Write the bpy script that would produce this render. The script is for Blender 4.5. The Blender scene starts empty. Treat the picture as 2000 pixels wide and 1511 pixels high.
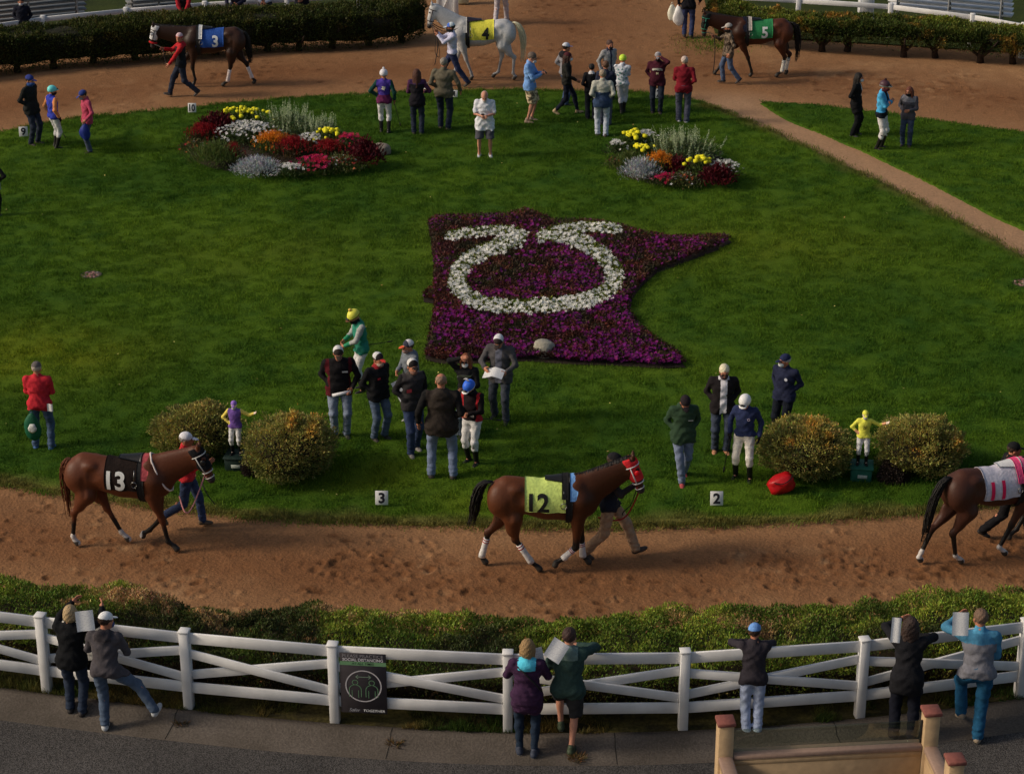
import bpy, bmesh, math, random
import numpy as np
from mathutils import Vector, Matrix
random.seed(7); RNG = np.random.default_rng(7)
SC = bpy.context.scene
COL = SC.collection
R = math.radians
# ------------------------------------------------------------------ camera
CAM_H, PITCH, FPX = 16.5, R(24.0), 4250.0
cd = bpy.data.cameras.new('camera'); cam = bpy.data.objects.new('camera', cd); COL.objects.link(cam)
cam.location = (0, 0, CAM_H); cam.rotation_euler = (R(90) - PITCH, 0, 0)
cd.sensor_fit = 'HORIZONTAL'; cd.sensor_width = 36; cd.lens = FPX / 2000 * 36
cd.clip_start = 0.5; cd.clip_end = 3000
SC.camera = cam
# ------------------------------------------------------------------ sky, sun, exposure
SUN_DIR = Vector((-0.84, -0.10, 0.52)).normalized()        # towards the sun: low, from the left
elev = math.asin(SUN_DIR.z); azim = math.atan2(SUN_DIR.x, SUN_DIR.y)
w = bpy.data.worlds.new('World'); SC.world = w; w.use_nodes = True
nt = w.node_tree; bg = nt.nodes['Background']
sky = nt.nodes.new('ShaderNodeTexSky'); sky.sky_type = 'NISHITA'; sky.sun_disc = False
sky.sun_elevation = elev; sky.sun_rotation = azim; sky.dust_density = 4.0; sky.ozone_density = 0.6; sky.air_density = 1.2
nt.links.new(sky.outputs[0], bg.inputs[0]); bg.inputs[1].default_value = 0.09
sl = bpy.data.lights.new('sun', 'SUN'); sl.energy = 2.3; sl.angle = R(11); sl.color = (1.0, 0.87, 0.70)
sun = bpy.data.objects.new('sun', sl); COL.objects.link(sun)
sun.rotation_euler = SUN_DIR.to_track_quat('Z', 'Y').to_euler()
SC.view_settings.view_transform = 'Standard'; SC.view_settings.look = 'None'
SC.view_settings.exposure = -0.20; SC.view_settings.gamma = 1.0; SC.view_settings.use_curve_mapping = False

def G(px, py, z=0.0):
    """where the sight line through a photo pixel meets height z"""
    u = (px - 1000) / FPX; v = (py - 755.5) / FPX
    c, s = math.cos(PITCH), math.sin(PITCH)
    d = Vector((u, c - v * s, -s - v * c))
    t = (z - CAM_H) / d.z
    return Vector((d.x * t, d.y * t, z))
def Hpx(fx, fy, ty, z=0.0):
    """height of an upright thing standing at foot pixel whose top is at row ty"""
    p = G(fx, fy, z); c, s = math.cos(PITCH), math.sin(PITCH)
    lo, hi = 0.1, 4.0
    for _ in range(40):
        m = (lo + hi) / 2
        zc = p.y * c + (CAM_H - p.z - m) * s; yc = (CAM_H - p.z - m) * c - p.y * s
        row = 755.5 + FPX * yc / zc
        if row > ty: lo = m
        else: hi = m
    return lo
# ------------------------------------------------------------------ materials
def lin(c): 
    c = c / 255.0
    return c / 12.92 if c <= .04045 else ((c + .055) / 1.055) ** 2.4
def P(r, g, b, k=1.5):
    """base colour of a surface seen as this sRGB colour in the photo's light"""
    return tuple(min(.82, lin(x) * k) for x in (r, g, b))
_M = {}
def mat(col, rough=.85, var=.13, scale=30, bump=.15, kind='plain', metal=0., spec=.3):
    key = (tuple(round(c, 4) for c in col), rough, var, scale, bump, kind, metal)
    if key in _M: return _M[key]
    m = bpy.data.materials.new(kind); m.use_nodes = True; n = m.node_tree.nodes; L = m.node_tree.links
    b = n['Principled BSDF']; b.inputs['Roughness'].default_value = rough; b.inputs['Metallic'].default_value = metal
    b.inputs['Specular IOR Level'].default_value = spec
    tc = n.new('ShaderNodeTexCoord'); nz = n.new('ShaderNodeTexNoise'); nz.inputs['Scale'].default_value = scale
    nz.inputs['Detail'].default_value = 4
    L.new(tc.outputs['Object'], nz.inputs['Vector'])
    mx = n.new('ShaderNodeMix'); mx.data_type = 'RGBA'
    mr = n.new('ShaderNodeMapRange'); mr.inputs[1].default_value = .3; mr.inputs[2].default_value = .7
    L.new(nz.outputs['Fac'], mr.inputs[0]); L.new(mr.outputs[0], mx.inputs['Factor'])
    mx.inputs['A'].default_value = (*[c * (1 - var) for c in col], 1); mx.inputs['B'].default_value = (*[min(1, c * (1 + var)) for c in col], 1)
    out = mx.outputs['Result']
    if kind == 'denim':
        n2 = n.new('ShaderNodeTexNoise'); n2.inputs['Scale'].default_value = 5; L.new(tc.outputs['Object'], n2.inputs['Vector'])
        r2 = n.new('ShaderNodeMapRange'); r2.inputs[1].default_value = .5; r2.inputs[2].default_value = .75; r2.inputs[4].default_value = .55
        L.new(n2.outputs['Fac'], r2.inputs[0])
        m2 = n.new('ShaderNodeMix'); m2.data_type = 'RGBA'; L.new(r2.outputs[0], m2.inputs['Factor']); L.new(out, m2.inputs['A'])
        m2.inputs['B'].default_value = (*[min(.7, c * 1.35 + .012) for c in col], 1); out = m2.outputs['Result']
    if kind in ('camo', 'plaid'):
        vo = n.new('ShaderNodeTexNoise'); vo.inputs['Scale'].default_value = 14; L.new(tc.outputs['Object'], vo.inputs['Vector'])
        cr = n.new('ShaderNodeValToRGB'); cr.color_ramp.interpolation = 'CONSTANT'; e = cr.color_ramp.elements
        e[0].color = (*[c * .35 for c in col], 1); e[1].position = .45; e[1].color = (*col, 1)
        x = e.new(.55); x.color = (*[min(.8, c * 1.7) for c in col], 1)
        L.new(vo.outputs['Fac'], cr.inputs[0]); out = cr.outputs[0]
    if kind == 'print':      # lines of type on a sheet
        sp = n.new('ShaderNodeSeparateXYZ'); L.new(tc.outputs['Generated'], sp.inputs[0])
        wv = n.new('ShaderNodeMath'); wv.operation = 'FRACT'; ml = n.new('ShaderNodeMath'); ml.operation = 'MULTIPLY'; ml.inputs[1].default_value = 20
        L.new(sp.outputs['Y'], ml.inputs[0]); L.new(ml.outputs[0], wv.inputs[0])
        gt = n.new('ShaderNodeMath'); gt.operation = 'GREATER_THAN'; gt.inputs[1].default_value = .62; L.new(wv.outputs[0], gt.inputs[0])
        n3 = n.new('ShaderNodeTexNoise'); n3.inputs['Scale'].default_value = 18; L.new(tc.outputs['Generated'], n3.inputs['Vector'])
        g3 = n.new('ShaderNodeMath'); g3.operation = 'GREATER_THAN'; g3.inputs[1].default_value = .47; L.new(n3.outputs['Fac'], g3.inputs[0])
        mm = n.new('ShaderNodeMath'); mm.operation = 'MULTIPLY'; L.new(gt.outputs[0], mm.inputs[0]); L.new(g3.outputs[0], mm.inputs[1])
        m2 = n.new('ShaderNodeMix'); m2.data_type = 'RGBA'; L.new(mm.outputs[0], m2.inputs['Factor']); L.new(out, m2.inputs['A'])
        m2.inputs['B'].default_value = (.56, .56, .60, 1); out = m2.outputs['Result']
    L.new(out, b.inputs['Base Color'])
    if bump:
        bp = n.new('ShaderNodeBump'); bp.inputs['Strength'].default_value = bump; bp.inputs['Distance'].default_value = .02
        L.new(nz.outputs['Fac'], bp.inputs['Height']); L.new(bp.outputs[0], b.inputs['Normal'])
    _M[key] = m; return m
def cloth(c, kind='plain'):
    l_ = .3 * c[0] + .6 * c[1] + .1 * c[2]; q_ = .30 if kind == 'denim' else .10; c = tuple(x * (1 - q_) + l_ * q_ for x in c); return mat(c, .9, .16, 22, .5, kind, 0, .15)
def attr_mat(name, rough=.7, spec=.25, trans=0., var=.0, bump=0., scale=40):
    if name in _M: return _M[name]
    m = bpy.data.materials.new(name); m.use_nodes = True; n = m.node_tree.nodes; L = m.node_tree.links
    b = n['Principled BSDF']; b.inputs['Roughness'].default_value = rough; b.inputs['Specular IOR Level'].default_value = spec
    a = n.new('ShaderNodeAttribute'); a.attribute_name = 'col'; out = a.outputs['Color']
    tc = n.new('ShaderNodeTexCoord'); nz = n.new('ShaderNodeTexNoise'); nz.inputs['Scale'].default_value = scale; nz.inputs['Detail'].default_value = 5
    L.new(tc.outputs['Object'], nz.inputs['Vector'])
    if var:
        mr = n.new('ShaderNodeMapRange'); mr.inputs[1].default_value = .3; mr.inputs[2].default_value = .7; mr.inputs[3].default_value = 1 - var; mr.inputs[4].default_value = 1 + var
        L.new(nz.outputs['Fac'], mr.inputs[0]); ml = n.new('ShaderNodeVectorMath'); ml.operation = 'SCALE'
        L.new(out, ml.inputs[0]); L.new(mr.outputs[0], ml.inputs['Scale']); out = ml.outputs[0]
    L.new(out, b.inputs['Base Color'])
    if bump:
        bp = n.new('ShaderNodeBump'); bp.inputs['Strength'].default_value = bump; bp.inputs['Distance'].default_value = .03
        L.new(nz.outputs['Fac'], bp.inputs['Height']); L.new(bp.outputs[0], b.inputs['Normal'])
    if trans:
        t = n.new('ShaderNodeBsdfTranslucent'); L.new(out, t.inputs['Color']); ms = n.new('ShaderNodeMixShader'); ms.inputs[0].default_value = trans
        L.new(b.outputs[0], ms.inputs[1]); L.new(t.outputs[0], ms.inputs[2]); L.new(ms.outputs[0], n['Material Output'].inputs['Surface'])
    _M[name] = m; return m
# ------------------------------------------------------------------ objects
def mk(name, V, F, mats, parent=None, mi=None, smooth=True, cols=None, loc=None):
    """one mesh object; F is a list of index arrays (n,3) or (n,4)"""
    me = bpy.data.meshes.new(name)
    if not isinstance(F, list): F = [F]
    F = [np.asarray(f, dtype=np.int64) for f in F if len(f)]
    V = np.asarray(V, dtype=np.float32)
    me.vertices.add(len(V)); me.vertices.foreach_set('co', V.ravel())
    nl = sum(f.size for f in F); npoly = sum(len(f) for f in F)
    me.loops.add(nl); me.polygons.add(npoly)
    me.loops.foreach_set('vertex_index', np.concatenate([f.ravel() for f in F]).astype(np.int32))
    tot = np.concatenate([np.full(len(f), f.shape[1], np.int32) for f in F]); st = np.concatenate([[0], np.cumsum(tot)[:-1]]).astype(np.int32)
    me.polygons.foreach_set('loop_start', st)
    try: me.polygons.foreach_set('loop_total', tot)
    except Exception: pass
    if not isinstance(mats, (list, tuple)): mats = [mats]
    for m in mats: me.materials.append(m)
    if mi is not None: me.polygons.foreach_set('material_index', np.asarray(mi, np.int32))
    if smooth: me.polygons.foreach_set('use_smooth', np.ones(npoly, bool))
    if cols is not None:
        a = me.color_attributes.new('col', 'FLOAT_COLOR', 'POINT')
        c = np.ones((len(V), 4), np.float32); c[:, :3] = cols; a.data.foreach_set('color', c.ravel())
    me.update(calc_edges=True); me.validate()
    o = bpy.data.objects.new(name, me); COL.objects.link(o)
    if parent is not None: o.parent = parent
    if loc is not None: o.location = loc
    return o
def tag(o, label, cat, group=None, kind=None):
    if label: o['label'] = label
    if cat: o['category'] = cat
    if group: o['group'] = group
    if kind: o['kind'] = kind
    return o
def thing(name, label, cat, loc=(0, 0, 0), rz=0., group=None):
    o = bpy.data.objects.new(name, None); COL.objects.link(o); o.empty_display_size = .2
    o.location = loc; o.rotation_euler = (0, 0, rz)
    return tag(o, label, cat, group)
class MB:
    """collects simple shapes into one mesh"""
    def __init__(s): s.V = []; s.Q = []; s.T = []; s.n = 0; s.qm = []; s.tm = []
    def add(s, V, F, m=0):
        V = np.asarray(V, float).reshape(-1, 3); F = [F] if not isinstance(F, list) else F
        for f in F:
            f = np.asarray(f)
            if not len(f): continue
            if f.shape[1] == 4: s.Q.append(f + s.n); s.qm += [m] * len(f)
            else: s.T.append(f + s.n); s.tm += [m] * len(f)
        s.V.append(V); s.n += len(V); return s
    def box(s, c, d, M=None, bev=.006, m=0):
        x, y, z = [k / 2 for k in d]; b = min(bev, x * .4, y * .4, z * .4)
        pts = []
        bmx = bmesh.new(); bmesh.ops.create_cube(bmx, size=1)
        for v in bmx.verts: v.co = Vector((v.co.x * 2 * x, v.co.y * 2 * y, v.co.z * 2 * z))
        if b > 0: bmesh.ops.bevel(bmx, geom=bmx.edges[:], offset=b, segments=1, affect='EDGES')
        for v in bmx.verts:
            q = Vector(v.co)
            if M is not None: q = M @ q
            pts.append(q + Vector(c))
        bmx.verts.index_update(); Q = [[v.index for v in f.verts] for f in bmx.faces if len(f.verts) == 4]; T = [[v.index for v in f.verts] for f in bmx.faces if len(f.verts) == 3]
        bmx.free(); fs = [np.array(Q)] + ([np.array(T)] if T else [])
        return s.add([tuple(p) for p in pts], fs, m)
    def beam(s, a, b, wy, wz, up=(0, 0, 1), bev=.006, m=0):
        a = Vector(a); b = Vector(b); d = (b - a); L = d.length; x = d.normalized(); y = Vector(up).cross(x).normalized(); z = x.cross(y)
        M = Matrix((x, y, z)).transposed(); return s.box((a + b) / 2, (L, wy, wz), M, bev, m)
    def tube(s, pts, r, n=6, m=0):
        V, F = tube(pts, r, n); return s.add(V, F, m)
    def build(s, name, mats, parent=None, smooth=False, loc=None):
        F = []; mi = []
        if s.Q: F.append(np.concatenate(s.Q)); mi += s.qm
        if s.T: F.append(np.concatenate(s.T)); mi += s.tm
        return mk(name, np.concatenate(s.V), F, mats, parent, mi, smooth, None, loc)
def tube(pts, r, n=6):
    pts = [Vector(p) for p in pts]; N = len(pts); rr = r if isinstance(r, (list, tuple)) else [r] * N
    V = []; up = Vector((.13, .31, .94))
    for i, p in enumerate(pts):
        d = (pts[min(i + 1, N - 1)] - pts[max(i - 1, 0)]).normalized(); x = d.cross(up)
        if x.length < .05: x = d.cross(Vector((1, 0, 0)))
        x.normalize(); y = d.cross(x)
        for k in range(n):
            a = 2 * math.pi * k / n; V.append(p + (x * math.cos(a) + y * math.sin(a)) * rr[i])
    Q = [[i * n + k, i * n + (k + 1) % n, (i + 1) * n + (k + 1) % n, (i + 1) * n + k] for i in range(N - 1) for k in range(n)]
    T = []
    V.append(pts[0]); V.append(pts[-1])
    for k in range(n): T.append([len(V) - 2, (k + 1) % n, k]); T.append([len(V) - 1, (N - 1) * n + k, (N - 1) * n + (k + 1) % n])
    return np.array([tuple(v) for v in V]), [np.array(Q), np.array(T)]
def spline(pts, n=6):
    pts = [Vector(p) for p in pts]; out = []
    for i in range(len(pts) - 1):
        p0 = pts[max(i - 1, 0)]; p1 = pts[i]; p2 = pts[i + 1]; p3 = pts[min(i + 2, len(pts) - 1)]
        for k in range(n):
            t = k / n
            out.append(.5 * ((2 * p1) + (p2 - p0) * t + (2 * p0 - 5 * p1 + 4 * p2 - p3) * t * t + (3 * p1 - p0 - 3 * p2 + p3) * t ** 3))
    out.append(pts[-1]); return out
def blob(n=3):
    bmx = bmesh.new(); bmesh.ops.create_icosphere(bmx, subdivisions=n, radius=1)
    bmx.verts.index_update(); V = np.array([tuple(v.co) for v in bmx.verts]); F = np.array([[v.index for v in f.verts] for f in bmx.faces]); bmx.free(); return V, F
BLOB1, BLOB2, BLOB3 = blob(1), blob(2), blob(3)
def snoise(p, f, seed=0):
    """cheap smooth 3-D noise in about -1..1"""
    r = np.random.default_rng(seed); out = 0
    for k in range(5):
        a = r.normal(size=3) * f; ph = r.uniform(0, 6.3, 2); b = r.normal(size=3) * f
        out = out + np.sin(p @ a + ph[0] + 1.3 * np.sin(p @ b * .7 + ph[1]))
    return out / 2.6
def text_mesh(body, size, bold=.0, shear=0., cut=0):
    cu = bpy.data.curves.new('t', 'FONT'); cu.body = body; cu.size = size; cu.align_x = 'CENTER'; cu.align_y = 'CENTER'; cu.offset = bold * size; cu.shear = shear
    cu.resolution_u = 4
    ob = bpy.data.objects.new('t', cu); COL.objects.link(ob); dg = bpy.context.evaluated_depsgraph_get(); dg.update()
    me = bpy.data.meshes.new_from_object(ob.evaluated_get(dg)); bmx = bmesh.new(); bmx.from_mesh(me)
    bmesh.ops.triangulate(bmx, faces=bmx.faces[:])
    for _ in range(6 if cut else 0):
        es = [e for e in bmx.edges if e.calc_length() > cut]
        if not es: break
        bmesh.ops.subdivide_edges(bmx, edges=es, cuts=1); bmesh.ops.triangulate(bmx, faces=bmx.faces[:])
    bmx.verts.index_update()
    V = np.array([tuple(v.co) for v in bmx.verts]); F = np.array([[v.index for v in f.verts] for f in bmx.faces]); bmx.free()
    bpy.data.objects.remove(ob); bpy.data.curves.remove(cu); bpy.data.meshes.remove(me)
    c = (V.max(0) + V.min(0)) / 2; V[:, :2] -= c[:2]
    return V, F
# ------------------------------------------------------------------ smooth solid shapes (distance fields -> one skin)
def cone(a, b, ra, rb, k=.03, sc=None): return ('c', np.array(a, float), np.array(b, float), ra, rb, k, None if sc is None else np.array(sc, float))
def ell(c, r, k=.03, M=None, op='u'): return ('e', np.array(c, float), np.array(r, float), k, None if M is None else np.array(M, float), op)
def _ev(pr, X):
    if pr[0] == 'c':
        _, a, b, ra, rb, k, sc = pr
        if sc is not None: X = X * sc; a = a * sc; b = b * sc
        ba = b - a; pa = X - a; t = np.clip((pa @ ba) / max(1e-9, ba @ ba), 0, 1)
        d = np.sqrt(((pa - t[:, None] * ba) ** 2).sum(1)) - (ra + (rb - ra) * t)
        return d if sc is None else d / sc.max()
    _, c, r, k, M, op = pr; q = X - c
    if M is not None: q = q @ M
    k0 = np.sqrt(((q / r) ** 2).sum(1)); k1 = np.sqrt(((q / (r * r)) ** 2).sum(1)); return k0 * (k0 - 1) / np.maximum(k1, 1e-6)
def _bb(pr):
    if pr[0] == 'c':
        r = max(pr[3], pr[4]); r = r if pr[6] is None else r / pr[6].min()
        return np.minimum(pr[1], pr[2]) - r, np.maximum(pr[1], pr[2]) + r
    r = pr[2] if pr[4] is None else np.full(3, pr[2].max()); return pr[1] - r, pr[1] + r
def _mix(D, d, k, op='u'):
    if op == 'u':
        h = np.maximum(k - np.abs(D - d), 0) / k; return np.minimum(D, d) - h * h * k / 4
    d = -d; h = np.maximum(k - np.abs(D - d), 0) / k; return np.maximum(D, d) + h * h * k / 4
def field(prs, X):
    D = np.full(len(X), 9.)
    for pr in prs: D = _mix(D, _ev(pr, X), pr[5] if pr[0] == 'c' else pr[3], 'u' if pr[0] == 'c' else pr[5])
    return D
_C8 = np.array([[i, j, k] for i in (0, 1) for j in (0, 1) for k in (0, 1)])
_E12 = [(a, b) for a in range(8) for b in range(a + 1, 8) if np.abs(_C8[a] - _C8[b]).sum() == 1]
def skin(prs, h, post=None, pad=.04):
    """surface of the smooth union of the shapes: (verts, quads)"""
    bbs = [_bb(p) for p in prs if not (p[0] == 'e' and p[5] == 's')]
    lo = np.min([b[0] for b in bbs], 0) - pad; hi = np.max([b[1] for b in bbs], 0) + pad
    n = np.ceil((hi - lo) / h).astype(int) + 1
    ax = [lo[i] + h * np.arange(n[i]) for i in range(3)]
    D = np.full(n, .5, float)
    for pr in prs:
        b0, b1 = _bb(pr); i0 = np.clip(((b0 - .08 - lo) / h).astype(int), 0, n - 1); i1 = np.clip(((b1 + .08 - lo) / h).astype(int) + 2, 1, n)
        s = tuple(slice(i0[i], i1[i]) for i in range(3)); g = np.stack(np.meshgrid(*[ax[i][s[i]] for i in range(3)], indexing='ij'), -1); sh = g.shape[:3]
        d = _ev(pr, g.reshape(-1, 3)).reshape(sh); k = pr[5] if pr[0] == 'c' else pr[3]; D[s] = _mix(D[s], d, k, 'u' if pr[0] == 'c' else pr[5])
    if post is not None:
        near = np.argwhere(np.abs(D) < max(.12, 3 * h)); X = lo + near * h
        D[tuple(near.T)] = post(X, D[tuple(near.T)]); D[D <= -max(.12, 3 * h)] = -.12
        far = np.argwhere(D < -.05)
        if len(far): D[tuple(far.T)] = post(lo + far * h, D[tuple(far.T)])
    return nets(D, lo, h)
def nets(D, lo, h):
    S = D < 0; n = np.array(D.shape); cnt = sum(S[c[0]:n[0] - 1 + c[0], c[1]:n[1] - 1 + c[1], c[2]:n[2] - 1 + c[2]].astype(np.int8) for c in _C8)
    act = (cnt > 0) & (cnt < 8); idx = np.argwhere(act); vid = np.full(act.shape, -1); vid[act] = np.arange(len(idx))
    v8 = np.stack([D[tuple((idx + c).T)] for c in _C8], 1); acc = np.zeros((len(idx), 3)); m = np.zeros(len(idx))
    for a, b in _E12:
        va, vb = v8[:, a], v8[:, b]; x = (va < 0) != (vb < 0); t = np.where(x, va / np.where(x, va - vb, 1), 0)
        acc += np.where(x[:, None], _C8[a] + (_C8[b] - _C8[a]) * t[:, None], 0); m += x
    V = lo + (idx + acc / m[:, None]) * h; Q = []
    for axx in range(3):
        o = [np.array(v) for v in np.eye(3, dtype=int)]; u, v = o[(axx + 1) % 3], o[(axx + 2) % 3]
        sl0 = [slice(None)] * 3; sl1 = [slice(None)] * 3; sl0[axx] = slice(0, -1); sl1[axx] = slice(1, None)
        A = S[tuple(sl0)]; B = S[tuple(sl1)]; e = np.argwhere(A != B)
        e = e[(e[:, (axx + 1) % 3] > 0) & (e[:, (axx + 2) % 3] > 0)]
        ok = np.all(e < np.array(act.shape), 1); e = e[ok]
        ins = A[tuple(e.T)]
        q = np.stack([vid[tuple((e - u - v).T)], vid[tuple((e - v).T)], vid[tuple(e.T)], vid[tuple((e - u).T)]], 1)
        q[~ins] = q[~ins][:, ::-1]; Q.append(q)
    Q = np.concatenate(Q); Q = Q[(Q >= 0).all(1)]
    return V, Q
def merge(parts):
    """[(V, Q, mat index array or int)] -> V, Q, mi"""
    Vs, Qs, ms, n = [], [], [], 0
    for V, Q, m in parts:
        Vs.append(V); Qs.append(Q + n); n += len(V); ms.append(np.full(len(Q), m) if np.isscalar(m) else m)
    return np.concatenate(Vs), np.concatenate(Qs), np.concatenate(ms)
def xf(V, M): return V @ np.array(M)[:3, :3].T + np.array(M)[:3, 3]
# ------------------------------------------------------------------ people
_T = {}
def tmpl(key):
    if key in _T: return _T[key]
    _T[key] = _tmpl(key); return _T[key]
def _tmpl(key):
    if key == 'head':
        p = [ell((0, .018, .035), (.074, .094, .082), .03), ell((0, -.028, -.012), (.061, .074, .088), .03), ell((0, -.046, -.078), (.042, .042, .036), .03),
             cone((0, .022, -.05), (0, .035, -.21), .052, .058, .03),
             cone((0, -.098, .008), (0, -.113, -.026), .009, .0125, .012), ell((0, -.09, .03), (.045, .014, .010), .015),
             ell((0, -.092, -.062), (.024, .012, .012), .01),
             ell((.032, -.104, .010), (.014, .014, .011), .012, op='s'), ell((-.032, -.104, .010), (.014, .014, .011), .012, op='s'),
             ell((.076, .012, -.012), (.010, .022, .032), .012), ell((-.076, .012, -.012), (.010, .022, .032), .012)]
        V, Q = skin(p, .0095); c = V[Q].mean(1); mi = np.zeros(len(Q), int)
        front = c[:, 1] < -.07
        mi[front & (np.abs(np.abs(c[:, 0]) - .032) < .010) & (np.abs(c[:, 2] - .010) < .0055)] = 1
        mi[front & (np.abs(np.abs(c[:, 0]) - .033) < .016) & (np.abs(c[:, 2] - .034) < .005)] = 1
        mi[front & (np.abs(c[:, 0]) < .024) & (np.abs(c[:, 2] + .062) < .009)] = 2
        return V, Q, mi
    if key.startswith('hand'):       # fingers along -Z, palm faces -Y, thumb towards +X
        cu = {'hand_relaxed': .35, 'hand_grip': 1.05, 'hand_flat': .08}[key]
        p = [ell((0, 0, -.045), (.040, .015, .052), .012), cone((0, 0, .01), (0, 0, -.03), .026, .03, .02)]
        for i, (x, l, sp) in enumerate(((.029, .070, .10), (.010, .080, .03), (-.010, .074, -.04), (-.029, .058, -.12))):
            a = Vector((x, 0, -.085 if i in (1, 2) else -.078)); ang = cu * .55
            for s in range(3):
                d = Vector((math.sin(sp) * math.cos(ang), -math.sin(ang), -math.cos(ang))); b = a + d * l * (.42, .32, .26)[s]
                p.append(cone(a, b, .0095 - .0008 * s, .0088 - .0008 * s, .006)); a = b; ang += cu * (.95, .8, .5)[s]
        a = Vector((.030, -.004, -.030)); d = Vector((.75, -.35 - cu * .35, -.6)).normalized(); b = a + d * .042; p.append(cone(a, b, .012, .0105, .012))
        d2 = Vector((.25 - cu * .3, -.35 - cu * .4, -.8)).normalized(); p.append(cone(b, b + d2 * .032, .0105, .0085, .006))
        V, Q = skin(p, .0065); return V, Q, np.zeros(len(Q), int)
    if key in ('hair_short', 'hair_bald', 'hair_bob', 'hair_long', 'hair_pony'):
        g = .010 if key != 'hair_bald' else .005
        p = [ell((0, .022, .038), (.076 + g, .094 + g, .084 + g), .02)]
        if key == 'hair_bob': p += [ell((0, .04, -.03), (.092, .085, .10), .03), cone((.075, -.01, .02), (.07, -.01, -.09), .028, .03), cone((-.075, -.01, .02), (-.07, -.01, -.09), .028, .03)]
        if key == 'hair_long': p += [ell((0, .04, -.02), (.088, .08, .10), .03), cone((.05, .06, -.03), (.075, .075, -.27), .05, .04, .05), cone((-.05, .06, -.03), (-.075, .075, -.27), .05, .04, .05), cone((0, .085, -.05), (0, .105, -.31), .05, .035, .05), cone((.078, -.01, .03), (.088, .0, -.18), .026, .03), cone((-.078, -.01, .03), (-.088, .0, -.18), .026, .03)]
        if key == 'hair_pony': p += [cone((0, .11, .02), (0, .15, -.06), .03, .035), cone((0, .15, -.06), (0, .13, -.26), .035, .015)]
        p += [ell((0, -.11, -.035), (.064, .075, .088), .02, op='s')]
        if key in ('hair_short', 'hair_pony', 'hair_bald'):
            p += [ell((.09, -.03, -.06), (.05, .06, .06), .02, op='s'), ell((-.09, -.03, -.06), (.05, .06, .06), .02, op='s')]
        if key == 'hair_bald': p += [ell((0, -.02, .12), (.085, .10, .085), .02, op='s')]
        def post(X, D):
            an = np.arctan2(X[:, 0], X[:, 1] - .02); D = D + (.0045 if key in ('hair_bob', 'hair_long', 'hair_pony') else .003) * (np.abs(np.sin(an * 13 + 2.2 * np.sin(X[:, 2] * 22) + 1.2 * np.sin(an * 5))) - .5) + .002 * np.sin(X[:, 2] * 90 + an * 9)
            if key in ('hair_short', 'hair_bald'): D = np.maximum(D, -.085 - X[:, 2])
            return D
        V, Q = skin(p, .0068, post); return V, Q, np.zeros(len(Q), int)
    if key == 'cap':
        def post(X, D): return np.maximum(D, (.028 + .12 * (X[:, 1] + .02)) - X[:, 2])
        V, Q = skin([ell((0, .016, .045), (.087, .106, .088), .02)], .0095, post)
        p = [ell((0, -.118, .030), (.066, .078, .0085), .01, M=Matrix.Rotation(.16, 3, 'X'))]
        V2, Q2 = skin(p, .007, lambda X, D: np.maximum(np.maximum(D + 14. * X[:, 0] ** 2 * .25, X[:, 1] + .075), -9))
        c = V[Q].mean(1); mi = np.where(c[:, 1] < -.018, 1, 0); return merge([(V, Q, mi), (V2, Q2, 2)])
    if key == 'beanie':
        V, Q = skin([ell((0, .018, .035), (.086, .104, .094), .02)], .0095, lambda X, D: np.maximum(D, (.012 + .1 * X[:, 1]) - X[:, 2]))
        c = V[Q].mean(1); return V, Q, np.where(c[:, 2] < .045, 2, 0)
    if key in ('helmet', 'helmet_pom'):
        def post(X, D): return np.maximum(D, (.004 - .15 * X[:, 1] * (X[:, 1] > 0)) - X[:, 2])
        p = [ell((0, .012, .040), (.106, .128, .112), .02)]
        V, Q = skin(p, .0105, post); V2, Q2 = skin([ell((0, -.115, .022), (.072, .065, .010), .01)], .0085, lambda X, D: np.maximum(D, X[:, 1] + .085))
        c = V[Q].mean(1); mi = np.where((c[:, 2] > .012) & (c[:, 2] < .030), 2, 0)
        parts = [(V, Q, mi), (V2, Q2, 2)]
        V3, Q3 = skin([ell((0, -.128, .052), (.058, .022, .020), .01)], .0095); parts.append((V3, Q3, 3))
        if key == 'helmet_pom':
            V4, Q4 = skin([ell((0, .012, .168), (.032, .032, .032), .01)], .0085, lambda X, D: D + .004 * np.sin(X[:, 0] * 300) * np.sin(X[:, 1] * 280) * np.sin(X[:, 2] * 310)); parts.append((V4, Q4, 1))
        return merge(parts)
    if key == 'mask':
        V, Q = skin([ell((0, -.045, -.052), (.062, .084, .056), .01)], .0095, lambda X, D: np.maximum(D, X[:, 1] + .055)); return V, Q, np.zeros(len(Q), int)
    if key == 'gaiter':
        V, Q = skin([ell((0, -.035, -.062), (.068, .088, .055), .02), cone((0, .015, -.08), (0, .03, -.17), .072, .078, .03)], .0105, lambda X, D: np.maximum(D, X[:, 2] + .022 + .5 * (X[:, 1] > .05))); return V, Q, np.zeros(len(Q), int)
    if key == 'beard':
        V, Q = skin([ell((0, -.045, -.066), (.059, .076, .058), .01)], .0095, lambda X, D: np.maximum(np.maximum(D, X[:, 1] + .02), X[:, 2] + .040) + .003 * np.sin(X[:, 0] * 300) * np.sin(X[:, 2] * 300)); return V, Q, np.zeros(len(Q), int)
    if key == 'glasses':
        V, Q = skin([ell((.031, -.108, .008), (.026, .012, .017), .004), ell((-.031, -.108, .008), (.026, .012, .017), .004), cone((.06, -.10, .012), (.082, .0, .01), .005, .004, .004), cone((-.06, -.10, .012), (-.082, .0, .01), .005, .004, .004)], .0065); return V, Q, np.zeros(len(Q), int)
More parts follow.
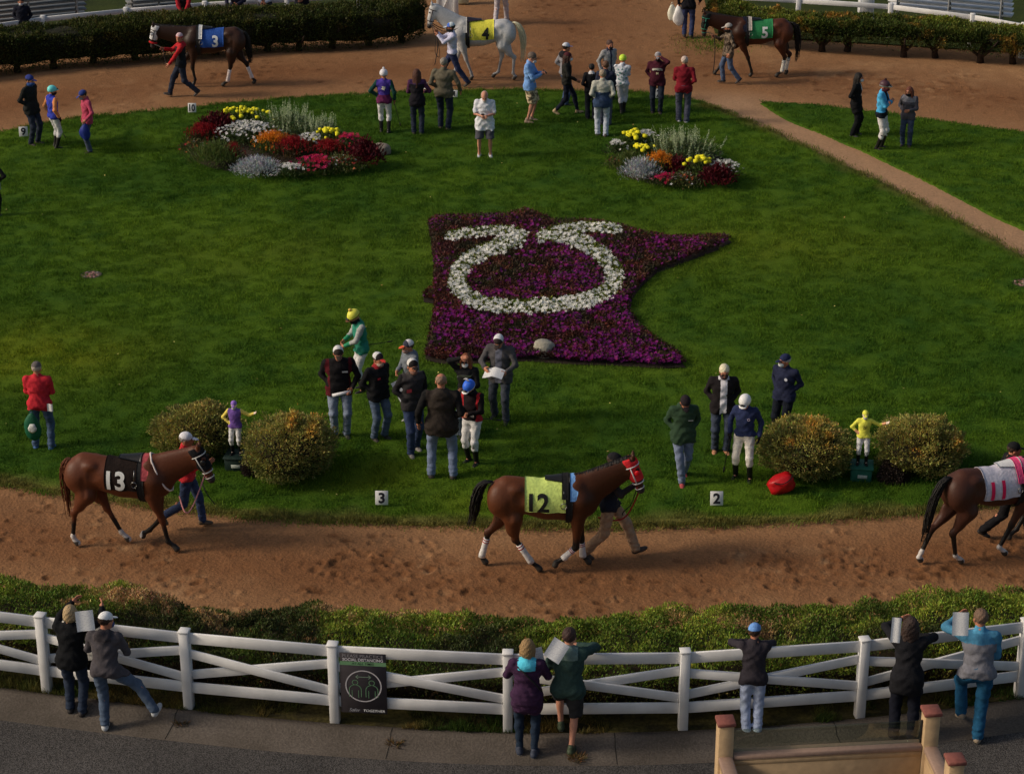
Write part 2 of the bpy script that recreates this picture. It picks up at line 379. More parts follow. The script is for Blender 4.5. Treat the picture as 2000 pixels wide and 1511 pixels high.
    if key == 'shoe':       # ankle at origin, sole at z=-.085, toe to -Y
        V, Q = skin([cone((0, .035, -.045), (0, -.06, -.055), .044, .042, .03), ell((0, -.10, -.060), (.046, .075, .034), .03), cone((0, .01, -.03), (0, .01, .02), .045, .043, .03)], .0125, lambda X, D: np.maximum(D, -.085 - X[:, 2]))
        c = V[Q].mean(1); return V, Q, np.where(c[:, 2] < -.066, 1, 0)
def ik(a, t, l1, l2, pole):
    a, t, pole = Vector(a), Vector(t), Vector(pole); d = t - a; L = min(d.length, (l1 + l2) * .999); d.normalize(); t = a + d * L
    x = (l1 * l1 - l2 * l2 + L * L) / (2 * L); h = math.sqrt(max(0, l1 * l1 - x * x)); p = pole - d * pole.dot(d)
    if p.length < 1e-4: p = Vector((0, .01, 0))
    return a + d * x + p.normalized() * h, t
ARMS = {'down': ((.27, -.02, .00), (.4, .8, 0)), 'pocket': ((.125, -.045, .085), (.8, 1, -.1)), 'front': ((.055, -.25, .20), (.7, .5, -.5)),
        'read': ((.11, -.30, .26), (.7, .4, -.6)), 'phone': ((.06, -.30, .30), (.6, .3, -.8)), 'ear': ((.095, -.10, .70), (.8, -.2, -.6)),
        'brow': ((.05, -.20, .80), (1, -.1, 0)), 'behind': ((.05, .17, .06), (.8, .6, 0)), 'fold': ((-.07, -.20, .31), (.8, .2, -.4)),
        'hip': ((.17, -.03, .10), (1, .3, 0)), 'up': ((.22, -.36, .78), (.8, -.3, -.5)), 'pout': ((.29, -.12, .02), (.6, .8, 0))}
SKIN = P(178, 118, 92, 1.15); SKIN2 = P(150, 96, 72, 1.1); SKIN3 = P(190, 135, 112, 1.15)
BLK = (.012, .012, .014)
def person(label, px, py, top=None, face=0, H=None, z=0., wd=1., dp=1., lean=0, side=0, twist=0, L=(.10, -.03, 0, 0), Rf=(-.10, .03, 0, 0), aL='down', aR='down',
           hd=(5, 0), t=None, b=None, shoe=((.05, .04, .035), (.4, .4, .4)), boots=None, hat=None, hair=('short', (.05, .03, .02)), mask=None, glasses=None, beard=None,
           gloves=None, skinc=SKIN, name='person', cat='person', group=None, grip=('relaxed', 'relaxed'), hipdrop=0., belly=0.):
    pos = G(px, py, z)
    wd *= 1.03
    if H is None: H = Hpx(px, py, top, z) * (.985 if not hat else .965)
    s = H / 1.76
    root = thing(name, label, cat, pos, R(face), group); S4 = Matrix.Scale(s, 4)
    # skeleton
    legL, legR = Vector((L[0], L[1], .085 + L[2])), Vector((Rf[0], Rf[1], .085 + Rf[2]))
    hz = .945 - hipdrop
    for f, sx in ((legL, .095), (legR, -.095)):
        hor = (f.x - sx) ** 2 + f.y ** 2; hz = min(hz, f.z + math.sqrt(max(.05, .862 ** 2 - hor)) + .02)
    hipc = Vector((0, 0, hz)); T = Matrix.Rotation(R(twist), 3, 'Z') @ Matrix.Rotation(R(lean), 3, 'X') @ Matrix.Rotation(R(side), 3, 'Y'); Tn = np.array(T)
    tp = lambda x, y, zz: hipc + T @ Vector((x, y, zz))
    hips = [hipc + Vector((.092 * wd, 0, -.02)), hipc + Vector((-.092 * wd, 0, -.02))]
    knees = []; ank = []
    for hp, f, sx in ((hips[0], legL, 1), (hips[1], legR, -1)):
        k, a = ik(hp, f, .44, .43, (sx * .12, -1, .1)); knees.append(k); ank.append(a)
    sh = [tp(.178 * wd, .01, .485), tp(-.178 * wd, .01, .485)]; elb = []; wr = []
    for i, (spec, sx) in enumerate(((aL, 1), (aR, -1))):
        tg, pl = ARMS[spec] if isinstance(spec, str) else (spec[0], spec[1] if len(spec) > 1 else (.7, .4, -.5))
        tg = tp(tg[0] * sx * (wd if tg[0] > .12 else 1), tg[1] * (1 + (dp - 1) * .8 if abs(tg[1]) < .2 else 1), tg[2]); pole = T @ Vector((pl[0] * sx, pl[1], pl[2]))
        e, q = ik(sh[i], tg, .29, .255, pole); elb.append(e); wr.append(q)
    nb = tp(0, .02, .545); Hm = Matrix.Translation(tp(0, .005, .575)) @ (T @ Matrix.Rotation(R(hd[1]), 3, 'Z') @ Matrix.Rotation(R(hd[0]) - R(lean) * .6, 3, 'X')).to_4x4() @ Matrix.Translation((0, -.03, .115)) @ Matrix.Scale(1.05, 4)
    s = H / min(1.80, max(1.52, (Hm @ Vector((0, .02, .118))).z))
    S4 = Matrix.Scale(s, 4)
    # body: one skin over the whole skeleton
    def torso(g, gd=None):
        gd = g if gd is None else gd
        o = [ell(tp(0, .005, .02), ((.158 * wd + g), (.112 * dp + gd), .135), .06, Tn), ell(tp(0, 0, .17), (.138 * wd + g, .098 * dp + gd, .16), .06, Tn),
             ell(tp(0, .0, .35), (.158 * wd + g, .112 * dp + gd, .19), .06, Tn), cone(tp(.145 * wd, .01, .475), tp(-.145 * wd, .01, .475), .058 + g * .6, .058 + g * .6, .07),
             cone(tp(0, .015, .47), tp(0, .01, .545), .075 + g * .5, .06 + g * .4, .05)]
        if belly: o.append(ell(tp(0, -.06 * dp, .13), (.13 * wd + g, .11 * dp * belly + gd, .15), .06, Tn))
        return o
    def arm(i, r0, r1, r2, e=1., k=.03):
        o = [cone(sh[i], elb[i], r0, r1, .04)]
        if e > 0: o.append(cone(elb[i], elb[i].lerp(wr[i], e), r1, r2, k))
        return o
    def leg(i, r0, r1, r2, e=1., calf=0):
        o = [cone(hips[i], knees[i], r0, r1, .05)]
        if e > 0:
            o.append(cone(knees[i], knees[i].lerp(ank[i], e), r1, r1 + (r2 - r1) * e, .03))
            if calf: m = knees[i].lerp(ank[i], .28); o.append(ell(m + Vector((0, .012, 0)), (calf, calf, .11), .03))
        return o
    pr = torso(0) + arm(0, .046, .037, .027) + arm(1, .046, .037, .027) + leg(0, .076, .050, .036, 1, .047) + leg(1, .076, .050, .036, 1, .047) + [cone(nb, Hm @ Vector((0, .02, -.07)), .055, .05, .03)]
    for i, f in ((0, L), (1, Rf)):
        fd = Matrix.Rotation(R(10 * (1 - 2 * i)), 3, 'Z') @ (Matrix.Rotation(R((L, Rf)[i][3]), 3, 'X') @ Vector((0, -.085, -.055))); pr.append(cone(ank[i] + fd * .1, ank[i] + fd, .030, .022, .03))
    Vb, Qb = skin(pr, .024); parts = [(Vb, Qb, 0)]
    hV, hQ, hm = tmpl('head'); parts.append((xf(hV, Hm), hQ, hm)); hands = []
    for i, sx in ((0, 1), (1, -1)):
        d = (wr[i] - elb[i]).normalized()
        if (aL, aR)[i] == 'pocket': d = (T @ Vector((-sx * .05, -.02, -1.))).normalized()
        n = T @ Vector((-sx, .25, -.1)); n = (n - d * n.dot(d)).normalized(); x = (-n).cross(-d)
        M = Matrix((x, -n, -d)).transposed().to_4x4(); V, Q, m = tmpl('hand_' + grip[i])
        if sx * (M @ Vector((1, 0, 0))).dot(Vector((0, -1, 0))) * sx < 0: V = V * np.array([-1, 1, 1]); Q = Q[:, ::-1]
        M = Matrix.Translation(wr[i]) @ M; parts.append((xf(V, M), Q, 3 if gloves else 0)); hands.append(M)
    V, Q, mi = merge(parts); hc = hair[1] if hair else (.2, .15, .1)
    mk('body', V * s, Q, [mat(skinc, .55, .06, 20, 0, 'skin'), mat((.03, .02, .018), .4, .05, 20, 0, 'plain'), mat(tuple(c * .75 for c in skinc), .5, .05, 20, 0, 'skin'), cloth(gloves or BLK)], root, mi)
    # clothes
    wob = lambda X, a: a * (np.sin(X[:, 2] * 37 + 2.2 * np.sin(X[:, 0] * 17 + py) + px) * np.sin(X[:, 0] * 19 + X[:, 1] * 23 + py) + 1.1 * (np.abs(np.sin(X[:, 2] * 21 + X[:, 0] * 13 * np.sin(px) + X[:, 1] * 11 + 1.7 * np.sin(X[:, 0] * 9 + X[:, 2] * 6 + py))) - .64))
    if b:
        kind = b.get('kind', 'jeans'); c = b['c']; g = {'jeans': .017, 'breeches': .018, 'shorts': .026, 'leggings': .010, 'slacks': .022}[kind]
        r = {'jeans': (.098, .074, .066, .97), 'breeches': (.102, .068, .05, .25), 'shorts': (.112, .108, .1, 0), 'leggings': (.088, .066, .046, .93), 'slacks': (.102, .080, .074, .99)}[kind]
        p2 = [ell(tp(0, .005, .02), (.158 * wd + g, .112 * dp + g, .135), .05, Tn), ell(tp(0, 0, .12), (.140 * wd + g, .10 * dp + g, .10), .05, Tn)]
        if belly: p2.append(ell(tp(0, -.05 * dp, .10), (.125 * wd + g, .10 * dp * belly + g, .12), .05, Tn))
        for i in (0, 1):
            if kind == 'shorts': p2.append(cone(hips[i], hips[i].lerp(knees[i], 1.1), r[0], r[1], .04))
            else: p2 += leg(i, r[0] * (1 + .4 * (wd - 1)), r[1], r[2], r[3], .058 if kind == 'leggings' else (.062 if kind == 'breeches' else 0))
        def post(X, D):
            zz = (X - np.array(hipc)) @ Tn[:, 2]; D = np.maximum(D, zz - .10); D = np.maximum(D, np.where(X[:, 0] > 0, knees[0].z, knees[1].z) + .03 - X[:, 2]) if kind == 'shorts' else D; low = np.clip((.45 - X[:, 2]) / .35, 0, 1)
            return D + wob(X, .006) + (.007 * low * np.sin(X[:, 2] * 95 + X[:, 0] * 15) if kind in ('jeans', 'slacks') else 0)
        V, Q = skin(p2, .019, post)
        mk({'jeans': 'jeans', 'breeches': 'breeches', 'shorts': 'shorts', 'leggings': 'leggings', 'slacks': 'trousers'}[kind], V * s, Q, cloth(c, b.get('mat', 'denim' if kind == 'jeans' else 'plain')), root)
    if t:
        g = t.get('th', .024); hem = t.get('hem', -.08); sl = t.get('sl', 'long'); ra = t.get('arm', .057)
        tz = torso(g); az = []
        hb = {'shorts': .118, 'slacks': .110, 'jeans': .106, 'breeches': .108}.get((b or {}).get('kind', 'jeans'), .10) * (1 + .4 * (wd - 1))
        if hem < .02: tz += [cone(hips[i], hips[i].lerp(knees[i], .45), hb + g * .25, hb + g * .25, .06) for i in (0, 1)]
        if hem < -.12:
            tz.append(ell(tp(0, 0, -.02), (.168 * wd + g, .125 * dp + g, .26), .06, Tn))
        for i in (0, 1):
            if sl == 'long': az += arm(i, ra + .006, ra - .006, ra - .016, .95)
            elif sl == 'roll': az += arm(i, ra + .004, ra - .004, ra - .008, .45)
            elif sl == 'short': az += [cone(sh[i], sh[i].lerp(elb[i], .80), ra + .0, ra + .004, .04)]
        if t.get('hood'): az += [ell(tp(0, .10, .50), (.125, .055, .085), .04, Tn), ell(tp(0, .02, .55), (.105, .095, .035), .03, Tn)]
        elif t.get('collar', 1): az += [cone(tp(0, .012, .545), tp(0, .005, .575), .068, .066, .02)]
        def post(X, D):
            zz = (X - np.array(hipc)) @ Tn[:, 2]; D = np.maximum(D, hem - zz + .012 * np.sin(X[:, 0] * 20)) if sl != 'x' else D
            D2 = D + wob(X, t.get('wr', .0075))
            if t.get('quilt'): D2 = D2 + .006 * np.abs(np.sin(zz * 42))
            return D2
        post0 = post
        V, Q = skin(tz + az, .0175, lambda X, D: _toppost(X, D, post0, az[:4] if sl != 'none' else [], hipc, Tn, hem))
        fc = V[Q].mean(1); lc = (fc - np.array(hipc)) @ Tn; mi = np.zeros(len(Q), int); ms = [cloth(t['c'], t.get('mat', 'plain'))]
        isarm = field(arm(0, ra, ra, ra) + arm(1, ra, ra, ra), fc) < field(tz, fc) - .001 if sl != 'none' else np.zeros(len(Q), bool)
        def setm(mask, c):
            ms.append(cloth(c)); mi[mask] = len(ms) - 1
        if 'yoke' in t: setm((lc[:, 2] > t.get('yz', .36)) & ~isarm, t['yoke'])
        if 'low' in t: setm((lc[:, 2] < t.get('lz', .24)) & ~isarm, t['low'])
        if 'sides' in t: setm((np.abs(lc[:, 0]) > .13 * wd) & ~isarm, t['sides'])
        if 'front' in t: setm((np.abs(lc[:, 0]) < t.get('fw', .045)) & (lc[:, 1] < -.02) & ~isarm & (lc[:, 2] > t.get('fz', -1)), t['front'])
        if 'slc' in t: setm(isarm, t['slc'])
        if 'cuff' in t:
            dl = np.minimum(np.linalg.norm(fc - np.array(wr[0]), axis=1), np.linalg.norm(fc - np.array(wr[1]), axis=1)); setm(isarm & (dl < .14), t['cuff'])
        if t.get('hood') and isinstance(t['hood'], tuple): setm((lc[:, 2] > .44) & (lc[:, 1] > .06) & (np.abs(lc[:, 0]) < .12) | (lc[:, 2] > .53) & (np.abs(lc[:, 0]) < .115), t['hood'])
        if 'neck' in t: setm((lc[:, 2] > .525) & (np.abs(lc[:, 0]) < .10), t['neck'])
        mk(t.get('n', 'jacket'), V * s, Q, ms, root, mi)
    if boots:
        for i in (0, 1):
            p3 = [cone(knees[i].lerp(ank[i], .18), ank[i], .063, .048, .03)]; V, Q = skin(p3, .017); fV, fQ, fm = tmpl('shoe')
            fM = Matrix.Translation(ank[i]) @ Matrix.Rotation(R(10 * (1 - 2 * i)), 4, 'Z') @ Matrix.Rotation(R((L, Rf)[i][3]), 4, 'X')
            c = V[Q].mean(1); k0 = knees[i].lerp(ank[i], .36).z; m1 = np.where(c[:, 2] > k0, 2, 0)
            V, Q, mi = merge([(V, Q, m1), (xf(fV, fM), fQ, fm)])
            mk('boot', V * s, Q, [mat((.012, .011, .011), .35, .1, 20, .1, 'leather'), mat((.02, .02, .02), .7), mat(boots, .5, .1, 20, .1, 'leather')], root, mi)
    elif shoe:
        for i in (0, 1):
            fV, fQ, fm = tmpl('shoe'); fM = Matrix.Translation(ank[i]) @ Matrix.Rotation(R(10 * (1 - 2 * i)), 4, 'Z') @ Matrix.Rotation(R((L, Rf)[i][3]), 4, 'X')
            mk('shoe', xf(fV, fM) * s, fQ, [mat(shoe[0], .6, .15, 40, .2, 'leather'), mat(shoe[1], .7)], root, fm)
    def onhead(nm, key, ms, parent=root):
        V, Q, mi = tmpl(key)
        if nm == 'hair' and hat: k_ = V[Q].mean(1); k_ = k_[:, 2] < .040 + .12 * (k_[:, 1] + .02); Q, mi = Q[k_], mi[k_]
        return mk(nm, xf(V, Hm) * s, Q, ms, parent, mi)
    if hair and not (hat and hat[0].startswith('helmet') and hair[0] in ('short', 'bald')):
        onhead('hair', 'hair_' + hair[0], mat(hair[1], .6, .3, 60, .6, 'hair'))
    if hat:
        c = hat[1]; f = hat[2] if len(hat) > 2 else c; br = hat[3] if len(hat) > 3 else f; gg = hat[4] if len(hat) > 4 else (.03, .03, .03)
        ms = [cloth(c), cloth(f), cloth(br), mat(gg, .2, .1, 10, 0, 'lens')]
        if hat[0].startswith('helmet'): ms[0] = mat(c, .45, .06, 20, .1, 'shell')
        onhead('helmet' if hat[0].startswith('helmet') else ('beanie' if hat[0] == 'beanie' else 'cap'), hat[0], ms)
    if mask: onhead('face_mask', mask[1] if len(mask) == 2 and isinstance(mask[1], str) else 'mask', cloth(mask[0]))
    if beard: onhead('beard', 'beard', mat(beard, .8, .3, 80, .6, 'hair'))
    if glasses: onhead('sunglasses', 'glasses', mat(glasses, .15, .05, 10, 0, 'lens'))
    W = Matrix.Translation(pos) @ Matrix.Rotation(R(face), 4, 'Z')
    return dict(root=root, s=s, W=W, hand=[W @ S4 @ (m @ Vector((0, -.02, -.07))) for m in hands], tp=lambda x, y, zz: tp(x, y, zz) * s, T=T, Hm=Hm, pos=pos, elb=[W @ S4 @ e for e in elb])
def _toppost(X, D, post, az, hipc, Tn, hem):
    d = post(X, D)
    if az: d = np.minimum(d, field(az, X) + .001)      # sleeves are not cut by the hem
    return d
def decal(p, V2, F, at, mt, name='lettering', back=False, curve=.16):
    """flat lettering bent on to a chest or back"""
    V = np.zeros((len(V2), 3)); 
    for i, (x, y, _) in enumerate(V2):
        yy = at[1] + curve * (1 - math.cos(x / curve)) * (1 if not back else -1) * .8
        V[i] = p['tp'](at[0] + (x if not back else -x), yy, at[2] + y)
    return mk(name, V, F, mt, p['root'], smooth=False)
# ------------------------------------------------------------------ horses
def horse(label, px, py, heading, coat, legs, poll, muz, tail, dark=(.012, .010, .009), legdark=.62, socks={}, sc=1.0, mane=True, tailc=None, cloth_=None, num=None, numc=None, side=-1,
          blink=None, blinkmask=.0, bridle=(.015, .012, .01), wraps=(), wrapc=(.72, .72, .72), rein=None, saddle=(.015, .015, .016), saddlecloth2=None, front=None, group=None, darkfront=0., nose=None, neckstrap=None, trims=None, mottle=0.):
    """faces local +X; legs: LF, RF, LH, RH each [(knee or hock x,z), (fetlock x,z), (hoof x,z)]"""
    pos = G(px, py); root = thing('horse', label, 'horse', pos, R(heading), group); root.scale = (sc, sc, sc)
    coat = np.array(coat); dark = np.array(dark)
    W = (1, 1.18, 1)
    pr = [ell((.46, 0, 1.19), (.36, .238, .352), .10), ell((.12, 0, 1.185), (.45, .268, .318), .10), ell((-.22, 0, 1.245), (.42, .252, .268), .10), ell((-.52, 0, 1.295), (.33, .25, .262), .10),
          cone((.50, 0, 1.50), (.12, 0, 1.43), .085, .10, .12, (1, 1.15, 1)), cone((-.15, 0, 1.44), (-.55, 0, 1.47), .09, .10, .10),
          ell((-.66, .10, 1.22), (.175, .14, .25), .06), ell((-.66, -.10, 1.22), (.175, .14, .25), .07), ell((.70, 0, 1.17), (.17, .19, .24), .08)]
    pv = Vector((poll[0], 0, poll[1])); mv = Vector((muz[0], poll[2] if len(poll) > 2 else 0, muz[1])); hd = (mv - pv).normalized(); hn = Vector((hd.z, 0, -hd.x)); hn = -hn if hn.x * (-1) + hn.z < 0 else hn   # hn: towards forehead
    hn = Vector((-hd.z, 0, hd.x)); hn = hn if hn.x > 0 or hn.z > 0 else -hn
    thr = pv + hd * .17 - hn * .10
    pr += [cone((.46, 0, 1.40), pv - hn * .07 + hd * .03, .17, .085, .10, (1, 1.6, 1)), cone((.66, 0, 1.22), thr, .175, .10, .10, (1, 1.5, 1)), cone((.56, 0, 1.30), pv.lerp(thr, .5) - hn * .03, .23, .10, .10, (1, 1.7, 1))]
    hm = Matrix((hd, Vector((0, 1, 0)), hd.cross(Vector((0, 1, 0))))).transposed(); hq = np.array(hm)
    pr += [cone(pv + hd * .06 - hn * .03, pv + hd * .34 - hn * .015, .104, .079, .06, (1, 1.15, 1)), cone(pv + hd * .30 - hn * .02, pv + hd * .54 - hn * .035, .075, .061, .05, (1, 1.1, 1)), ell(pv + hd * .19 - hn * .085, (.12, .076, .092), .05, hq),
           ell(pv + hd * .55 - hn * .035, (.055, .052, .058), .03, hq)]
    for sy in (1, -1):
        e0 = pv + hd * .0 + hn * .03 + Vector((0, sy * .045, 0)); e1 = e0 - hd * .10 + hn * .05 + Vector((0, sy * .012, 0)); pr.append(cone(e0, e0.lerp(e1, .5), .024, .027, .02)); pr.append(cone(e0.lerp(e1, .5), e1 - hd * .03, .026, .006, .02))
        pr.append(ell(pv + hd * .17 + hn * .045 + Vector((0, sy * .068, 0)), (.035, .02, .025), .02))
    for sy in (1, -1): pr += [ell((-.40, sy * .172, 1.44), (.085, .05, .055), .08), ell((.53, sy * .132, 1.28), (.12, .06, .24), .10)]
    LG = []
    for i, lg in enumerate(legs):
        sy = (1, -1)[i % 2]; fr = i < 2; y0 = sy * .135; y1 = sy * .115
        k, f, h = [Vector((a, y1, b)) for a, b in lg]
        if fr:
            el = Vector((.56, y0, .98)); pr += [cone((.60, sy * .15, 1.22), el, .165, .11, .07, (1, 1.25, 1)), cone(el, k + (el - k) * .12, .105, .055, .06), ell(k, (.056, .052, .07), .03)]
            fo = el.lerp(k, .25); pr.append(ell(fo, (.085, .075, .15), .06))
        else:
            st = Vector((-.47 + .12 * (k.x + .6), sy * .16, .93)); pr += [cone((-.62, sy * .14, 1.18), st, .195, .128, .08, (1, 1.35, 1)), cone(st, k + (st - k) * .10, .135, .056, .07), ell(k + Vector((-.012, 0, .01)), (.060, .045, .075), .03)]
            ga = st.lerp(k, .35); pr.append(ell(ga + Vector((-.05, 0, 0)), (.085, .062, .17), .05))
        pr += [cone(k, k.lerp(f, .9), .043, .034, .03), ell(f, (.043, .040, .045), .025), cone(f, h + Vector((0, 0, .04)), .034, .038, .02)]
        fd = (h - f); tip = Vector((fd.x, 0, 0)).normalized() * .035 if abs(fd.x) > .02 else Vector((.03, 0, 0))
        fwd = 1 if (h.z < .06 or fd.x > 0) else -.3
        pr += [cone(h + Vector((0, 0, .05)), h + Vector((.035 * fwd, 0, .0)), .040, .053, .015)]
        LG.append((k, f, h))
    for sy in (1, -1): pr += [ell((-.34, sy * .285, 1.33), (.09, .05, .11), .05, op='s'), ell((.37, sy * .285, 1.12), (.035, .028, .20), .06, op='s'), ell((-.50, sy * .31, 1.12), (.03, .04, .17), .05, op='s')]
    V, Q = skin(pr, .017, None)
    # coat
    cols = np.tile(coat, (len(V), 1)); x, y, z = V.T
    mot = snoise(V * np.array([1, 1, 1.]), 5.0, 3); cols = cols * (1 + .12 * mot[:, None] + mottle * snoise(V, 16., 5)[:, None])
    if darkfront: t = np.clip((x - .2) / .6, 0, 1)[:, None] * darkfront; cols = cols * (1 - t) + coat * .34 * t
    hh = np.clip((legdark - z) / .12, 0, 1); hh = np.where(z < .95, hh, 0)[:, None]; cols = cols * (1 - hh) + dark * hh
    for i, (k, f, h) in enumerate(LG):
        near = np.linalg.norm(V - np.array(h), axis=1); isf = near < .075; axisd = z - h.z
        cols[(near < .085) & (axisd < .055)] = (.045, .038, .032)
        if i in socks:
            p = f.lerp(k, socks[i]); d = (f - k).normalized(); s_ = (V - np.array(p)) @ np.array(d); lat = np.linalg.norm(V - np.array(f), axis=1)
            m = (s_ > 0) & (lat < .35) & (np.sign(y) == (1, -1)[i % 2]) & (z < .5) & ~((near < .075) & (axisd < .045)); cols[m] = (.62, .58, .55)
    mz = np.linalg.norm(V - np.array(pv + hd * .57 - hn * .03), axis=1); t = np.clip((.13 - mz) / .06, 0, 1)[:, None]; cols = cols * (1 - t) + np.array([.03, .026, .026]) * t
    for sy in (1, -1):
        e = pv + hd * .175 + hn * .05 + Vector((0, sy * .085, 0)); cols[np.linalg.norm(V - np.array(e), axis=1) < .022] = (.008, .006, .005)
    body = mk('body', V, Q, attr_mat('horse_coat', .50, .26, 0, .10, .12, 26), root, None, True, np.clip(cols, 0, 1))
    # mane and tail: locks of hair
    tc = np.array(tailc if tailc is not None else dark)
    hairm = attr_mat('horse_hair', .5, .3, 0, .25, .5, 60)
    r = random.Random(int(px)); mb = []
    def crest(xx):
        lo, hi = 1.2, 2.3
        zs = np.linspace(1.2, 2.3, 111); f = field(pr[:14], np.stack([np.full(111, xx), np.zeros(111), zs], 1)); i = np.where(f < 0)[0]; return zs[i[-1]] if len(i) else 1.5
    if mane:
        VV = []; FF = []; n = 0
        for j in range(64):
            t = j / 63; a = Vector((.50, 0, 1.5)).lerp(pv - hn * .02, t); a.z = crest(a.x); nd = Vector((0, side * .085, -.05))
            ln = .13 + .06 * r.random(); sw = .03 * r.uniform(-1, 1)
            pts = [a, a + nd * .5 + Vector((sw * .3, 0, -.01)), a + nd * .85 + Vector((sw, 0, -ln * .55)), a + nd * .9 + Vector((sw * 1.6, side * .01, -ln))]
            v, f = tube(pts, [.022, .022, .016, .004], 4); VV.append(v); FF.append(([q + n for q in f])); n += len(v)
        mk('mane', np.concatenate(VV), [np.concatenate([f[0] for f in FF]), np.concatenate([f[1] for f in FF])], hairm, root, None, True, np.tile(tc, (n, 1)))
    VV = []; FF = []; n = 0; tp_ = spline([(a, 0, b) for a, b in tail], 5)
    for j in range(70):
        ang = r.uniform(0, 6.28); rad = math.sqrt(r.random()); end = r.uniform(.62, 1.06); m = min(len(tp_), int(len(tp_) * end)); pts = []; rs = []
        for q in range(0, max(m, 5)):
            t = q / (len(tp_) - 1); wdt = .035 + .055 * math.sin(min(1, t * 1.25) * math.pi * .8); pts.append(tp_[q] + Vector((math.cos(ang) * rad * wdt, math.sin(ang) * rad * wdt * .9, 0)) + Vector((r.uniform(-1, 1), r.uniform(-1, 1), 0)) * .010); rs.append(.013 * (1 - .75 * t))
        v, f = tube(pts, rs, 4); VV.append(v); FF.append([q + n for q in f]); n += len(v)
    mk('tail', np.concatenate(VV), [np.concatenate([f[0] for f in FF]), np.concatenate([f[1] for f in FF])], hairm, root, None, True, np.tile(tc, (n, 1)))
    # tack laid on the skin
    core = [p for p in pr[:9]]
    def hit(x, a, off):
        """point on the barrel at length x, angle a from the spine (towards y = side of a)"""
        x = np.asarray(x, float); a = np.asarray(a, float); dy, dz = np.sin(a), np.cos(a); lo = np.zeros(len(x)); hi = np.full(len(x), .75)
        for _ in range(22):
            m = (lo + hi) / 2; Xp = np.stack([x, dy * m, 1.2 + dz * m], 1); ins = field(core, Xp) < off; lo = np.where(ins, m, lo); hi = np.where(ins, hi, m)
        return np.stack([x, dy * lo, 1.2 + dz * lo], 1)
    def patch(name, x0, x1, a0, a1, off, mats, nx=16, na=44, shape=None, parent=root, mi=None):
        u, v = np.meshgrid(np.linspace(0, 1, nx), np.linspace(0, 1, na), indexing='ij'); aa = a0 + (a1 - a0) * v; xx = x0 + (x1 - x0) * u
        if shape: xx, aa = shape(u, v, xx, aa)
        rip = .006 * np.sin(u * 17 + v * 9) * np.clip(np.abs(aa) - .6, 0, 1)
        p1 = hit(xx.ravel(), aa.ravel(), off + rip.ravel()); p0 = hit(xx.ravel(), aa.ravel(), off - .012)
        N = nx * na; g = np.arange(N).reshape(nx, na); q = np.stack([g[:-1, :-1], g[1:, :-1], g[1:, 1:], g[:-1, 1:]], -1).reshape(-1, 4)
        rim = np.concatenate([g[0, :], g[1:, -1], g[-1, -2::-1], g[-2:0:-1, 0]]); nx_ = np.roll(rim, -1); e = np.stack([rim, rim + N, nx_ + N, nx_], -1)
        m = None
        if mi is not None: m = np.concatenate([mi(u[:-1, :-1].ravel(), v[:-1, :-1].ravel()), np.zeros(len(e), int)])
        return mk(name, np.concatenate([p1, p0]), np.concatenate([q, e]), mats, parent, m)
    if cloth_ is not None:
        x0, x1 = (-.27, .50) if num != '13' else (-.16, .40)
        cl = patch('saddle_cloth', x0, x1, -1.95, 1.95, .016, cloth(cloth_), 22, 60)
        if num:
            Vt, Ft = text_mesh(num, .44, .030, 0, .05); Vt[:, 0] *= .86
            s_ = side; cx = -.05 if num != '13' else .03; xx = cx + Vt[:, 0] * (1 if s_ < 0 else -1); aa = s_ * (1.36 - Vt[:, 1] / .31)
            pts = hit(xx, aa, .026); mk('number', pts, Ft, mat(numc, .7, .03, 20, 0), cl, smooth=False)
    if saddlecloth2 is not None: patch('saddle_pad', .26, .56, -1.35, 1.35, .024, cloth(saddlecloth2), 10, 40)
    if saddle is not None:
        sd = patch('saddle', .04, .42, -.42, .42, .045, mat(saddle, .35, .15, 30, .15, 'leather'), 14, 16, lambda u, v, X, A: (X, A * (1 - .55 * (1 - u)) ))
        patch('girth', .36, .47, -3.05, 3.05, .030, mat((.012, .012, .013), .8), 6, 70)
        if front is not None: patch('shoulder_cloth', .43, .55, -1.25, 1.25, .034, cloth(front), 6, 40)
        if trims is not None: patch('saddle_flap', .30, .40, -1.15, 1.15, .052, cloth(trims), 6, 30)
        for sy in (1, -1):
            mb = MB(); a = Vector(hit([.33], [sy * .75], .05)[0]); b = Vector(hit([.33], [sy * 1.30], .05)[0]); mb.tube([a, b], .008); c = b + Vector((0, 0, -.06))
            mb.tube([c + Vector((.045 * math.cos(q * 6.283 / 12), sy * .006, .05 * math.sin(q * 6.283 / 12))) for q in range(13)], .007)
            mb.build('stirrup', mat((.25, .25, .25), .35, .1, 20, 0, 'metal', 1.), root, True)
    # head gear
    hp = pr[9:]
    def hring(t, r0, r1, off=.0, n=18, tilt=0.):
        """points round the head at distance t from the poll"""
        c = pv + hd * t - hn * .03; out = []
        for q in range(n + 1):
            a = 2 * math.pi * q / n; d = (hn * math.cos(a) + Vector((0, 1, 0)) * math.sin(a)); lo, hi = 0., (.125 if t < .2 else .16)
            for _ in range(18):
                m = (lo + hi) / 2; pt = c + d * m + hd * tilt * math.cos(a)
                if field(hp, np.array([tuple(pt)]))[0] < .006 + off: lo = m
                else: hi = m
            out.append(c + d * lo + hd * tilt * math.cos(a))
        return out
    mb = MB(); nb = hring(.40, .08, .08); mb.tube(nb, .011)
    bb = hring(.09, .1, .1); mb.tube(bb, .010); n = len(nb) - 1
    for q in (n // 4, 3 * n // 4): mb.tube([bb[q], bb[q].lerp(nb[q], .5) + Vector((0, .012 * (1 if q < n // 2 else -1), 0)), nb[q]], .010)
    bh = hring(.50, .07, .07); mb.tube(bh, .008)
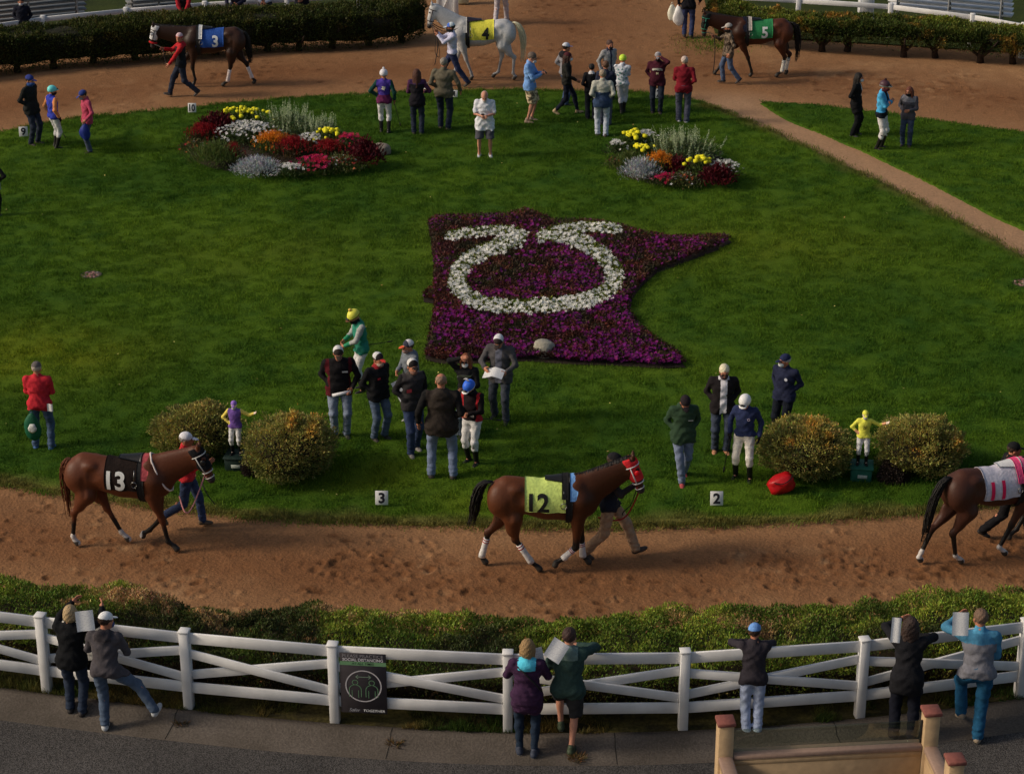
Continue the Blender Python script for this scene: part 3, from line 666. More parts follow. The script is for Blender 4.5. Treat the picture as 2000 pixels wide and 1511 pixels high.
    mb.build('bridle', mat(bridle, .6, .1, 20, .1, 'leather'), root, True)
    if blink is not None:
        # hood over the face: a shell just off the skin
        def post(X, D):
            rel = X - np.array(pv); s_ = rel @ np.array(hd); nn = rel @ np.array(hn); D = D - .012; D = np.maximum(D, s_ - .36); D = np.maximum(D, -.045 - s_)
            for sy in (1, -1):
                e = np.array(pv + hd * .18 + hn * .045 + Vector((0, sy * .085, 0))); D = np.maximum(D, .032 - np.linalg.norm(X - e, axis=1))
                e = np.array(pv + hd * -.02 + hn * .03 + Vector((0, sy * .05, 0))); D = np.maximum(D, .05 - np.linalg.norm(X - e, axis=1))
            D = np.maximum(D, -(nn + .13)); return D
        V, Q = skin([cone(pv - hn * .06 - hd * .02, pv + hd * .05 - hn * .05, .10, .10, .05, (1, 1.3, 1))] + hp[3:7], .0125, post); mk('blinkers', V, Q, cloth(blink), root)
        for sy in (1, -1):
            V, Q = skin([ell(pv + hd * .20 + hn * .03 + Vector((0, sy * .125, 0)), (.045, .02, .045), .02)], .011); mk('blinker_cup', V, Q, mat(tuple(c * .9 for c in blink), .4, .05), root)
    if nose is not None:
        V, F = tube(hring(.44, .08, .08, .012), .026, 8); mk('nose_roll', V, F, cloth(nose), root)
    if neckstrap is not None:
        pts = []
        for q in range(17):
            a = 2 * math.pi * q / 16; c = Vector((.72, 0, 1.30)); d = Vector((-.45 * math.cos(a), math.sin(a), .9 * math.cos(a))); lo, hi = 0, .6
            for _ in range(18):
                m = (lo + hi) / 2
                if field(pr[:12], np.array([tuple(c + d * m)]))[0] < .012: lo = m
                else: hi = m
            pts.append(c + d * lo)
        V, F = tube(pts, .016, 6); mk('neck_strap', V, F, cloth(neckstrap), root)
    if rein is not None:
        bit = pv + hd * .46 - hn * .06; mb = MB()
        for sy in (1, -1): mb.tube(spline([bit + Vector((0, sy * .065, 0)), bit.lerp(Vector((.62, sy * .20, 1.35)), .45) + Vector((0, sy * .05, -.12)), Vector((.60, sy * .19, 1.42)), Vector((.52, sy * .06, 1.585))], 7), .011)
        mb.build('reins', mat(rein, .7, .1), root, True)
    for i, kind in wraps:
        k, f, h = LG[i]; a = k.lerp(f, .22); b = k.lerp(f, 1.05); mb = MB(); V, F = tube([a, a.lerp(b, .3), a.lerp(b, .6), a.lerp(b, .85), b], [.052, .050, .049, .056, .054], 12); wv = mk('leg_wrap', V, F, cloth(wrapc), root)
        if kind:
            m2 = MB()
            for tt in (.04, .17): p = a.lerp(b, tt); q = a.lerp(b, tt + .045); m2.tube([p, q], .0545, 12)
            m2.build('stripe', cloth(kind), wv, True)
    Wm = Matrix.Translation(pos) @ Matrix.Rotation(R(heading), 4, 'Z') @ Matrix.Scale(sc, 4)
    return dict(root=root, bit=Wm @ (pv + hd * .47 - hn * .07 + Vector((0, side * .06, 0))), bit2=Wm @ (pv + hd * .47 - hn * .07 + Vector((0, -side * .06, 0))), W=Wm)
# ------------------------------------------------------------------ the setting
def pip(poly, X, Y):
    c = np.zeros(X.shape, bool); n = len(poly)
    for i in range(n):
        x1, y1 = poly[i][:2]; x2, y2 = poly[(i + 1) % n][:2]
        if y1 == y2: continue
        c ^= ((y1 > Y) != (y2 > Y)) & (X < (x2 - x1) * (Y - y1) / (y2 - y1) + x1)
    return c
def pdist(line, X, Y, closed=False):
    D = np.full(X.shape, 1e9); NX = np.zeros(X.shape); NY = np.zeros(X.shape); n = len(line)
    for i in range(n if closed else n - 1):
        x1, y1 = line[i][:2]; x2, y2 = line[(i + 1) % n][:2]; dx, dy = x2 - x1, y2 - y1; t = np.clip(((X - x1) * dx + (Y - y1) * dy) / (dx * dx + dy * dy), 0, 1)
        px, py = x1 + t * dx, y1 + t * dy; d = np.hypot(X - px, Y - py); m = d < D; D[m] = d[m]; NX[m] = px[m]; NY[m] = py[m]
    return D, NX, NY
def GL(pts, z=0., n=5, smooth=True):
    w_ = [G(a, b, z) for a, b in pts]; return [(v.x, v.y) for v in (spline(w_, n) if smooth else w_)]
def vnoise(X, Y, f, seed):
    r = np.random.default_rng(seed); T = r.uniform(-1, 1, (256, 256)); x = X * f + 71.3; y = Y * f + 33.7; i = np.floor(x).astype(int); j = np.floor(y).astype(int); u = x - i; v = y - j
    u = u * u * (3 - 2 * u); v = v * v * (3 - 2 * v); i0, i1, j0, j1 = i % 256, (i + 1) % 256, j % 256, (j + 1) % 256
    return (T[i0, j0] * (1 - u) + T[i1, j0] * u) * (1 - v) + (T[i0, j1] * (1 - u) + T[i1, j1] * u) * v
def fbm(X, Y, f, seed, o=4): return sum(vnoise(X, Y, f * 2 ** k, seed + k) * .5 ** k for k in range(o))
def mixc(a, b, t): t = np.clip(t, 0, 1)[:, None]; return np.asarray(a) * (1 - t) + np.asarray(b) * t

front_edge = [(-260, 905), (-100, 924), (0, 941), (130, 963), (290, 984), (476, 1006), (620, 1015), (800, 1021), (1000, 1026), (1200, 1027), (1330, 1021), (1480, 1020), (1740, 1003), (1906, 988), (2000, 976), (2250, 940)]
path_left = [(2250, 622), (2000, 500), (1850, 421), (1700, 346), (1540, 271), (1450, 232), (1385, 208)]
back_edge = [(1345, 197), (1246, 182), (1141, 180), (1013, 177), (905, 178), (781, 181), (680, 187), (560, 193), (350, 213), (210, 227), (126, 236), (0, 260), (-150, 300), (-300, 360)]
STAR_PX = [(110, 150), (160, 122), (400, 117), (600, 108), (690, 78), (770, 105), (860, 143), (1100, 150), (1250, 175), (1400, 215), (1560, 245), (1750, 242), (1900, 235), (1935, 262), (1850, 310), (1650, 385), (1480, 450), (1390, 530), (1340, 600), (1320, 680), (1370, 770), (1480, 860), (1600, 930), (1660, 1010), (1500, 1015), (1250, 1000), (950, 992), (700, 972), (400, 985), (200, 990), (90, 965), (110, 850), (140, 720), (150, 630), (85, 620), (80, 590), (140, 550), (145, 400), (125, 250)]
STAR = [(v.x, v.y) for v in (G(800 + a / 3.077, 380 + b / 3.077, .14) for a, b in STAR_PX)]
LAWN = GL(front_edge) + GL(path_left) + GL(back_edge)
LAWN2 = GL([(1482, 199), (1600, 206), (1750, 223), (1900, 246), (2000, 258), (2250, 296)], n=4) + GL([(2250, 560), (2000, 450), (1850, 376), (1700, 302), (1560, 244), (1500, 212)], n=4)
def lawn_col(X, Y):
    a = fbm(X, Y, .35, 11); b = fbm(X, Y, 1.6, 21); c = np.tile(np.array(P(54, 82, 21)), (len(X), 1))
    c = mixc(c, P(78, 104, 25), .55 + .45 * a); c = mixc(c, P(46, 77, 23), .25 + .40 * b + .32 * fbm(X, Y, 6., 25, 3))
    ds, _, _ = pdist(STAR, X, Y, True); c = mixc(c, P(92, 112, 34), np.exp(-(ds / .45) ** 2) * .35)
    for (px, py, rx, ry, s) in ((60, 690, 2.2, 1.6, .75), (700, 930, 1.2, .6, .5), (1500, 480, 3., 2., .35), (950, 985, 1.0, .5, .4), (500, 500, 3, 2, .25)):
        q = G(px, py); t = np.exp(-(((X - q.x) / rx) ** 2 + ((Y - q.y) / ry) ** 2)) * s * (1 + .5 * b); c = mixc(c, P(104, 114, 24), t)
    d, _, _ = pdist(GL(front_edge), X, Y); c = mixc(c, P(116, 106, 60), (1 - d / (.38 + .2 * b)) * .8)
    d, _, _ = pdist(GL(path_left), X, Y); c = mixc(c, P(108, 98, 54), (1 - d / (.35 + .2 * b)) * .7)
    return c
def lawn_sheet(name, poly, z, h=.12, kind='structure'):
    A = np.array(poly); lo = A.min(0) - h; hi = A.max(0) + h; nx, ny = (np.ceil((hi - lo) / h)).astype(int) + 1
    X, Y = np.meshgrid(lo[0] + h * np.arange(nx), lo[1] + h * np.arange(ny), indexing='ij'); I = pip(poly, X, Y)
    cell = I[:-1, :-1] | I[1:, :-1] | I[1:, 1:] | I[:-1, 1:]; ids = np.arange(nx * ny).reshape(nx, ny)
    q = np.stack([ids[:-1, :-1], ids[1:, :-1], ids[1:, 1:], ids[:-1, 1:]], -1)[cell]; use = np.unique(q); rm = np.full(nx * ny, -1); rm[use] = np.arange(len(use))
    x = X.ravel()[use].copy(); y = Y.ravel()[use].copy(); ins = I.ravel()[use]; _, px, py = pdist(poly, x[~ins], y[~ins], True); x[~ins] = px; y[~ins] = py
    zz = z + .012 * fbm(x, y, 2.5, 5); zz[~ins] = -.045
    return tag(mk(name, np.stack([x, y, zz], 1), rm[q], attr_mat('turf', .9, .05, 0, .3, 1., 30), cols=lawn_col(x, y) * .72), None, None, kind=kind)  # sheet colour darkened so the gaps between blades read as shade
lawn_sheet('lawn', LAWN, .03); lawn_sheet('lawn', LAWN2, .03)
def view_ok(X, Y, m=1.5):
    zc = Y * math.cos(PITCH) + CAM_H * math.sin(PITCH); return np.abs(X) < zc * 1000 / FPX + m
def blades(name, n, poly, z0, hgt, wid, colf, edge=None, keep=None, lean=.7, boxs=None, jit=.32):
    A = np.array(poly); lo, hi = A.min(0), A.max(0); k = int(n * 1.0)
    X = RNG.uniform(lo[0], hi[0], k * 3); Y = RNG.uniform(lo[1], hi[1], k * 3); m = pip(poly, X, Y) & view_ok(X, Y)
    if keep is not None: m &= keep(X, Y)
    X, Y = X[m][:n], Y[m][:n]
    return blade_mesh(name, X, Y, z0, hgt, wid, colf, lean, jit)
def blade_mesh(name, X, Y, z0, hgt, wid, colf, lean=.6, jit=.30):
    n = len(X); cl = fbm(X, Y, 5., 77, 3); hh = hgt * (1 + .8 * cl) * RNG.uniform(.6, 1.25, n); a = RNG.uniform(0, 6.283, n); l = RNG.uniform(.1, lean, n) * hh; d = RNG.uniform(0, 6.283, n)
    # clumps lean together
    d = np.where(RNG.random(n) < .38, 3.1 * fbm(X, Y, 1.2, 99, 2) + 4.4, d)
    sx, sy = np.cos(a) * wid / 2, np.sin(a) * wid / 2; V = np.empty((n, 3, 3)); V[:, 0] = np.stack([X - sx, Y - sy, np.full(n, z0)], 1); V[:, 1] = np.stack([X + sx, Y + sy, np.full(n, z0)], 1)
    V[:, 2] = np.stack([X + l * np.cos(d), Y + l * np.sin(d), z0 + hh], 1)
    c = colf(X, Y) * (1 + jit * RNG.normal(size=(n, 1))) * (1 + np.array([.12, .04, -.05]) * RNG.normal(size=(n, 1))); c = np.repeat(np.clip(c, .002, .8), 3, 0)
    return mk(name, V.reshape(-1, 3), np.arange(3 * n).reshape(-1, 3), attr_mat('grass', .75, .12, .25), cols=c, smooth=False)
tag(blades('grass', 900000, LAWN, .02, .052, .012, lawn_col, keep=lambda X, Y: ~pip(STAR, X, Y)), 'short mown green lawn grass covering the paddock', 'grass', kind='stuff')
tag(blades('grass', 60000, LAWN2, .025, .045, .015, lawn_col), 'mown green grass on the lawn right of the dirt path', 'grass', kind='stuff')
ed = GL(front_edge, n=60); E_ = np.array(ed); ii = RNG.integers(0, len(E_), 24000); ed2 = np.array(GL(path_left + back_edge, n=60)); jj = RNG.integers(0, len(ed2), 22000)
EX = np.concatenate([E_[ii], ed2[jj]]) + RNG.normal(0, .10, (46000, 2)); tag(blade_mesh('grass', EX[:, 0], EX[:, 1], .0, .06, .014, lawn_col, .9), 'ragged dry grass fringe along the lawn edge', 'grass', kind='stuff')
POSTS = [G(a, b) for a, b in ((-205, 1309), (93, 1348), (370, 1380), (655, 1407), (992, 1424), (1333, 1421), (1678, 1397), (1990, 1358), (2300, 1300))]
FC = spline(POSTS, 10)
n_ = 110; lx, ly = RNG.uniform(-13, 13, n_), RNG.uniform(30, 57, n_); ok_ = pip(LAWN, lx, ly) & ~pip(STAR, lx, ly); lx, ly = lx[ok_], ly[ok_]; a_ = RNG.uniform(0, 6.28, len(lx)); q_ = np.array([[0, 0], [.5, .35], [1, 0], [.5, -.35]]) * .045; V = np.zeros((len(lx), 4, 3)); V[:, :, 0] = lx[:, None] + np.cos(a_)[:, None] * q_[:, 0] - np.sin(a_)[:, None] * q_[:, 1]; V[:, :, 1] = ly[:, None] + np.sin(a_)[:, None] * q_[:, 0] + np.cos(a_)[:, None] * q_[:, 1]; V[:, :, 2] = .07 + RNG.normal(0, .008, (len(lx), 4))
tag(mk('fallen_leaves', V.reshape(-1, 3), np.arange(4 * len(lx)).reshape(-1, 4), attr_mat('dry_leaf', .8), cols=np.repeat(np.array([P(170, 160, 90), P(150, 120, 70), P(110, 110, 60)])[RNG.integers(0, 3, len(lx))], 4, 0), smooth=False), 'tiny pale fallen leaves scattered over the lawn', 'leaves', kind='stuff')
# ---- dirt walking ring
def dirt(h, x0, x1, y0, y1, seed):
    wn = max(2, int(.22 / h)); nx, ny = int((x1 - x0) / h), int((y1 - y0) / h); xs = x0 + h * np.arange(nx); ys = y0 + h * np.arange(ny)
    X, Y = np.meshgrid(xs, ys, indexing='ij'); Z = -.030 + .014 * fbm(X, Y, .8, 3) + .006 * fbm(X, Y, 5., 9, 2); Wt = .25 * fbm(X, Y, .5, 31) + .12 * fbm(X, Y, 3., 33)
    ringF = GL([(-200, 1015), (0, 1040), (250, 1075), (500, 1100), (800, 1125), (1050, 1130), (1300, 1125), (1600, 1105), (1850, 1085), (2000, 1075), (2200, 1050)])
    loose = np.zeros_like(X); fm = Y < 40; loose[fm] = np.clip(1.25 - pdist(ringF, X[fm], Y[fm])[0] / 1.3, 0, 1)
    back = GL([(-200, 235), (0, 205), (300, 165), (600, 140), (900, 130), (1300, 130), (1600, 150), (1800, 170), (2000, 200), (2200, 225)]); fm = Y > 44; loose[fm] = np.maximum(loose[fm], np.clip(1.1 - pdist(back, X[fm], Y[fm])[0] / 2.4, 0, 1))
    ctr = G(1120, 40); loose = np.maximum(loose, .9 * np.exp(-((X - ctr.x) / 3.2) ** 2 - ((Y - ctr.y) / 9) ** 2))
    n = 0; r = random.Random(seed)
    hx = RNG.uniform(x0 + .4, x1 - .4, 60000); hy = RNG.uniform(y0 + .4, y1 - .4, 60000); hi_ = ((hx - x0) / h).astype(int); hj = ((hy - y0) / h).astype(int)
    clus = fbm(hx, hy, .55, 19, 3); keep = RNG.random(60000) < loose[hi_, hj] * np.clip(.10 + .75 * clus, .015, .8) * (.24 if h < .05 else 1) + .006; keep &= ~pip(LAWN, hx, hy) & view_ok(hx, hy); kk = np.where(keep)[0][:12000]
    for k in kk:
        i, j = hi_[k], hj[k]; s = slice(i - wn, i + wn + 1), slice(j - wn, j + wn + 1); dx, dy = X[s] - hx[k], Y[s] - hy[k]; rr = r.uniform(.04, .085); d = np.sqrt(dx * dx + dy * dy * 1.3) / rr
        dep = r.uniform(.008, .026); Z[s] -= dep * np.exp(-d * d) - dep * .55 * np.exp(-((d - 1.5) / .45) ** 2) * (1 + .8 * np.sin(np.arctan2(dy, dx) + r.uniform(0, 6))); Wt[s] += .55 * np.exp(-d * d * .6) * r.uniform(-.7, 1.5)
    for k in RNG.choice(len(hx), 9000, False):
        if RNG.random() > loose[hi_[k], hj[k]] * np.clip(.2 + .8 * clus[k], .02, .8): continue
        i, j = hi_[k], hj[k]; w2 = max(1, int(.08 / h)); s = slice(i - w2, i + w2 + 1), slice(j - w2, j + w2 + 1); Z[s] += r.uniform(.006, .022) * np.exp(-((X[s] - hx[k]) ** 2 + (Y[s] - hy[k]) ** 2) / r.uniform(.02, .045) ** 2)
    Z = np.minimum(Z, .012)
    yf = np.interp(xs, [p.x for p in FC], [p.y for p in FC]); I = pip(LAWN, X, Y) | pip(LAWN2, X, Y); d = np.ones_like(X); inner = I.copy()
    for a in range(int(.4 / h)): inner[1:-1, 1:-1] = inner[1:-1, 1:-1] & inner[:-2, 1:-1] & inner[2:, 1:-1] & inner[1:-1, :-2] & inner[1:-1, 2:]
    Z[I] = np.minimum(Z[I], -.01)
    vis = view_ok(X, Y, 2.5) & ~inner & (Y > yf[:, None] + .9); cell = vis[:-1, :-1] & vis[1:, :-1] & vis[1:, 1:] & vis[:-1, 1:]; ids = np.arange(nx * ny).reshape(nx, ny)
    q = np.stack([ids[:-1, :-1], ids[1:, :-1], ids[1:, 1:], ids[:-1, 1:]], -1)[cell]; use = np.unique(q); rm = np.full(nx * ny, -1); rm[use] = np.arange(len(use))
    x, y, zz, wt, lo = X.ravel()[use], Y.ravel()[use], Z.ravel()[use], Wt.ravel()[use], loose.ravel()[use]
    c = mixc(np.tile(P(130, 97, 68), (len(x), 1)), P(104, 70, 45), .15 + lo * .75 + wt * .4); c = mixc(c, P(74, 48, 29), wt * 1.0 - .22); c = mixc(c, P(148, 116, 84), -wt * 1.2 - .15)
    pm = [((a[0] + b[0]) / 2, (a[1] + b[1]) / 2) for a, b in zip(GL([(1430, 205), (1505, 238), (1620, 300), (1775, 361), (1925, 436), (2060, 505), (2250, 600)], smooth=False), GL([(1430, 205), (1505, 238), (1620, 300), (1775, 361), (1925, 436), (2060, 505), (2250, 600)], smooth=False))]
    dP, _, _ = pdist(pm, x, y); c = mixc(c, P(140, 110, 84), (1.5 - dP / 1.1) * .9)
    c *= (1 + .035 * RNG.normal(size=(len(x), 1)))
    tag(mk('dirt_track', np.stack([x, y, zz], 1), rm[q], attr_mat('dirt', .95, .1, 0, .15, .7, 22), cols=np.clip(c, .01, .6)), None, None, kind='structure')
dirt(.036, -13.5, 13.5, 25.9, 37.5, 4); dirt(.07, -19., 19., 37.5, 76., 5)
tag(mk('ground', [(-900, 4, -.34), (900, 4, -.34), (900, 1600, -.34), (-900, 1600, -.34)], [[[0, 1, 2, 3]]], mat(P(70, 78, 40), .95, .2, .6, .3, 'soil')), None, None, kind='structure')
# ---- kerb, verge and road along the fence
def offs(d, z): 
    out = []
    for i, p in enumerate(FC):
        t = (FC[min(i + 1, len(FC) - 1)] - FC[max(i - 1, 0)]).normalized(); out.append(Vector((p.x + t.y * d, p.y - t.x * d, z)))
    return out
def ribbon(name, prof, m, jit=0., parent=None):
    L = [offs(d, z) for d, z in prof]; n = len(FC); V = [tuple(p) for l in L for p in l]; F = [[a * n + i, (a + 1) * n + i, (a + 1) * n + i + 1, a * n + i + 1] for a in range(len(L) - 1) for i in range(n - 1)]
    return mk(name, V, np.array(F), m, parent, smooth=False)
def ground_mat(name, c1, c2, sc1, sc2, bump, speck=0.):
    m = bpy.data.materials.new(name); m.use_nodes = True; n = m.node_tree.nodes; L = m.node_tree.links; b = n['Principled BSDF']; b.inputs['Roughness'].default_value = .93; b.inputs['Specular IOR Level'].default_value = .15
    tc = n.new('ShaderNodeTexCoord'); a = n.new('ShaderNodeTexNoise'); a.inputs['Scale'].default_value = sc1; a.inputs['Detail'].default_value = 6; v = n.new('ShaderNodeTexNoise'); v.inputs['Scale'].default_value = sc2; v.inputs['Detail'].default_value = 3
    for q in (a, v): L.new(tc.outputs['Object'], q.inputs['Vector'])
    mr = n.new('ShaderNodeMapRange'); mr.inputs[1].default_value = .32; mr.inputs[2].default_value = .68; L.new(a.outputs['Fac'], mr.inputs[0])
    mx = n.new('ShaderNodeMix'); mx.data_type = 'RGBA'; mx.inputs['A'].default_value = (*c1, 1); mx.inputs['B'].default_value = (*c2, 1); L.new(mr.outputs[0], mx.inputs['Factor'])
    m2 = n.new('ShaderNodeMapRange'); m2.inputs[1].default_value = .35; m2.inputs[2].default_value = .7; m2.inputs[3].default_value = 1 - speck; m2.inputs[4].default_value = 1 + speck * 1.5; L.new(v.outputs['Fac'], m2.inputs[0])
    s = n.new('ShaderNodeVectorMath'); s.operation = 'SCALE'; L.new(mx.outputs['Result'], s.inputs[0]); L.new(m2.outputs[0], s.inputs['Scale']); L.new(s.outputs[0], b.inputs['Base Color'])
    bp = n.new('ShaderNodeBump'); bp.inputs['Strength'].default_value = bump; bp.inputs['Distance'].default_value = .02; L.new(v.outputs['Fac'], bp.inputs['Height']); L.new(bp.outputs[0], b.inputs['Normal']); return m
road = ribbon('road', [(.66, -.125), (3., -.13), (8, -.14), (22, -.16)], ground_mat('asphalt', P(56, 54, 53), P(71, 68, 66), .6, 60, 1., .6)); tag(road, None, None, kind='structure')
kerb = ribbon('kerb', [(.07, -.3), (.07, .004), (.21, .0), (.28, -.095), (.68, -.117), (.68, -.3)], ground_mat('concrete', P(68, 62, 56), P(85, 78, 72), 1.1, 34, .6, .18)); tag(kerb, None, None, kind='structure')
verge = ribbon('verge', [(.075, -.012), (-.5, .01), (-2.6, .0)], ground_mat('verge_soil', P(38, 34, 20), P(62, 56, 26), 3., 18, .8, .3)); tag(verge, None, None, kind='structure')
V, F = [], []; dj = MB(); lens = [0]
for a, b in zip(FC, FC[1:]): lens.append(lens[-1] + (b - a).length)
for s_ in np.arange(1.3, lens[-1], 3.05):
    i = int(np.searchsorted(lens, s_)) - 1; t = (s_ - lens[i]) / (lens[i + 1] - lens[i]); pr_ = [offs(d, z + .003)[i].lerp(offs(d, z + .003)[i + 1], t) for d, z in ((.08, .004), (.21, 0), (.28, -.095), (.67, -.117))]
    tv = (FC[i + 1] - FC[i]).normalized() * .006; n0 = len(V); V += [tuple(p + k * tv) for p in pr_ for k in (1, -1)]; F += [[n0 + 2 * k, n0 + 2 * k + 1, n0 + 2 * k + 3, n0 + 2 * k + 2] for k in range(3)]
mk('joint', V, np.array(F), mat((.02, .018, .015), .95), kerb, smooth=False)['kind'] = 'stuff'
fx = np.concatenate([RNG.choice(len(FC) - 1, 26000)]); ft = RNG.random(26000); F0 = np.array([tuple(p) for p in FC]); pts = F0[fx] + (F0[fx + 1] - F0[fx]) * ft[:, None]; tt = F0[fx + 1] - F0[fx]; tt /= np.linalg.norm(tt, axis=1)[:, None]
dd = np.clip(RNG.exponential(.28, 26000), 0, 1.2) - .10; gx = pts[:, 0] - tt[:, 1] * dd; gy = pts[:, 1] + tt[:, 0] * dd; kp = fbm(gx, gy, 1.1, 41) > -.25
def verge_col(X, Y): return mixc(np.tile(P(44, 62, 22), (len(X), 1)), P(92, 78, 42), .3 + .8 * fbm(X, Y, 1.5, 61))
tag(blade_mesh('grass', gx[kp], gy[kp], -.01, .10, .012, verge_col, .9), 'rough uncut grass under the white fence', 'grass', kind='stuff')
# ---- white fence with crossed braces
WHITE = mat((.74, .73, .725), .6, .10, 3.5, .12, 'white_paint')
fe = thing('fence', 'white paddock fence with crossed braces along the kerb in the foreground', 'fence', tuple(POSTS[4]))
fo = Vector(POSTS[4])
for i, p in enumerate(POSTS):
    t = (POSTS[min(i + 1, len(POSTS) - 1)] - POSTS[max(i - 1, 0)]).normalized(); M = Matrix((t, Vector((-t.y, t.x, 0)), Vector((0, 0, 1)))).transposed(); mb = MB()
    mb.box(Vector((0, 0, .60)), (.13, .13, 1.24), M, .006); mb.box(Vector((0, 0, 1.232)), (.15, .15, .03), M, .008)
    mb.build('post', WHITE, fe, loc=p - fo)
for a, b in zip(POSTS, POSTS[1:]):
    d = (b - a).normalized(); A, B = a + d * .062 - fo, b - d * .062 - fo
    for nm, z0, z1, w_, off in (('rail', 1.12, 1.12, .165, 0), ('rail', .33, .33, .165, 0), ('brace', .88, .50, .135, .012), ('brace', .52, .90, .135, -.030)):
        nn = Vector((d.y, -d.x, 0)) * off; mb = MB(); mb.beam(A + nn + Vector((0, 0, z0)), B + nn + Vector((0, 0, z1)), .038, w_); mb.build(nm, WHITE, fe)
# sign on the fence
a, b = POSTS[3], POSTS[4]; d = (b - a).normalized(); nrm = Vector((d.y, -d.x, 0)); sg = thing('sign', 'dark social distancing sign with two outlined figures hung on the white fence', 'sign', a + d * .42 + nrm * .05 + Vector((0, 0, .66)))
Ms = Matrix((d, Vector((0, 0, 1)), nrm)).transposed().to_4x4(); SW, SH = .64, .95
def flat(name, V2, F2, z, m, parent=sg, M=Ms): return mk(name, xf(np.column_stack([np.asarray(V2, float)[:, :2], np.full(len(V2), z)]), M), F2, m, parent, smooth=False)
def rect(x0, y0, x1, y1): return np.array([(x0, y0), (x1, y0), (x1, y1), (x0, y1)]), np.array([[0, 1, 2, 3]])
def ring(cx, cy, r0, r1, a0=0, a1=360, n=40):
    an = np.radians(np.linspace(a0, a1, n)); V = np.concatenate([np.stack([cx + r0 * np.cos(an), cy + r0 * np.sin(an)], 1), np.stack([cx + r1 * np.cos(an), cy + r1 * np.sin(an)], 1)]); return V, np.array([[i, n + i, n + i + 1, i + 1] for i in range(n - 1)])
def stroke(pts, w_):
    pts = np.array(pts, float); V = []; F = []
    for k in range(len(pts) - 1):
        t = pts[k + 1] - pts[k]; t /= np.linalg.norm(t); n_ = np.array([-t[1], t[0]]) * w_ / 2; e = t * w_ / 2; V += [pts[k] - n_ - e, pts[k] + n_ - e, pts[k + 1] + n_ + e, pts[k + 1] - n_ + e]; F.append([4 * k + 3, 4 * k + 2, 4 * k + 1, 4 * k][::-1])
    return np.array(V), np.array(F)
mb = MB(); mb.box((0, 0, 0), (SW, SH, .012), Ms.to_3x3(), .003); mb.build('panel', mat(P(48, 44, 48), .5, .08, 12, .05), sg)
GRN, LGT = mat(P(98, 135, 98), .6, .05), mat(P(170, 165, 168), .6, .05)
flat('band', *rect(-SW / 2, .285, SW / 2, .345), .0075, GRN); V, F = text_mesh('AT ALL TIMES', .05, .01, .2); bt = flat('lettering', V + np.array([0, .315, 0]), F, .010, mat(P(40, 55, 42), .7))
V, F = text_mesh('PLEASE PRACTICE', .068); V[:, 0] *= .56 / np.ptp(V[:, 0]); flat('lettering', V + np.array([0, .435, 0]), F, .009, mat(P(130, 126, 130), .7))
V, F = text_mesh('SOCIAL DISTANCING', .062, .02); V[:, 0] *= .56 / np.ptp(V[:, 0]); flat('lettering', V + np.array([0, .375, 0]), F, .009, mat(P(190, 186, 190), .7))
flat('circle', *ring(0, 0 - .04, .235, .252, n=60), .0085, LGT)
fg = []; 
for sx in (-1, 1):
    cx = sx * .115; V1, F1 = ring(cx, .015, .033, .043, n=24); V2, F2 = ring(cx - 0, -.105, .078, .089, 0, 180, 24); V3, F3 = stroke([(cx - .083, -.105), (cx - .083, -.21 + .0)], .011); V4, F4 = stroke([(cx + .083, -.105), (cx + .083, -.21)], .011); V5, F5 = stroke([(cx - .045, -.115), (cx - .045, -.225)], .009); V6, F6 = stroke([(cx + .045, -.115), (cx + .045, -.225)], .009)
    n = 0; VV, FF = [], []
    for v, f in ((V1, F1), (V2, F2), (V3, F3), (V4, F4), (V5, F5), (V6, F6)): VV.append(v); FF.append(f + n); n += len(v)
    flat('figure_outline', np.concatenate(VV), np.concatenate(FF), .0085, mat(P(88, 122, 92), .6))
V, F = stroke([(-.10, .105), (.10, .105)], .010); Va, Fa = stroke([(-.075, .13), (-.105, .105), (-.075, .08)], .010); Vb, Fb = stroke([(.075, .13), (.105, .105), (.075, .08)], .010)
flat('arrow', np.concatenate([V, Va, Vb]), np.concatenate([F, Fa + len(V), Fb + len(V) + len(Va)]), .0085, mat(P(110, 130, 112), .6))
V, F = text_mesh('Safer', .075, 0, .3); flat('lettering', V + np.array([-.13, -.425, 0]), F, .0085, mat(P(150, 150, 155), .6)); V, F = text_mesh('TOGETHER', .055, .015, .15); V[:, 0] *= .30 / np.ptp(V[:, 0]); flat('lettering', V + np.array([.14, -.43, 0]), F, .0085, mat(P(200, 196, 200), .6))
# ---- leaves
def leafmesh(P0, D, L, Wd, cols):
    """one diamond leaf per point"""
    n = len(P0); D = D / np.linalg.norm(D, axis=1)[:, None]; rnd = RNG.normal(size=(n, 3)); S = np.cross(D, rnd); S /= np.linalg.norm(S, axis=1)[:, None]; L = np.broadcast_to(L, n)[:, None]; Wd = np.broadcast_to(Wd, n)[:, None]
    V = np.empty((n, 4, 3)); N = np.cross(D, S); V[:, 0] = P0; V[:, 1] = P0 + D * L * .5 + S * Wd / 2 + N * L * .08; V[:, 2] = P0 + D * L; V[:, 3] = P0 + D * L * .5 - S * Wd / 2 + N * L * .08
    return V.reshape(-1, 3), np.arange(4 * n).reshape(-1, 4), np.repeat(cols, 4, 0)
def jitc(c, n, a=.25, b=.12): c = np.asarray(c); return np.clip((c if c.ndim == 2 else np.tile(c, (n, 1))) * (1 + a * RNG.normal(size=(n, 1))) * (1 + b * RNG.normal(size=(n, 3))), .004, .8)
LEAF = lambda: attr_mat('leaf', .6, .25, .22)
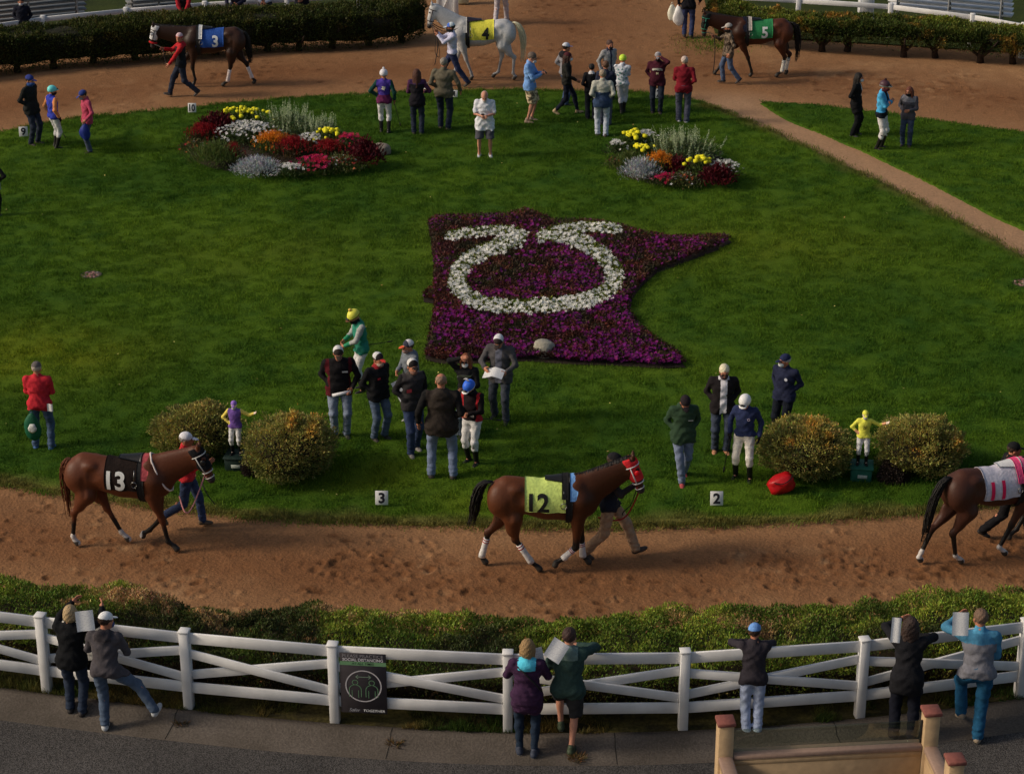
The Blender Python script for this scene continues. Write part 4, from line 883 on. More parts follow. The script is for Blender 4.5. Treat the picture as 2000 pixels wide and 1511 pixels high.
def hedge(label, line, depth, h0, h1, n, c1, c2, ctip, tipk, trunk_step=1.1, zlow=.42, seed=1, endcap=True):
    """clipped hedge: line = front base polyline (world), grows away from the camera"""
    Ln = np.array(line); seg = np.diff(Ln, axis=0); sl_ = np.hypot(*seg.T); cum = np.concatenate([[0], np.cumsum(sl_)]); tot = cum[-1]
    def at(s_): 
        i = np.clip(np.searchsorted(cum, s_, side='right') - 1, 0, len(seg) - 1); t = (s_ - cum[i]) / sl_[i]; p = Ln[i] + seg[i] * t[:, None]; tn = seg[i] / sl_[i][:, None]; return p, np.stack([-tn[:, 1], tn[:, 0]], 1) * np.where(tn[:, :1] >= 0, 1, 1)
    root = thing('hedge', label, 'hedge', (Ln[len(Ln) // 2][0], Ln[len(Ln) // 2][1], 0)); o = np.array(root.location)
    s_ = RNG.uniform(0, tot, n); u = RNG.random(n); tt = RNG.random(n)
    # profile: front face (0..a), top (a..b), back face (b..1)
    lf, lt, lb = h0 - zlow, depth, (h1 - zlow) * .35; T = lf + lt + lb; q = u * T; inn = np.abs(RNG.normal(0, .07, n))
    d = np.where(q < lf, 0, np.where(q < lf + lt, q - lf, depth)); z = np.where(q < lf, zlow + q, np.where(q < lf + lt, h0 + (h1 - h0) * (q - lf) / lt, h1 - (q - lf - lt)))
    lump = .10 * fbm(s_, q, 1.1, seed, 3) + .05 * fbm(s_, q, 4., seed + 5, 2)
    nd = np.where(q < lf, -1., np.where(q < lf + lt, -.25, 1.)); nz_ = np.where(q < lf, .25, np.where(q < lf + lt, 1., .2)); rim = np.clip(1 - np.abs(q - lf) / .22, 0, 1)
    d = d + nd * (lump - inn) + rim * .07; z = z + nz_ * (lump - inn) - rim * .05 - np.where(q < lf, .0, 0); low = q < .2; z = z + low * RNG.normal(0, .07, n)
    p, nr = at(s_); X = p + nr * d[:, None]; P0 = np.column_stack([X, np.maximum(z, .03)]) - o
    D = np.column_stack([nr * nd[:, None], nz_ + .35]) + .65 * RNG.normal(size=(n, 3))
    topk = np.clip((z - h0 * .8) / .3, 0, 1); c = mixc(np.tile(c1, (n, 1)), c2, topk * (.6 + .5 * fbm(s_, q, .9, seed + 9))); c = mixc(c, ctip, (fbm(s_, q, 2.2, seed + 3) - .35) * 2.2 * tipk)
    V, F, cc = leafmesh(P0, D, RNG.uniform(.05, .10, n), RNG.uniform(.022, .042, n), jitc(c, n)); mk('foliage', V, F, LEAF(), root, cols=cc, smooth=False)
    # inner twigs: a rough lumpy core
    ms = max(int(tot / .25), 2); ss = np.linspace(.05, tot - .05, ms); p, nr = at(ss); prof = [(.12, zlow + .1), (.07, h0 * .75), (.16, h0 - .12), (depth * .5, (h0 + h1) / 2 - .11), (depth - .15, h1 - .14), (depth - .1, zlow + .1)]
    V = []; 
    for a, (dd_, z_) in enumerate(prof): l = .05 * fbm(ss, ss * 0 + a, 2., seed + 20); V.append(np.column_stack([p + nr * (dd_ + l)[:, None], z_ + l]) - o)
    k = len(prof); F = [[a * ms + i, a * ms + i + 1, ((a + 1) % k) * ms + i + 1, ((a + 1) % k) * ms + i] for a in range(k) for i in range(ms - 1)]
    T_ = [[0, ms, 2 * ms], [0, 2 * ms, 3 * ms], [0, 3 * ms, 4 * ms], [0, 4 * ms, 5 * ms]]; T_ = T_ + [[c_ + ms - 1 for c_ in t][::-1] for t in T_]
    mk('twigs', np.concatenate(V), [np.array(F), np.array(T_)], mat(P(26, 26, 15), .95, .4, 14, 1., 'twigs'), root)
    r = random.Random(seed)
    for s0 in np.arange(.4, tot, trunk_step):
        p1, n1 = at(np.array([min(tot - .1, s0 + r.uniform(-.3, .3))])); b = Vector((*(p1[0] + n1[0] * depth * r.uniform(.3, .6)), 0)) - Vector(o); mb = MB(); lim = r.randint(2, 4)
        mb.tube([b + Vector((0, 0, -.03)), b + Vector((r.uniform(-.05, .05), 0, .25)), b + Vector((r.uniform(-.1, .1), 0, .6))], [.11, .08, .06], 8)
        for _ in range(lim): e = Vector((r.uniform(-.45, .45), r.uniform(-.5, .2), r.uniform(.5, .7))); mb.tube([b + Vector((0, 0, .12)), b + e * .55, b + e], [.05, .035, .02], 6)
        mb.build('trunk', mat(P(40, 30, 24), .95, .3, 20, .8, 'bark'), root, True)
    return root
HL = GL([(-140, 165), (-60, 156), (0, 148), (150, 134), (300, 121), (450, 110), (560, 104), (680, 97), (780, 90), (838, 72)], n=3)
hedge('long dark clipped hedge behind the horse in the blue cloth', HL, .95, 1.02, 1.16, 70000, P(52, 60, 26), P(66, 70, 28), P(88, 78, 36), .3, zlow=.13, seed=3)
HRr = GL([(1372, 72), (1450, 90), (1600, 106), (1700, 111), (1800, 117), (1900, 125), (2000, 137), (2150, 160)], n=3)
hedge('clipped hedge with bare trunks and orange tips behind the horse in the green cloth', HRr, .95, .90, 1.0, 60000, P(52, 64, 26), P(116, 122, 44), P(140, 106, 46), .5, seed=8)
# front juniper hedge
def front_hedge():
    far = GL([(-160, 1085), (0, 1113), (100, 1133), (200, 1146), (400, 1166), (600, 1181), (800, 1191), (1000, 1194), (1150, 1192), (1300, 1186), (1420, 1186), (1530, 1192), (1600, 1178), (1750, 1166), (1900, 1151), (2000, 1141), (2180, 1110)], .70, 6); fr = np.array(far)
    n = 175000; root = thing('hedge', 'low spreading juniper hedge with brown patches behind the white fence', 'hedge', (0, 26.5, 0)); o = np.array(root.location)
    s_ = RNG.uniform(0, len(FC) - 1.001, n); i = s_.astype(int); F0 = np.array([tuple(p) for p in FC]); near = F0[i] + (F0[i + 1] - F0[i]) * (s_ - i)[:, None]; tn = F0[i + 1] - F0[i]; tn /= np.linalg.norm(tn, axis=1)[:, None]; nr = np.stack([-tn[:, 1], tn[:, 0]], 1)
    dF, _, _ = pdist(far, near[:, 0], near[:, 1]); dep = np.maximum(dF, .9) - .28
    u = RNG.random(n); lf, lb = .55, .5; T = lf + dep + lb; q = u * T; h = .74; inn = np.abs(RNG.normal(0, .06, n))
    d = np.where(q < lf, 0., np.where(q < lf + dep, q - lf, dep)); z = np.where(q < lf, .2 + q, np.where(q < lf + dep, h + .05 * np.sin((q - lf) / dep * 3.14), h - (q - lf - dep)))
    x = near[:, 0] + nr[:, 0] * d; y = near[:, 1] + nr[:, 1] * d; lump = .15 * fbm(x, y + z, .9, 51, 3) + .11 * fbm(x, y + z, 3.2, 57, 2)
    nd = np.where(q < lf, -1., np.where(q < lf + dep, -.1, 1.)); nz_ = np.where(q < lf, .3, np.where(q < lf + dep, 1., .35)); rim = np.clip(1 - np.minimum(np.abs(q - lf), np.abs(q - lf - dep)) / .25, 0, 1)
    d = d + .28 + nd * (lump - inn - .05 * rim); z = z + nz_ * (lump - inn) - rim * .06; X = near[:, :2] + nr * d[:, None]; P0 = np.column_stack([X, np.maximum(z, .02)]) - o
    D = np.column_stack([nr * nd[:, None] * .7, nz_ + .35]) + .8 * RNG.normal(size=(n, 3))
    c = mixc(np.tile(P(80, 98, 34), (n, 1)), P(122, 134, 48), .35 + .8 * fbm(x, y, 1.3, 71)); c = mixc(c, P(54, 62, 30), (fbm(x, y, .7, 75) - .1) * 1.2)
    br = np.zeros(n)
    for px, py, rx, ry in ((270, 1195, .9, .38), (430, 1203, .8, .35), (180, 1178, .35, .18), (1310, 1215, .45, .2), (1480, 1240, .4, .2), (760, 1215, .5, .25), (620, 1205, .35, .2)): g = G(px, py, .75); br = np.maximum(br, np.exp(-((x - g.x) / rx) ** 2 - ((y - g.y) / ry) ** 2))
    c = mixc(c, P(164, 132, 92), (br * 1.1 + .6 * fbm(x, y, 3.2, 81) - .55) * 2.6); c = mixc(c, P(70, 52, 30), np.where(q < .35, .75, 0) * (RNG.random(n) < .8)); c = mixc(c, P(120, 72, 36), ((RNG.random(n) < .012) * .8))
    keepm = ~((q < .35) & (RNG.random(n) < .55)); V, F, cc = leafmesh(P0[keepm], D[keepm], RNG.uniform(.035, .072, keepm.sum()), RNG.uniform(.012, .024, keepm.sum()), jitc(c[keepm], keepm.sum(), .3)); mk('foliage', V, F, LEAF(), root, cols=cc, smooth=False)
    idx = np.arange(0, len(FC)); nn = []
    for i in idx:
        t = (FC[min(i + 1, len(FC) - 1)] - FC[max(i - 1, 0)]).normalized(); nn.append((-t.y, t.x))
    nn = np.array(nn); dF, _, _ = pdist(far, F0[:, 0], F0[:, 1]); dep = np.maximum(dF, .9) - .28; V = []
    for a, (dd_, z_) in enumerate(((.40, .22), (.38, .42), (.50, .50), ('m', .52), ('e', .42), ('e', .15))):
        dv = np.full(len(FC), dd_) if not isinstance(dd_, str) else (.28 + dep * (.5 if dd_ == 'm' else .92)); l = .05 * fbm(F0[:, 0], F0[:, 1] + a, 1.5, 91); V.append(np.column_stack([F0[:, :2] + nn * (dv + l)[:, None], z_ + l]) - o)
    ms = len(FC); F = [[a * ms + i, a * ms + i + 1, (a + 1) % 6 * ms + i + 1, (a + 1) % 6 * ms + i] for a in range(6) for i in range(ms - 1)]; mk('twigs', np.concatenate(V), np.array(F), mat(P(40, 32, 20), .95, .4, 14, 1., 'twigs'), root)
    r = random.Random(5)
    for s0 in range(2, len(FC) - 2, 3):
        b = FC[s0] + Vector((nn[s0][0], nn[s0][1], 0)) * r.uniform(.55, .8) - Vector(o); mb = MB()
        for _ in range(3): e = Vector((r.uniform(-.4, .4), r.uniform(-.35, .3), r.uniform(.35, .5))); mb.tube([b, b + e * .5 + Vector((0, 0, .05)), b + e], [.04, .03, .015], 5)
        mb.build('stem', mat(P(62, 46, 32), .95, .3, 20, .8, 'bark'), root, True)
front_hedge()
def shrub(label, px, py, wpx, ty, seed, tint, hot):
    """round shrub; hot = list of (dx, dz, r) patches with autumn leaves"""
    p = G(px, py); sc_ = FPX / (p.y * math.cos(PITCH) + CAM_H * math.sin(PITCH)); rx = wpx / sc_ / 2; H = Hpx(px, py - rx * sc_ * .25, ty) * .97; root = thing('shrub', label, 'shrub', (p.x, p.y + rx * .55, 0)); n = 17000
    v = RNG.normal(size=(n, 3)); v /= np.linalg.norm(v, axis=1)[:, None]; v[:, 2] = np.where(v[:, 2] < -.75, -v[:, 2], v[:, 2]); zc = H * .50; rz = H * .50
    lump = 1 + .13 * snoise(v, 2.6, seed) + .09 * snoise(v, 8., seed + 1) + .10 * (RNG.random(n) < .06) - np.abs(RNG.normal(0, .06, n)); P0 = v * np.array([rx * .97, rx * .92, rz]) * lump[:, None] + np.array([0, 0, zc]); P0[:, 2] = np.maximum(P0[:, 2], .02)
    ns = 90; sv = RNG.normal(size=(ns, 3)); sv /= np.linalg.norm(sv, axis=1)[:, None]; sv[:, 2] = np.abs(sv[:, 2]) * .9 + .05; k_ = 2600; ii_ = RNG.integers(0, ns, k_); P0[:k_] = (sv[ii_] + .05 * RNG.normal(size=(k_, 3))) * np.array([rx, rx * .95, rz]) * (.95 + RNG.uniform(0, 1, k_) * RNG.uniform(.06, .24, ns)[ii_])[:, None] + np.array([0, 0, zc]); v[:k_] = sv[ii_]; P0[:, 2] = np.maximum(P0[:, 2], .02)
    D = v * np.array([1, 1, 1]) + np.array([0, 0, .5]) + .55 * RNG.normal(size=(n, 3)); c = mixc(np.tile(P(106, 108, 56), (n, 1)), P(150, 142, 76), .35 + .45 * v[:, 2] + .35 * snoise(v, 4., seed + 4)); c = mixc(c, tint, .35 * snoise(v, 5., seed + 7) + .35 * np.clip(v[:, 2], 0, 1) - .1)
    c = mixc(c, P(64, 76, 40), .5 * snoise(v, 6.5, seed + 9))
    for (dx, dz, r_) in hot: t = np.exp(-(((P0[:, 0] / rx - dx) ** 2 + ((P0[:, 2] - zc) / rz - dz) ** 2) / r_ ** 2)) * (RNG.random(n) < .7); c = mixc(c, P(200, 142, 58), t * .9); P0[:, 2] += t * .05
    V, F, cc = leafmesh(P0, D, RNG.uniform(.035, .065, n), RNG.uniform(.016, .03, n), jitc(c, n)); mk('foliage', V, F, LEAF(), root, cols=cc, smooth=False)
    bv, bf = BLOB3; V = bv * np.array([rx * .82, rx * .78, rz * .84]) * (1 + .06 * snoise(bv, 3.2, seed))[:, None] + np.array([0, 0, zc]); mk('twigs', V, bf, mat(P(34, 30, 18), .95, .4, 14, 1., 'twigs'), root)
    return root
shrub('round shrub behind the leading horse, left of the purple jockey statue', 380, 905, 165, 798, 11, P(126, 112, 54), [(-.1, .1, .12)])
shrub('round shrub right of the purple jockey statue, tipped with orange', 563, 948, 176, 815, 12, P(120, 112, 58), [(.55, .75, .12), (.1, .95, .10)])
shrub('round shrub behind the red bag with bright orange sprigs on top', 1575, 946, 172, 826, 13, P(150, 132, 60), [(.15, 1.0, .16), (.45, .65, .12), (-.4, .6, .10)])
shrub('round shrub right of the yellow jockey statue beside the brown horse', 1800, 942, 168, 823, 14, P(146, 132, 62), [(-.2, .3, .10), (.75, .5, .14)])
def darkbush(label, px, py, wpx, H, seed):
    p = G(px, py); r_ = wpx / 118 / 2; root = thing('shrub', label, 'shrub', (p.x, p.y + r_ * .5, 0)); n = 5000; v = RNG.normal(size=(n, 3)); v /= np.linalg.norm(v, axis=1)[:, None]; v[:, 2] = np.abs(v[:, 2]); P0 = v * np.array([r_, r_, H]) * (1 + .1 * snoise(v, 4., seed) - np.abs(RNG.normal(0, .08, n)))[:, None]
    V, F, cc = leafmesh(P0, v + .6 * RNG.normal(size=(n, 3)), RNG.uniform(.03, .06, n), .02, jitc(P(48, 40, 36), n)); mk('foliage', V, F, LEAF(), root, cols=cc, smooth=False); bv, bf = BLOB2; mk('twigs', bv * np.array([r_ * .82, r_ * .82, H * .8]), bf, mat(P(34, 28, 24), .95, .4, 14, 1., 'twigs'), root)
darkbush('low dark brown leafless bush beside the green statue pedestal', 1748, 944, 62, .42, 2)
darkbush('low dark brown bush at the foot of the statue between the left shrubs', 492, 932, 40, .32, 6)
# ------------------------------------------------------------------ flower beds
def petals(P0, r, cols, n=5, up=None, flat=.25):
    """small open flowers of n petals"""
    m = len(P0); N = np.tile((0, -.35, 1.), (m, 1)) if up is None else up; N = N + .35 * RNG.normal(size=(m, 3)); N /= np.linalg.norm(N, axis=1)[:, None]; A = np.cross(N, RNG.normal(size=(m, 3))); A /= np.linalg.norm(A, axis=1)[:, None]; B = np.cross(N, A)
    r = np.broadcast_to(r, m)[:, None]; V = np.empty((m, n, 4, 3))
    for k in range(n):
        a = 6.283 * k / n; d = A * math.cos(a) + B * math.sin(a); s = -A * math.sin(a) + B * math.cos(a); w_ = r * 1.9 / n * 1.15; V[:, k, 0] = P0; V[:, k, 1] = P0 + d * r * .65 - s * w_ / 2 + N * r * flat; V[:, k, 2] = P0 + d * r + N * r * flat * .6; V[:, k, 3] = P0 + d * r * .65 + s * w_ / 2 + N * r * flat
    return V.reshape(-1, 3), np.arange(m * n * 4).reshape(-1, 4), np.repeat(cols, 4 * n, 0)
FLW = lambda: attr_mat('petal', .6, .2, .15)
def px2w(A, B, z): 
    u = (A - 1000) / FPX; v = (B - 755.5) / FPX; c, s = math.cos(PITCH), math.sin(PITCH); dy = c - v * s; dz = -s - v * c; t = (z - CAM_H) / dz; return u * t, dy * t
sp = [(800 + a / 3.077, 380 + b / 3.077) for a, b in STAR_PX]
bed = thing('flower_bed', 'large pointed purple flower bed shaped like a state map', 'flower bed', G(1080, 560)); bo = np.array(bed.location)
def in_star(n):
    a = RNG.uniform(825, 1432, n * 3); b = RNG.uniform(403, 714, n * 3); m = pip(sp, a, b); a, b = a[m][:n], b[m][:n]; return a, b
def inset(a, b): return pdist(sp, a, b, True)[0]
hs = [[(252, 248), (360, 228), (480, 218), (600, 218), (668, 240)], [(800, 252), (825, 230), (900, 212), (1000, 200), (1120, 195), (1235, 208)],
      [(640, 268), (560, 298), (430, 352), (330, 410), (290, 470), (290, 545), (340, 610), (430, 655), (560, 672), (700, 672), (850, 664), (1000, 650), (1120, 615), (1215, 560), (1238, 500), (1215, 430), (1150, 355), (1050, 290), (950, 255), (868, 245)]]
hs = [[(800 + a / 3.077, 380 + b / 3.077) for a, b in l] for l in hs]
def hsd(a, b):
    d = np.full(len(a), 9.)
    for i, l in enumerate(hs):
        k = np.array([1 / 17.5, 1 / 13.5]) if i == 2 else np.array([1 / 13., 1 / 9.5]); d = np.minimum(d, pdist([(x * k[0], y * k[1]) for x, y in l], a * k[0], b * k[1])[0])
    return d
A, F = np.array(STAR), None
from mathutils.geometry import tessellate_polygon
tri = np.array([list(t) for t in tessellate_polygon([[Vector((x, y, 0)) for x, y in STAR]])]); V = np.column_stack([A, np.full(len(A), .046)]) - bo; N_ = np.cross(V[tri[:, 1]] - V[tri[:, 0]], V[tri[:, 2]] - V[tri[:, 0]])[:, 2] < 0; tri[N_] = tri[N_][:, ::-1]
mk('soil', V, tri, mat(P(34, 26, 20), .95, .3, 20, .8, 'soil'), bed, smooth=False)
a, b = in_star(62000); ed_ = inset(a, b); hd_ = hsd(a, b); mound = .05 + .13 * np.clip(ed_ / 7, 0, 1) + .03 * fbm(a, b, .06, 5)
m = (hd_ > .98); a_, b_, z_ = a[m], b[m], mound[m] * RNG.uniform(.55, 1., m.sum()) + .02; x, y = px2w(a_, b_, z_); n = len(x)
c = mixc(np.tile(P(62, 30, 32), (n, 1)), P(46, 42, 24), .45 + 1.0 * fbm(x, y, 2.2, 12)); c = mixc(c, P(86, 44, 34), .2 + .8 * fbm(x, y, 4, 16)); V, F, cc = leafmesh(np.column_stack([x, y, z_]) - bo, np.column_stack([RNG.normal(0, .7, n), RNG.normal(-.1, .7, n), np.full(n, .7)]), RNG.uniform(.05, .085, n), RNG.uniform(.02, .034, n), jitc(c, n)); mk('foliage', V, F, LEAF(), bed, cols=cc, smooth=False)
a, b = in_star(8200); x, y = px2w(a, b, .17); w_ = fbm(x, y, 1.1, 22) + .6 * fbm(x, y, 4., 26) + .25 * (b > 590); m = (hsd(a, b) > 1.05) & (RNG.random(len(a)) < np.clip(.30 + .75 * w_, .05, .95)); a, b = a[m], b[m]; z_ = .07 + .14 * np.clip(inset(a, b) / 7, 0, 1) + .025 * RNG.random(len(a)); x, y = px2w(a, b, z_); n = len(x)
c = mixc(np.tile(P(116, 20, 108), (n, 1)), P(126, 26, 74), RNG.random(n) ** 2); c = mixc(c, P(92, 20, 110), RNG.random(n) * .6); V, F, cc = petals(np.column_stack([x, y, z_]) - bo, RNG.uniform(.026, .042, n), jitc(c, n, .2, .05)); o = mk('purple_blossoms', V, F, FLW(), bed, cols=cc, smooth=False); o['kind'] = 'stuff'
hb = thing('flower_bed', 'white flower horseshoe planted inside the purple bed', 'flower bed', G(1050, 550)); ho = np.array(hb.location)
def in_hs(n):
    a = RNG.uniform(868, 1240, n * 6); b = RNG.uniform(430, 618, n * 6); m = hsd(a, b) < 1 + .12 * RNG.normal(size=len(a)); return a[m][:n], b[m][:n]
a, b = in_hs(15000); z_ = RNG.uniform(.10, .21, len(a)); x, y = px2w(a, b, z_); n = len(x); V, F, cc = leafmesh(np.column_stack([x, y, z_]) - ho, np.column_stack([RNG.normal(0, .7, n), RNG.normal(-.1, .7, n), np.full(n, .7)]), RNG.uniform(.05, .08, n), RNG.uniform(.02, .032, n), jitc(mixc(np.tile(P(70, 84, 28), (n, 1)), P(104, 112, 44), RNG.random(n)), n)); mk('foliage', V, F, LEAF(), hb, cols=cc, smooth=False)
a, b = in_hs(1800); z_ = RNG.uniform(.185, .25, len(a)); x, y = px2w(a, b, z_); n = len(x); V, F, cc = petals(np.column_stack([x, y, z_]) - ho, RNG.uniform(.034, .052, n), jitc(np.tile((.82, .81, .77), (n, 1)), n, .04, .02), 5, np.tile((0, -.5, 1.2), (n, 1)), .05); o = mk('white_blossoms', V, F, mat((.84, .83, .78), .6, .03, 20, 0, 'petal'), hb, cols=cc, smooth=False); o['kind'] = 'stuff'
# ---- mixed oval beds: a soil mound and one clump of plants after another
def soilbed(label, cx, cy, wpx, hpx):
    p = G(cx, cy); q = G(cx + wpx / 2, cy); ry = (G(cx, cy - hpx / 2) - G(cx, cy + hpx / 2)).length / 2; root = thing('flower_bed', label, 'flower bed', (p.x, p.y, .03)); n = 48; V = [(0, 0, .16)]; F = []
    for k, (rr, z) in enumerate(((.4, .14), (.75, .08), (1., .0))):
        for i in range(n): a = 6.283 * i / n; V.append(((q.x - p.x) * rr * math.cos(a), ry * rr * math.sin(a), z + .01 * math.sin(i * 2.3 + k)))
    T = [[0, 1 + i, 1 + (i + 1) % n] for i in range(n)]; Q = [[1 + k * n + i, 1 + (k + 1) * n + i, 1 + (k + 1) * n + (i + 1) % n, 1 + k * n + (i + 1) % n] for k in range(2) for i in range(n)]
    mk('soil', V, [np.array(Q), np.array(T)], mat(P(40, 32, 24), .95, .3, 14, .9, 'soil'), root)
soilbed('dark soil mound of the long oval flower bed on the left', 548, 300, 350, 84); soilbed('dark soil mound of the smaller oval flower bed on the right', 1312, 325, 226, 78)
GRNL = P(62, 78, 34)
def clump(kind, label, px, py, wpx, h, seed=0, dens=1.):
    p = G(px, py, .06); sc_ = FPX / (p.y * math.cos(PITCH) + CAM_H * math.sin(PITCH)); r_ = wpx / sc_ / 2 * 1.22; ry = r_ * .9; h = h * 1.12; root = thing({'marigold': 'marigold_clump', 'silver': 'silver_foliage_clump', 'orange': 'celosia_clump', 'red': 'celosia_clump', 'white': 'white_flower_clump', 'spike': 'salvia_clump', 'coleus': 'coleus_clump', 'grass': 'feathery_plant_clump', 'magenta': 'petunia_clump', 'mixed': 'mixed_flower_clump'}[kind], label, 'flowers', (p.x, p.y + ry * .6, .06))
    seed_ = px * .7 + py
    def disc(n, pw=.5): a = RNG.uniform(0, 6.283, n); q = np.minimum(np.abs(RNG.normal(0, .62, n)), 1.35) ** .8; return r_ * q * np.cos(a), ry * q * np.sin(a), np.sqrt(np.maximum(.08, 1 - q * q * .62)) * RNG.uniform(.72, 1.12, n)
    def fol(n, c, hh, L=(.05, .09), W=(.018, .035), up=.8):
        x, y, d = disc(n); z = hh * (.35 + .65 * d) * RNG.uniform(.3, 1., n) * (1 + .25 * np.sin(x * 23 + seed_) * np.sin(y * 19 + 2 * seed_)); V, F, cc = leafmesh(np.column_stack([x, y, z]), np.column_stack([RNG.normal(0, .5, n) + x / r_ * .5, RNG.normal(0, .5, n) + y / ry * .5, np.full(n, up)]), RNG.uniform(*L, n), RNG.uniform(*W, n), jitc(np.tile(c, (n, 1)), n)); mk('foliage', V, F, LEAF(), root, cols=cc, smooth=False)
    k = int(dens * 900 * max(.3, r_ * ry / .12))
    if kind == 'marigold':
        fol(k, GRNL, h * .85); n = int(16 * dens * max(.5, r_ / .35)); x, y, d = disc(n, .6); mb_V, mb_F, nn = [], [], 0; bv, bf = BLOB2
        for i in range(n): s = RNG.uniform(.042, .066); V = bv * (1 + .12 * np.sin(bv @ np.array([19., 23, 17]) * 1.3))[:, None] * np.array([s, s, s * .75]) + np.array([x[i], y[i], h * (.5 + .5 * d[i]) + .03]); mb_V.append(V); mb_F.append(bf + nn); nn += len(V)
        o = mk('yellow_blossoms', np.concatenate(mb_V), np.concatenate(mb_F), mat(P(212, 188, 32), .8, .15, 60, .6, 'petal'), root); o['kind'] = 'stuff'
    elif kind == 'silver': fol(int(k * 1.5), P(150, 154, 158), h * 1.1, (.06, .11), (.010, .020), .7)
    elif kind in ('orange', 'red'):
        fol(k, P(62, 52, 30) if kind == 'red' else GRNL, h * .7); n = int(120 * dens * max(.4, r_ * ry / .1)); x, y, d = disc(n); base = P(206, 112, 26) if kind == 'orange' else P(122, 16, 26); PP, DD, LL = [], [], []
        m = n * 14; i = RNG.integers(0, n, m); t = RNG.random(m); V, F, cc = leafmesh(np.column_stack([x[i], y[i], h * (.35 + .5 * d[i]) + t * .16]) + RNG.normal(0, .012, (m, 3)), np.column_stack([RNG.normal(0, .5, m), RNG.normal(0, .5, m), np.full(m, .9)]), .035 * (1.2 - t), .018, jitc(np.tile(base, (m, 1)), m, .25, .08)); o = mk('plumes', V, F, FLW(), root, cols=cc, smooth=False); o['kind'] = 'stuff'
    elif kind == 'white': fol(k, P(56, 70, 36), h * .9); n = int(75 * dens * max(.4, r_ * ry / .12)); x, y, d = disc(n); V, F, cc = petals(np.column_stack([x, y, h * (.5 + .5 * d) + .02]), RNG.uniform(.03, .05, n), jitc(np.tile((.76, .75, .72), (n, 1)), n, .06, .02)); o = mk('white_blossoms', V, F, FLW(), root, cols=cc, smooth=False); o['kind'] = 'stuff'
    elif kind == 'spike':
        fol(k, P(84, 98, 62), h * .55, (.06, .11), (.016, .03)); n = int(75 * dens * max(.5, r_ / .6)); x, y, d = disc(n); hh = h * (.55 + .45 * d) * RNG.uniform(.75, 1.1, n); m = n * 46; i = RNG.integers(0, n, m); t = RNG.random(m) ** .8; ln = np.column_stack([x / r_ * .10, y / ry * .06]) + RNG.normal(0, .04, (n, 2))
        z = hh[i] * (.4 + .6 * t); V, F, cc = leafmesh(np.column_stack([x[i] + ln[i, 0] * t, y[i] + ln[i, 1] * t, z]) + RNG.normal(0, .006, (m, 3)), np.column_stack([RNG.normal(0, .8, m), RNG.normal(0, .8, m), np.full(m, .5)]), .036 * (1.25 - t), .018, jitc(mixc(np.tile(P(172, 180, 150), (m, 1)), P(128, 142, 104), RNG.random(m)), m, .12, .03)); o = mk('flower_spikes', V, F, FLW(), root, cols=cc, smooth=False); o['kind'] = 'stuff'
    elif kind == 'coleus': fol(int(k * 1.5), P(70, 14, 24), h, (.06, .12), (.03, .05), .9)
    elif kind == 'grass': fol(int(k * 1.6), P(74, 88, 40), h, (.10, .18), (.008, .014), 1.1)
    elif kind == 'magenta': fol(k, P(56, 62, 32), h * .8); n = int(70 * dens * max(.4, r_ * ry / .12)); x, y, d = disc(n); V, F, cc = petals(np.column_stack([x, y, h * (.5 + .5 * d)]), RNG.uniform(.035, .055, n), jitc(mixc(np.tile(P(160, 22, 84), (n, 1)), P(150, 20, 30), RNG.random(n)), n, .15, .05)); o = mk('magenta_blossoms', V, F, FLW(), root, cols=cc, smooth=False); o['kind'] = 'stuff'
    elif kind == 'mixed':
        fol(k, P(70, 74, 40), h); n = int(45 * dens * max(.5, r_ * ry / .12)); x, y, d = disc(n); pal = np.array([P(150, 24, 40), P(206, 200, 196), P(190, 96, 60), P(120, 60, 50)]); V, F, cc = petals(np.column_stack([x, y, h * (.45 + .5 * d)]), RNG.uniform(.025, .04, n), jitc(pal[RNG.integers(0, 4, n)], n, .15, .05)); o = mk('small_blossoms', V, F, FLW(), root, cols=cc, smooth=False); o['kind'] = 'stuff'
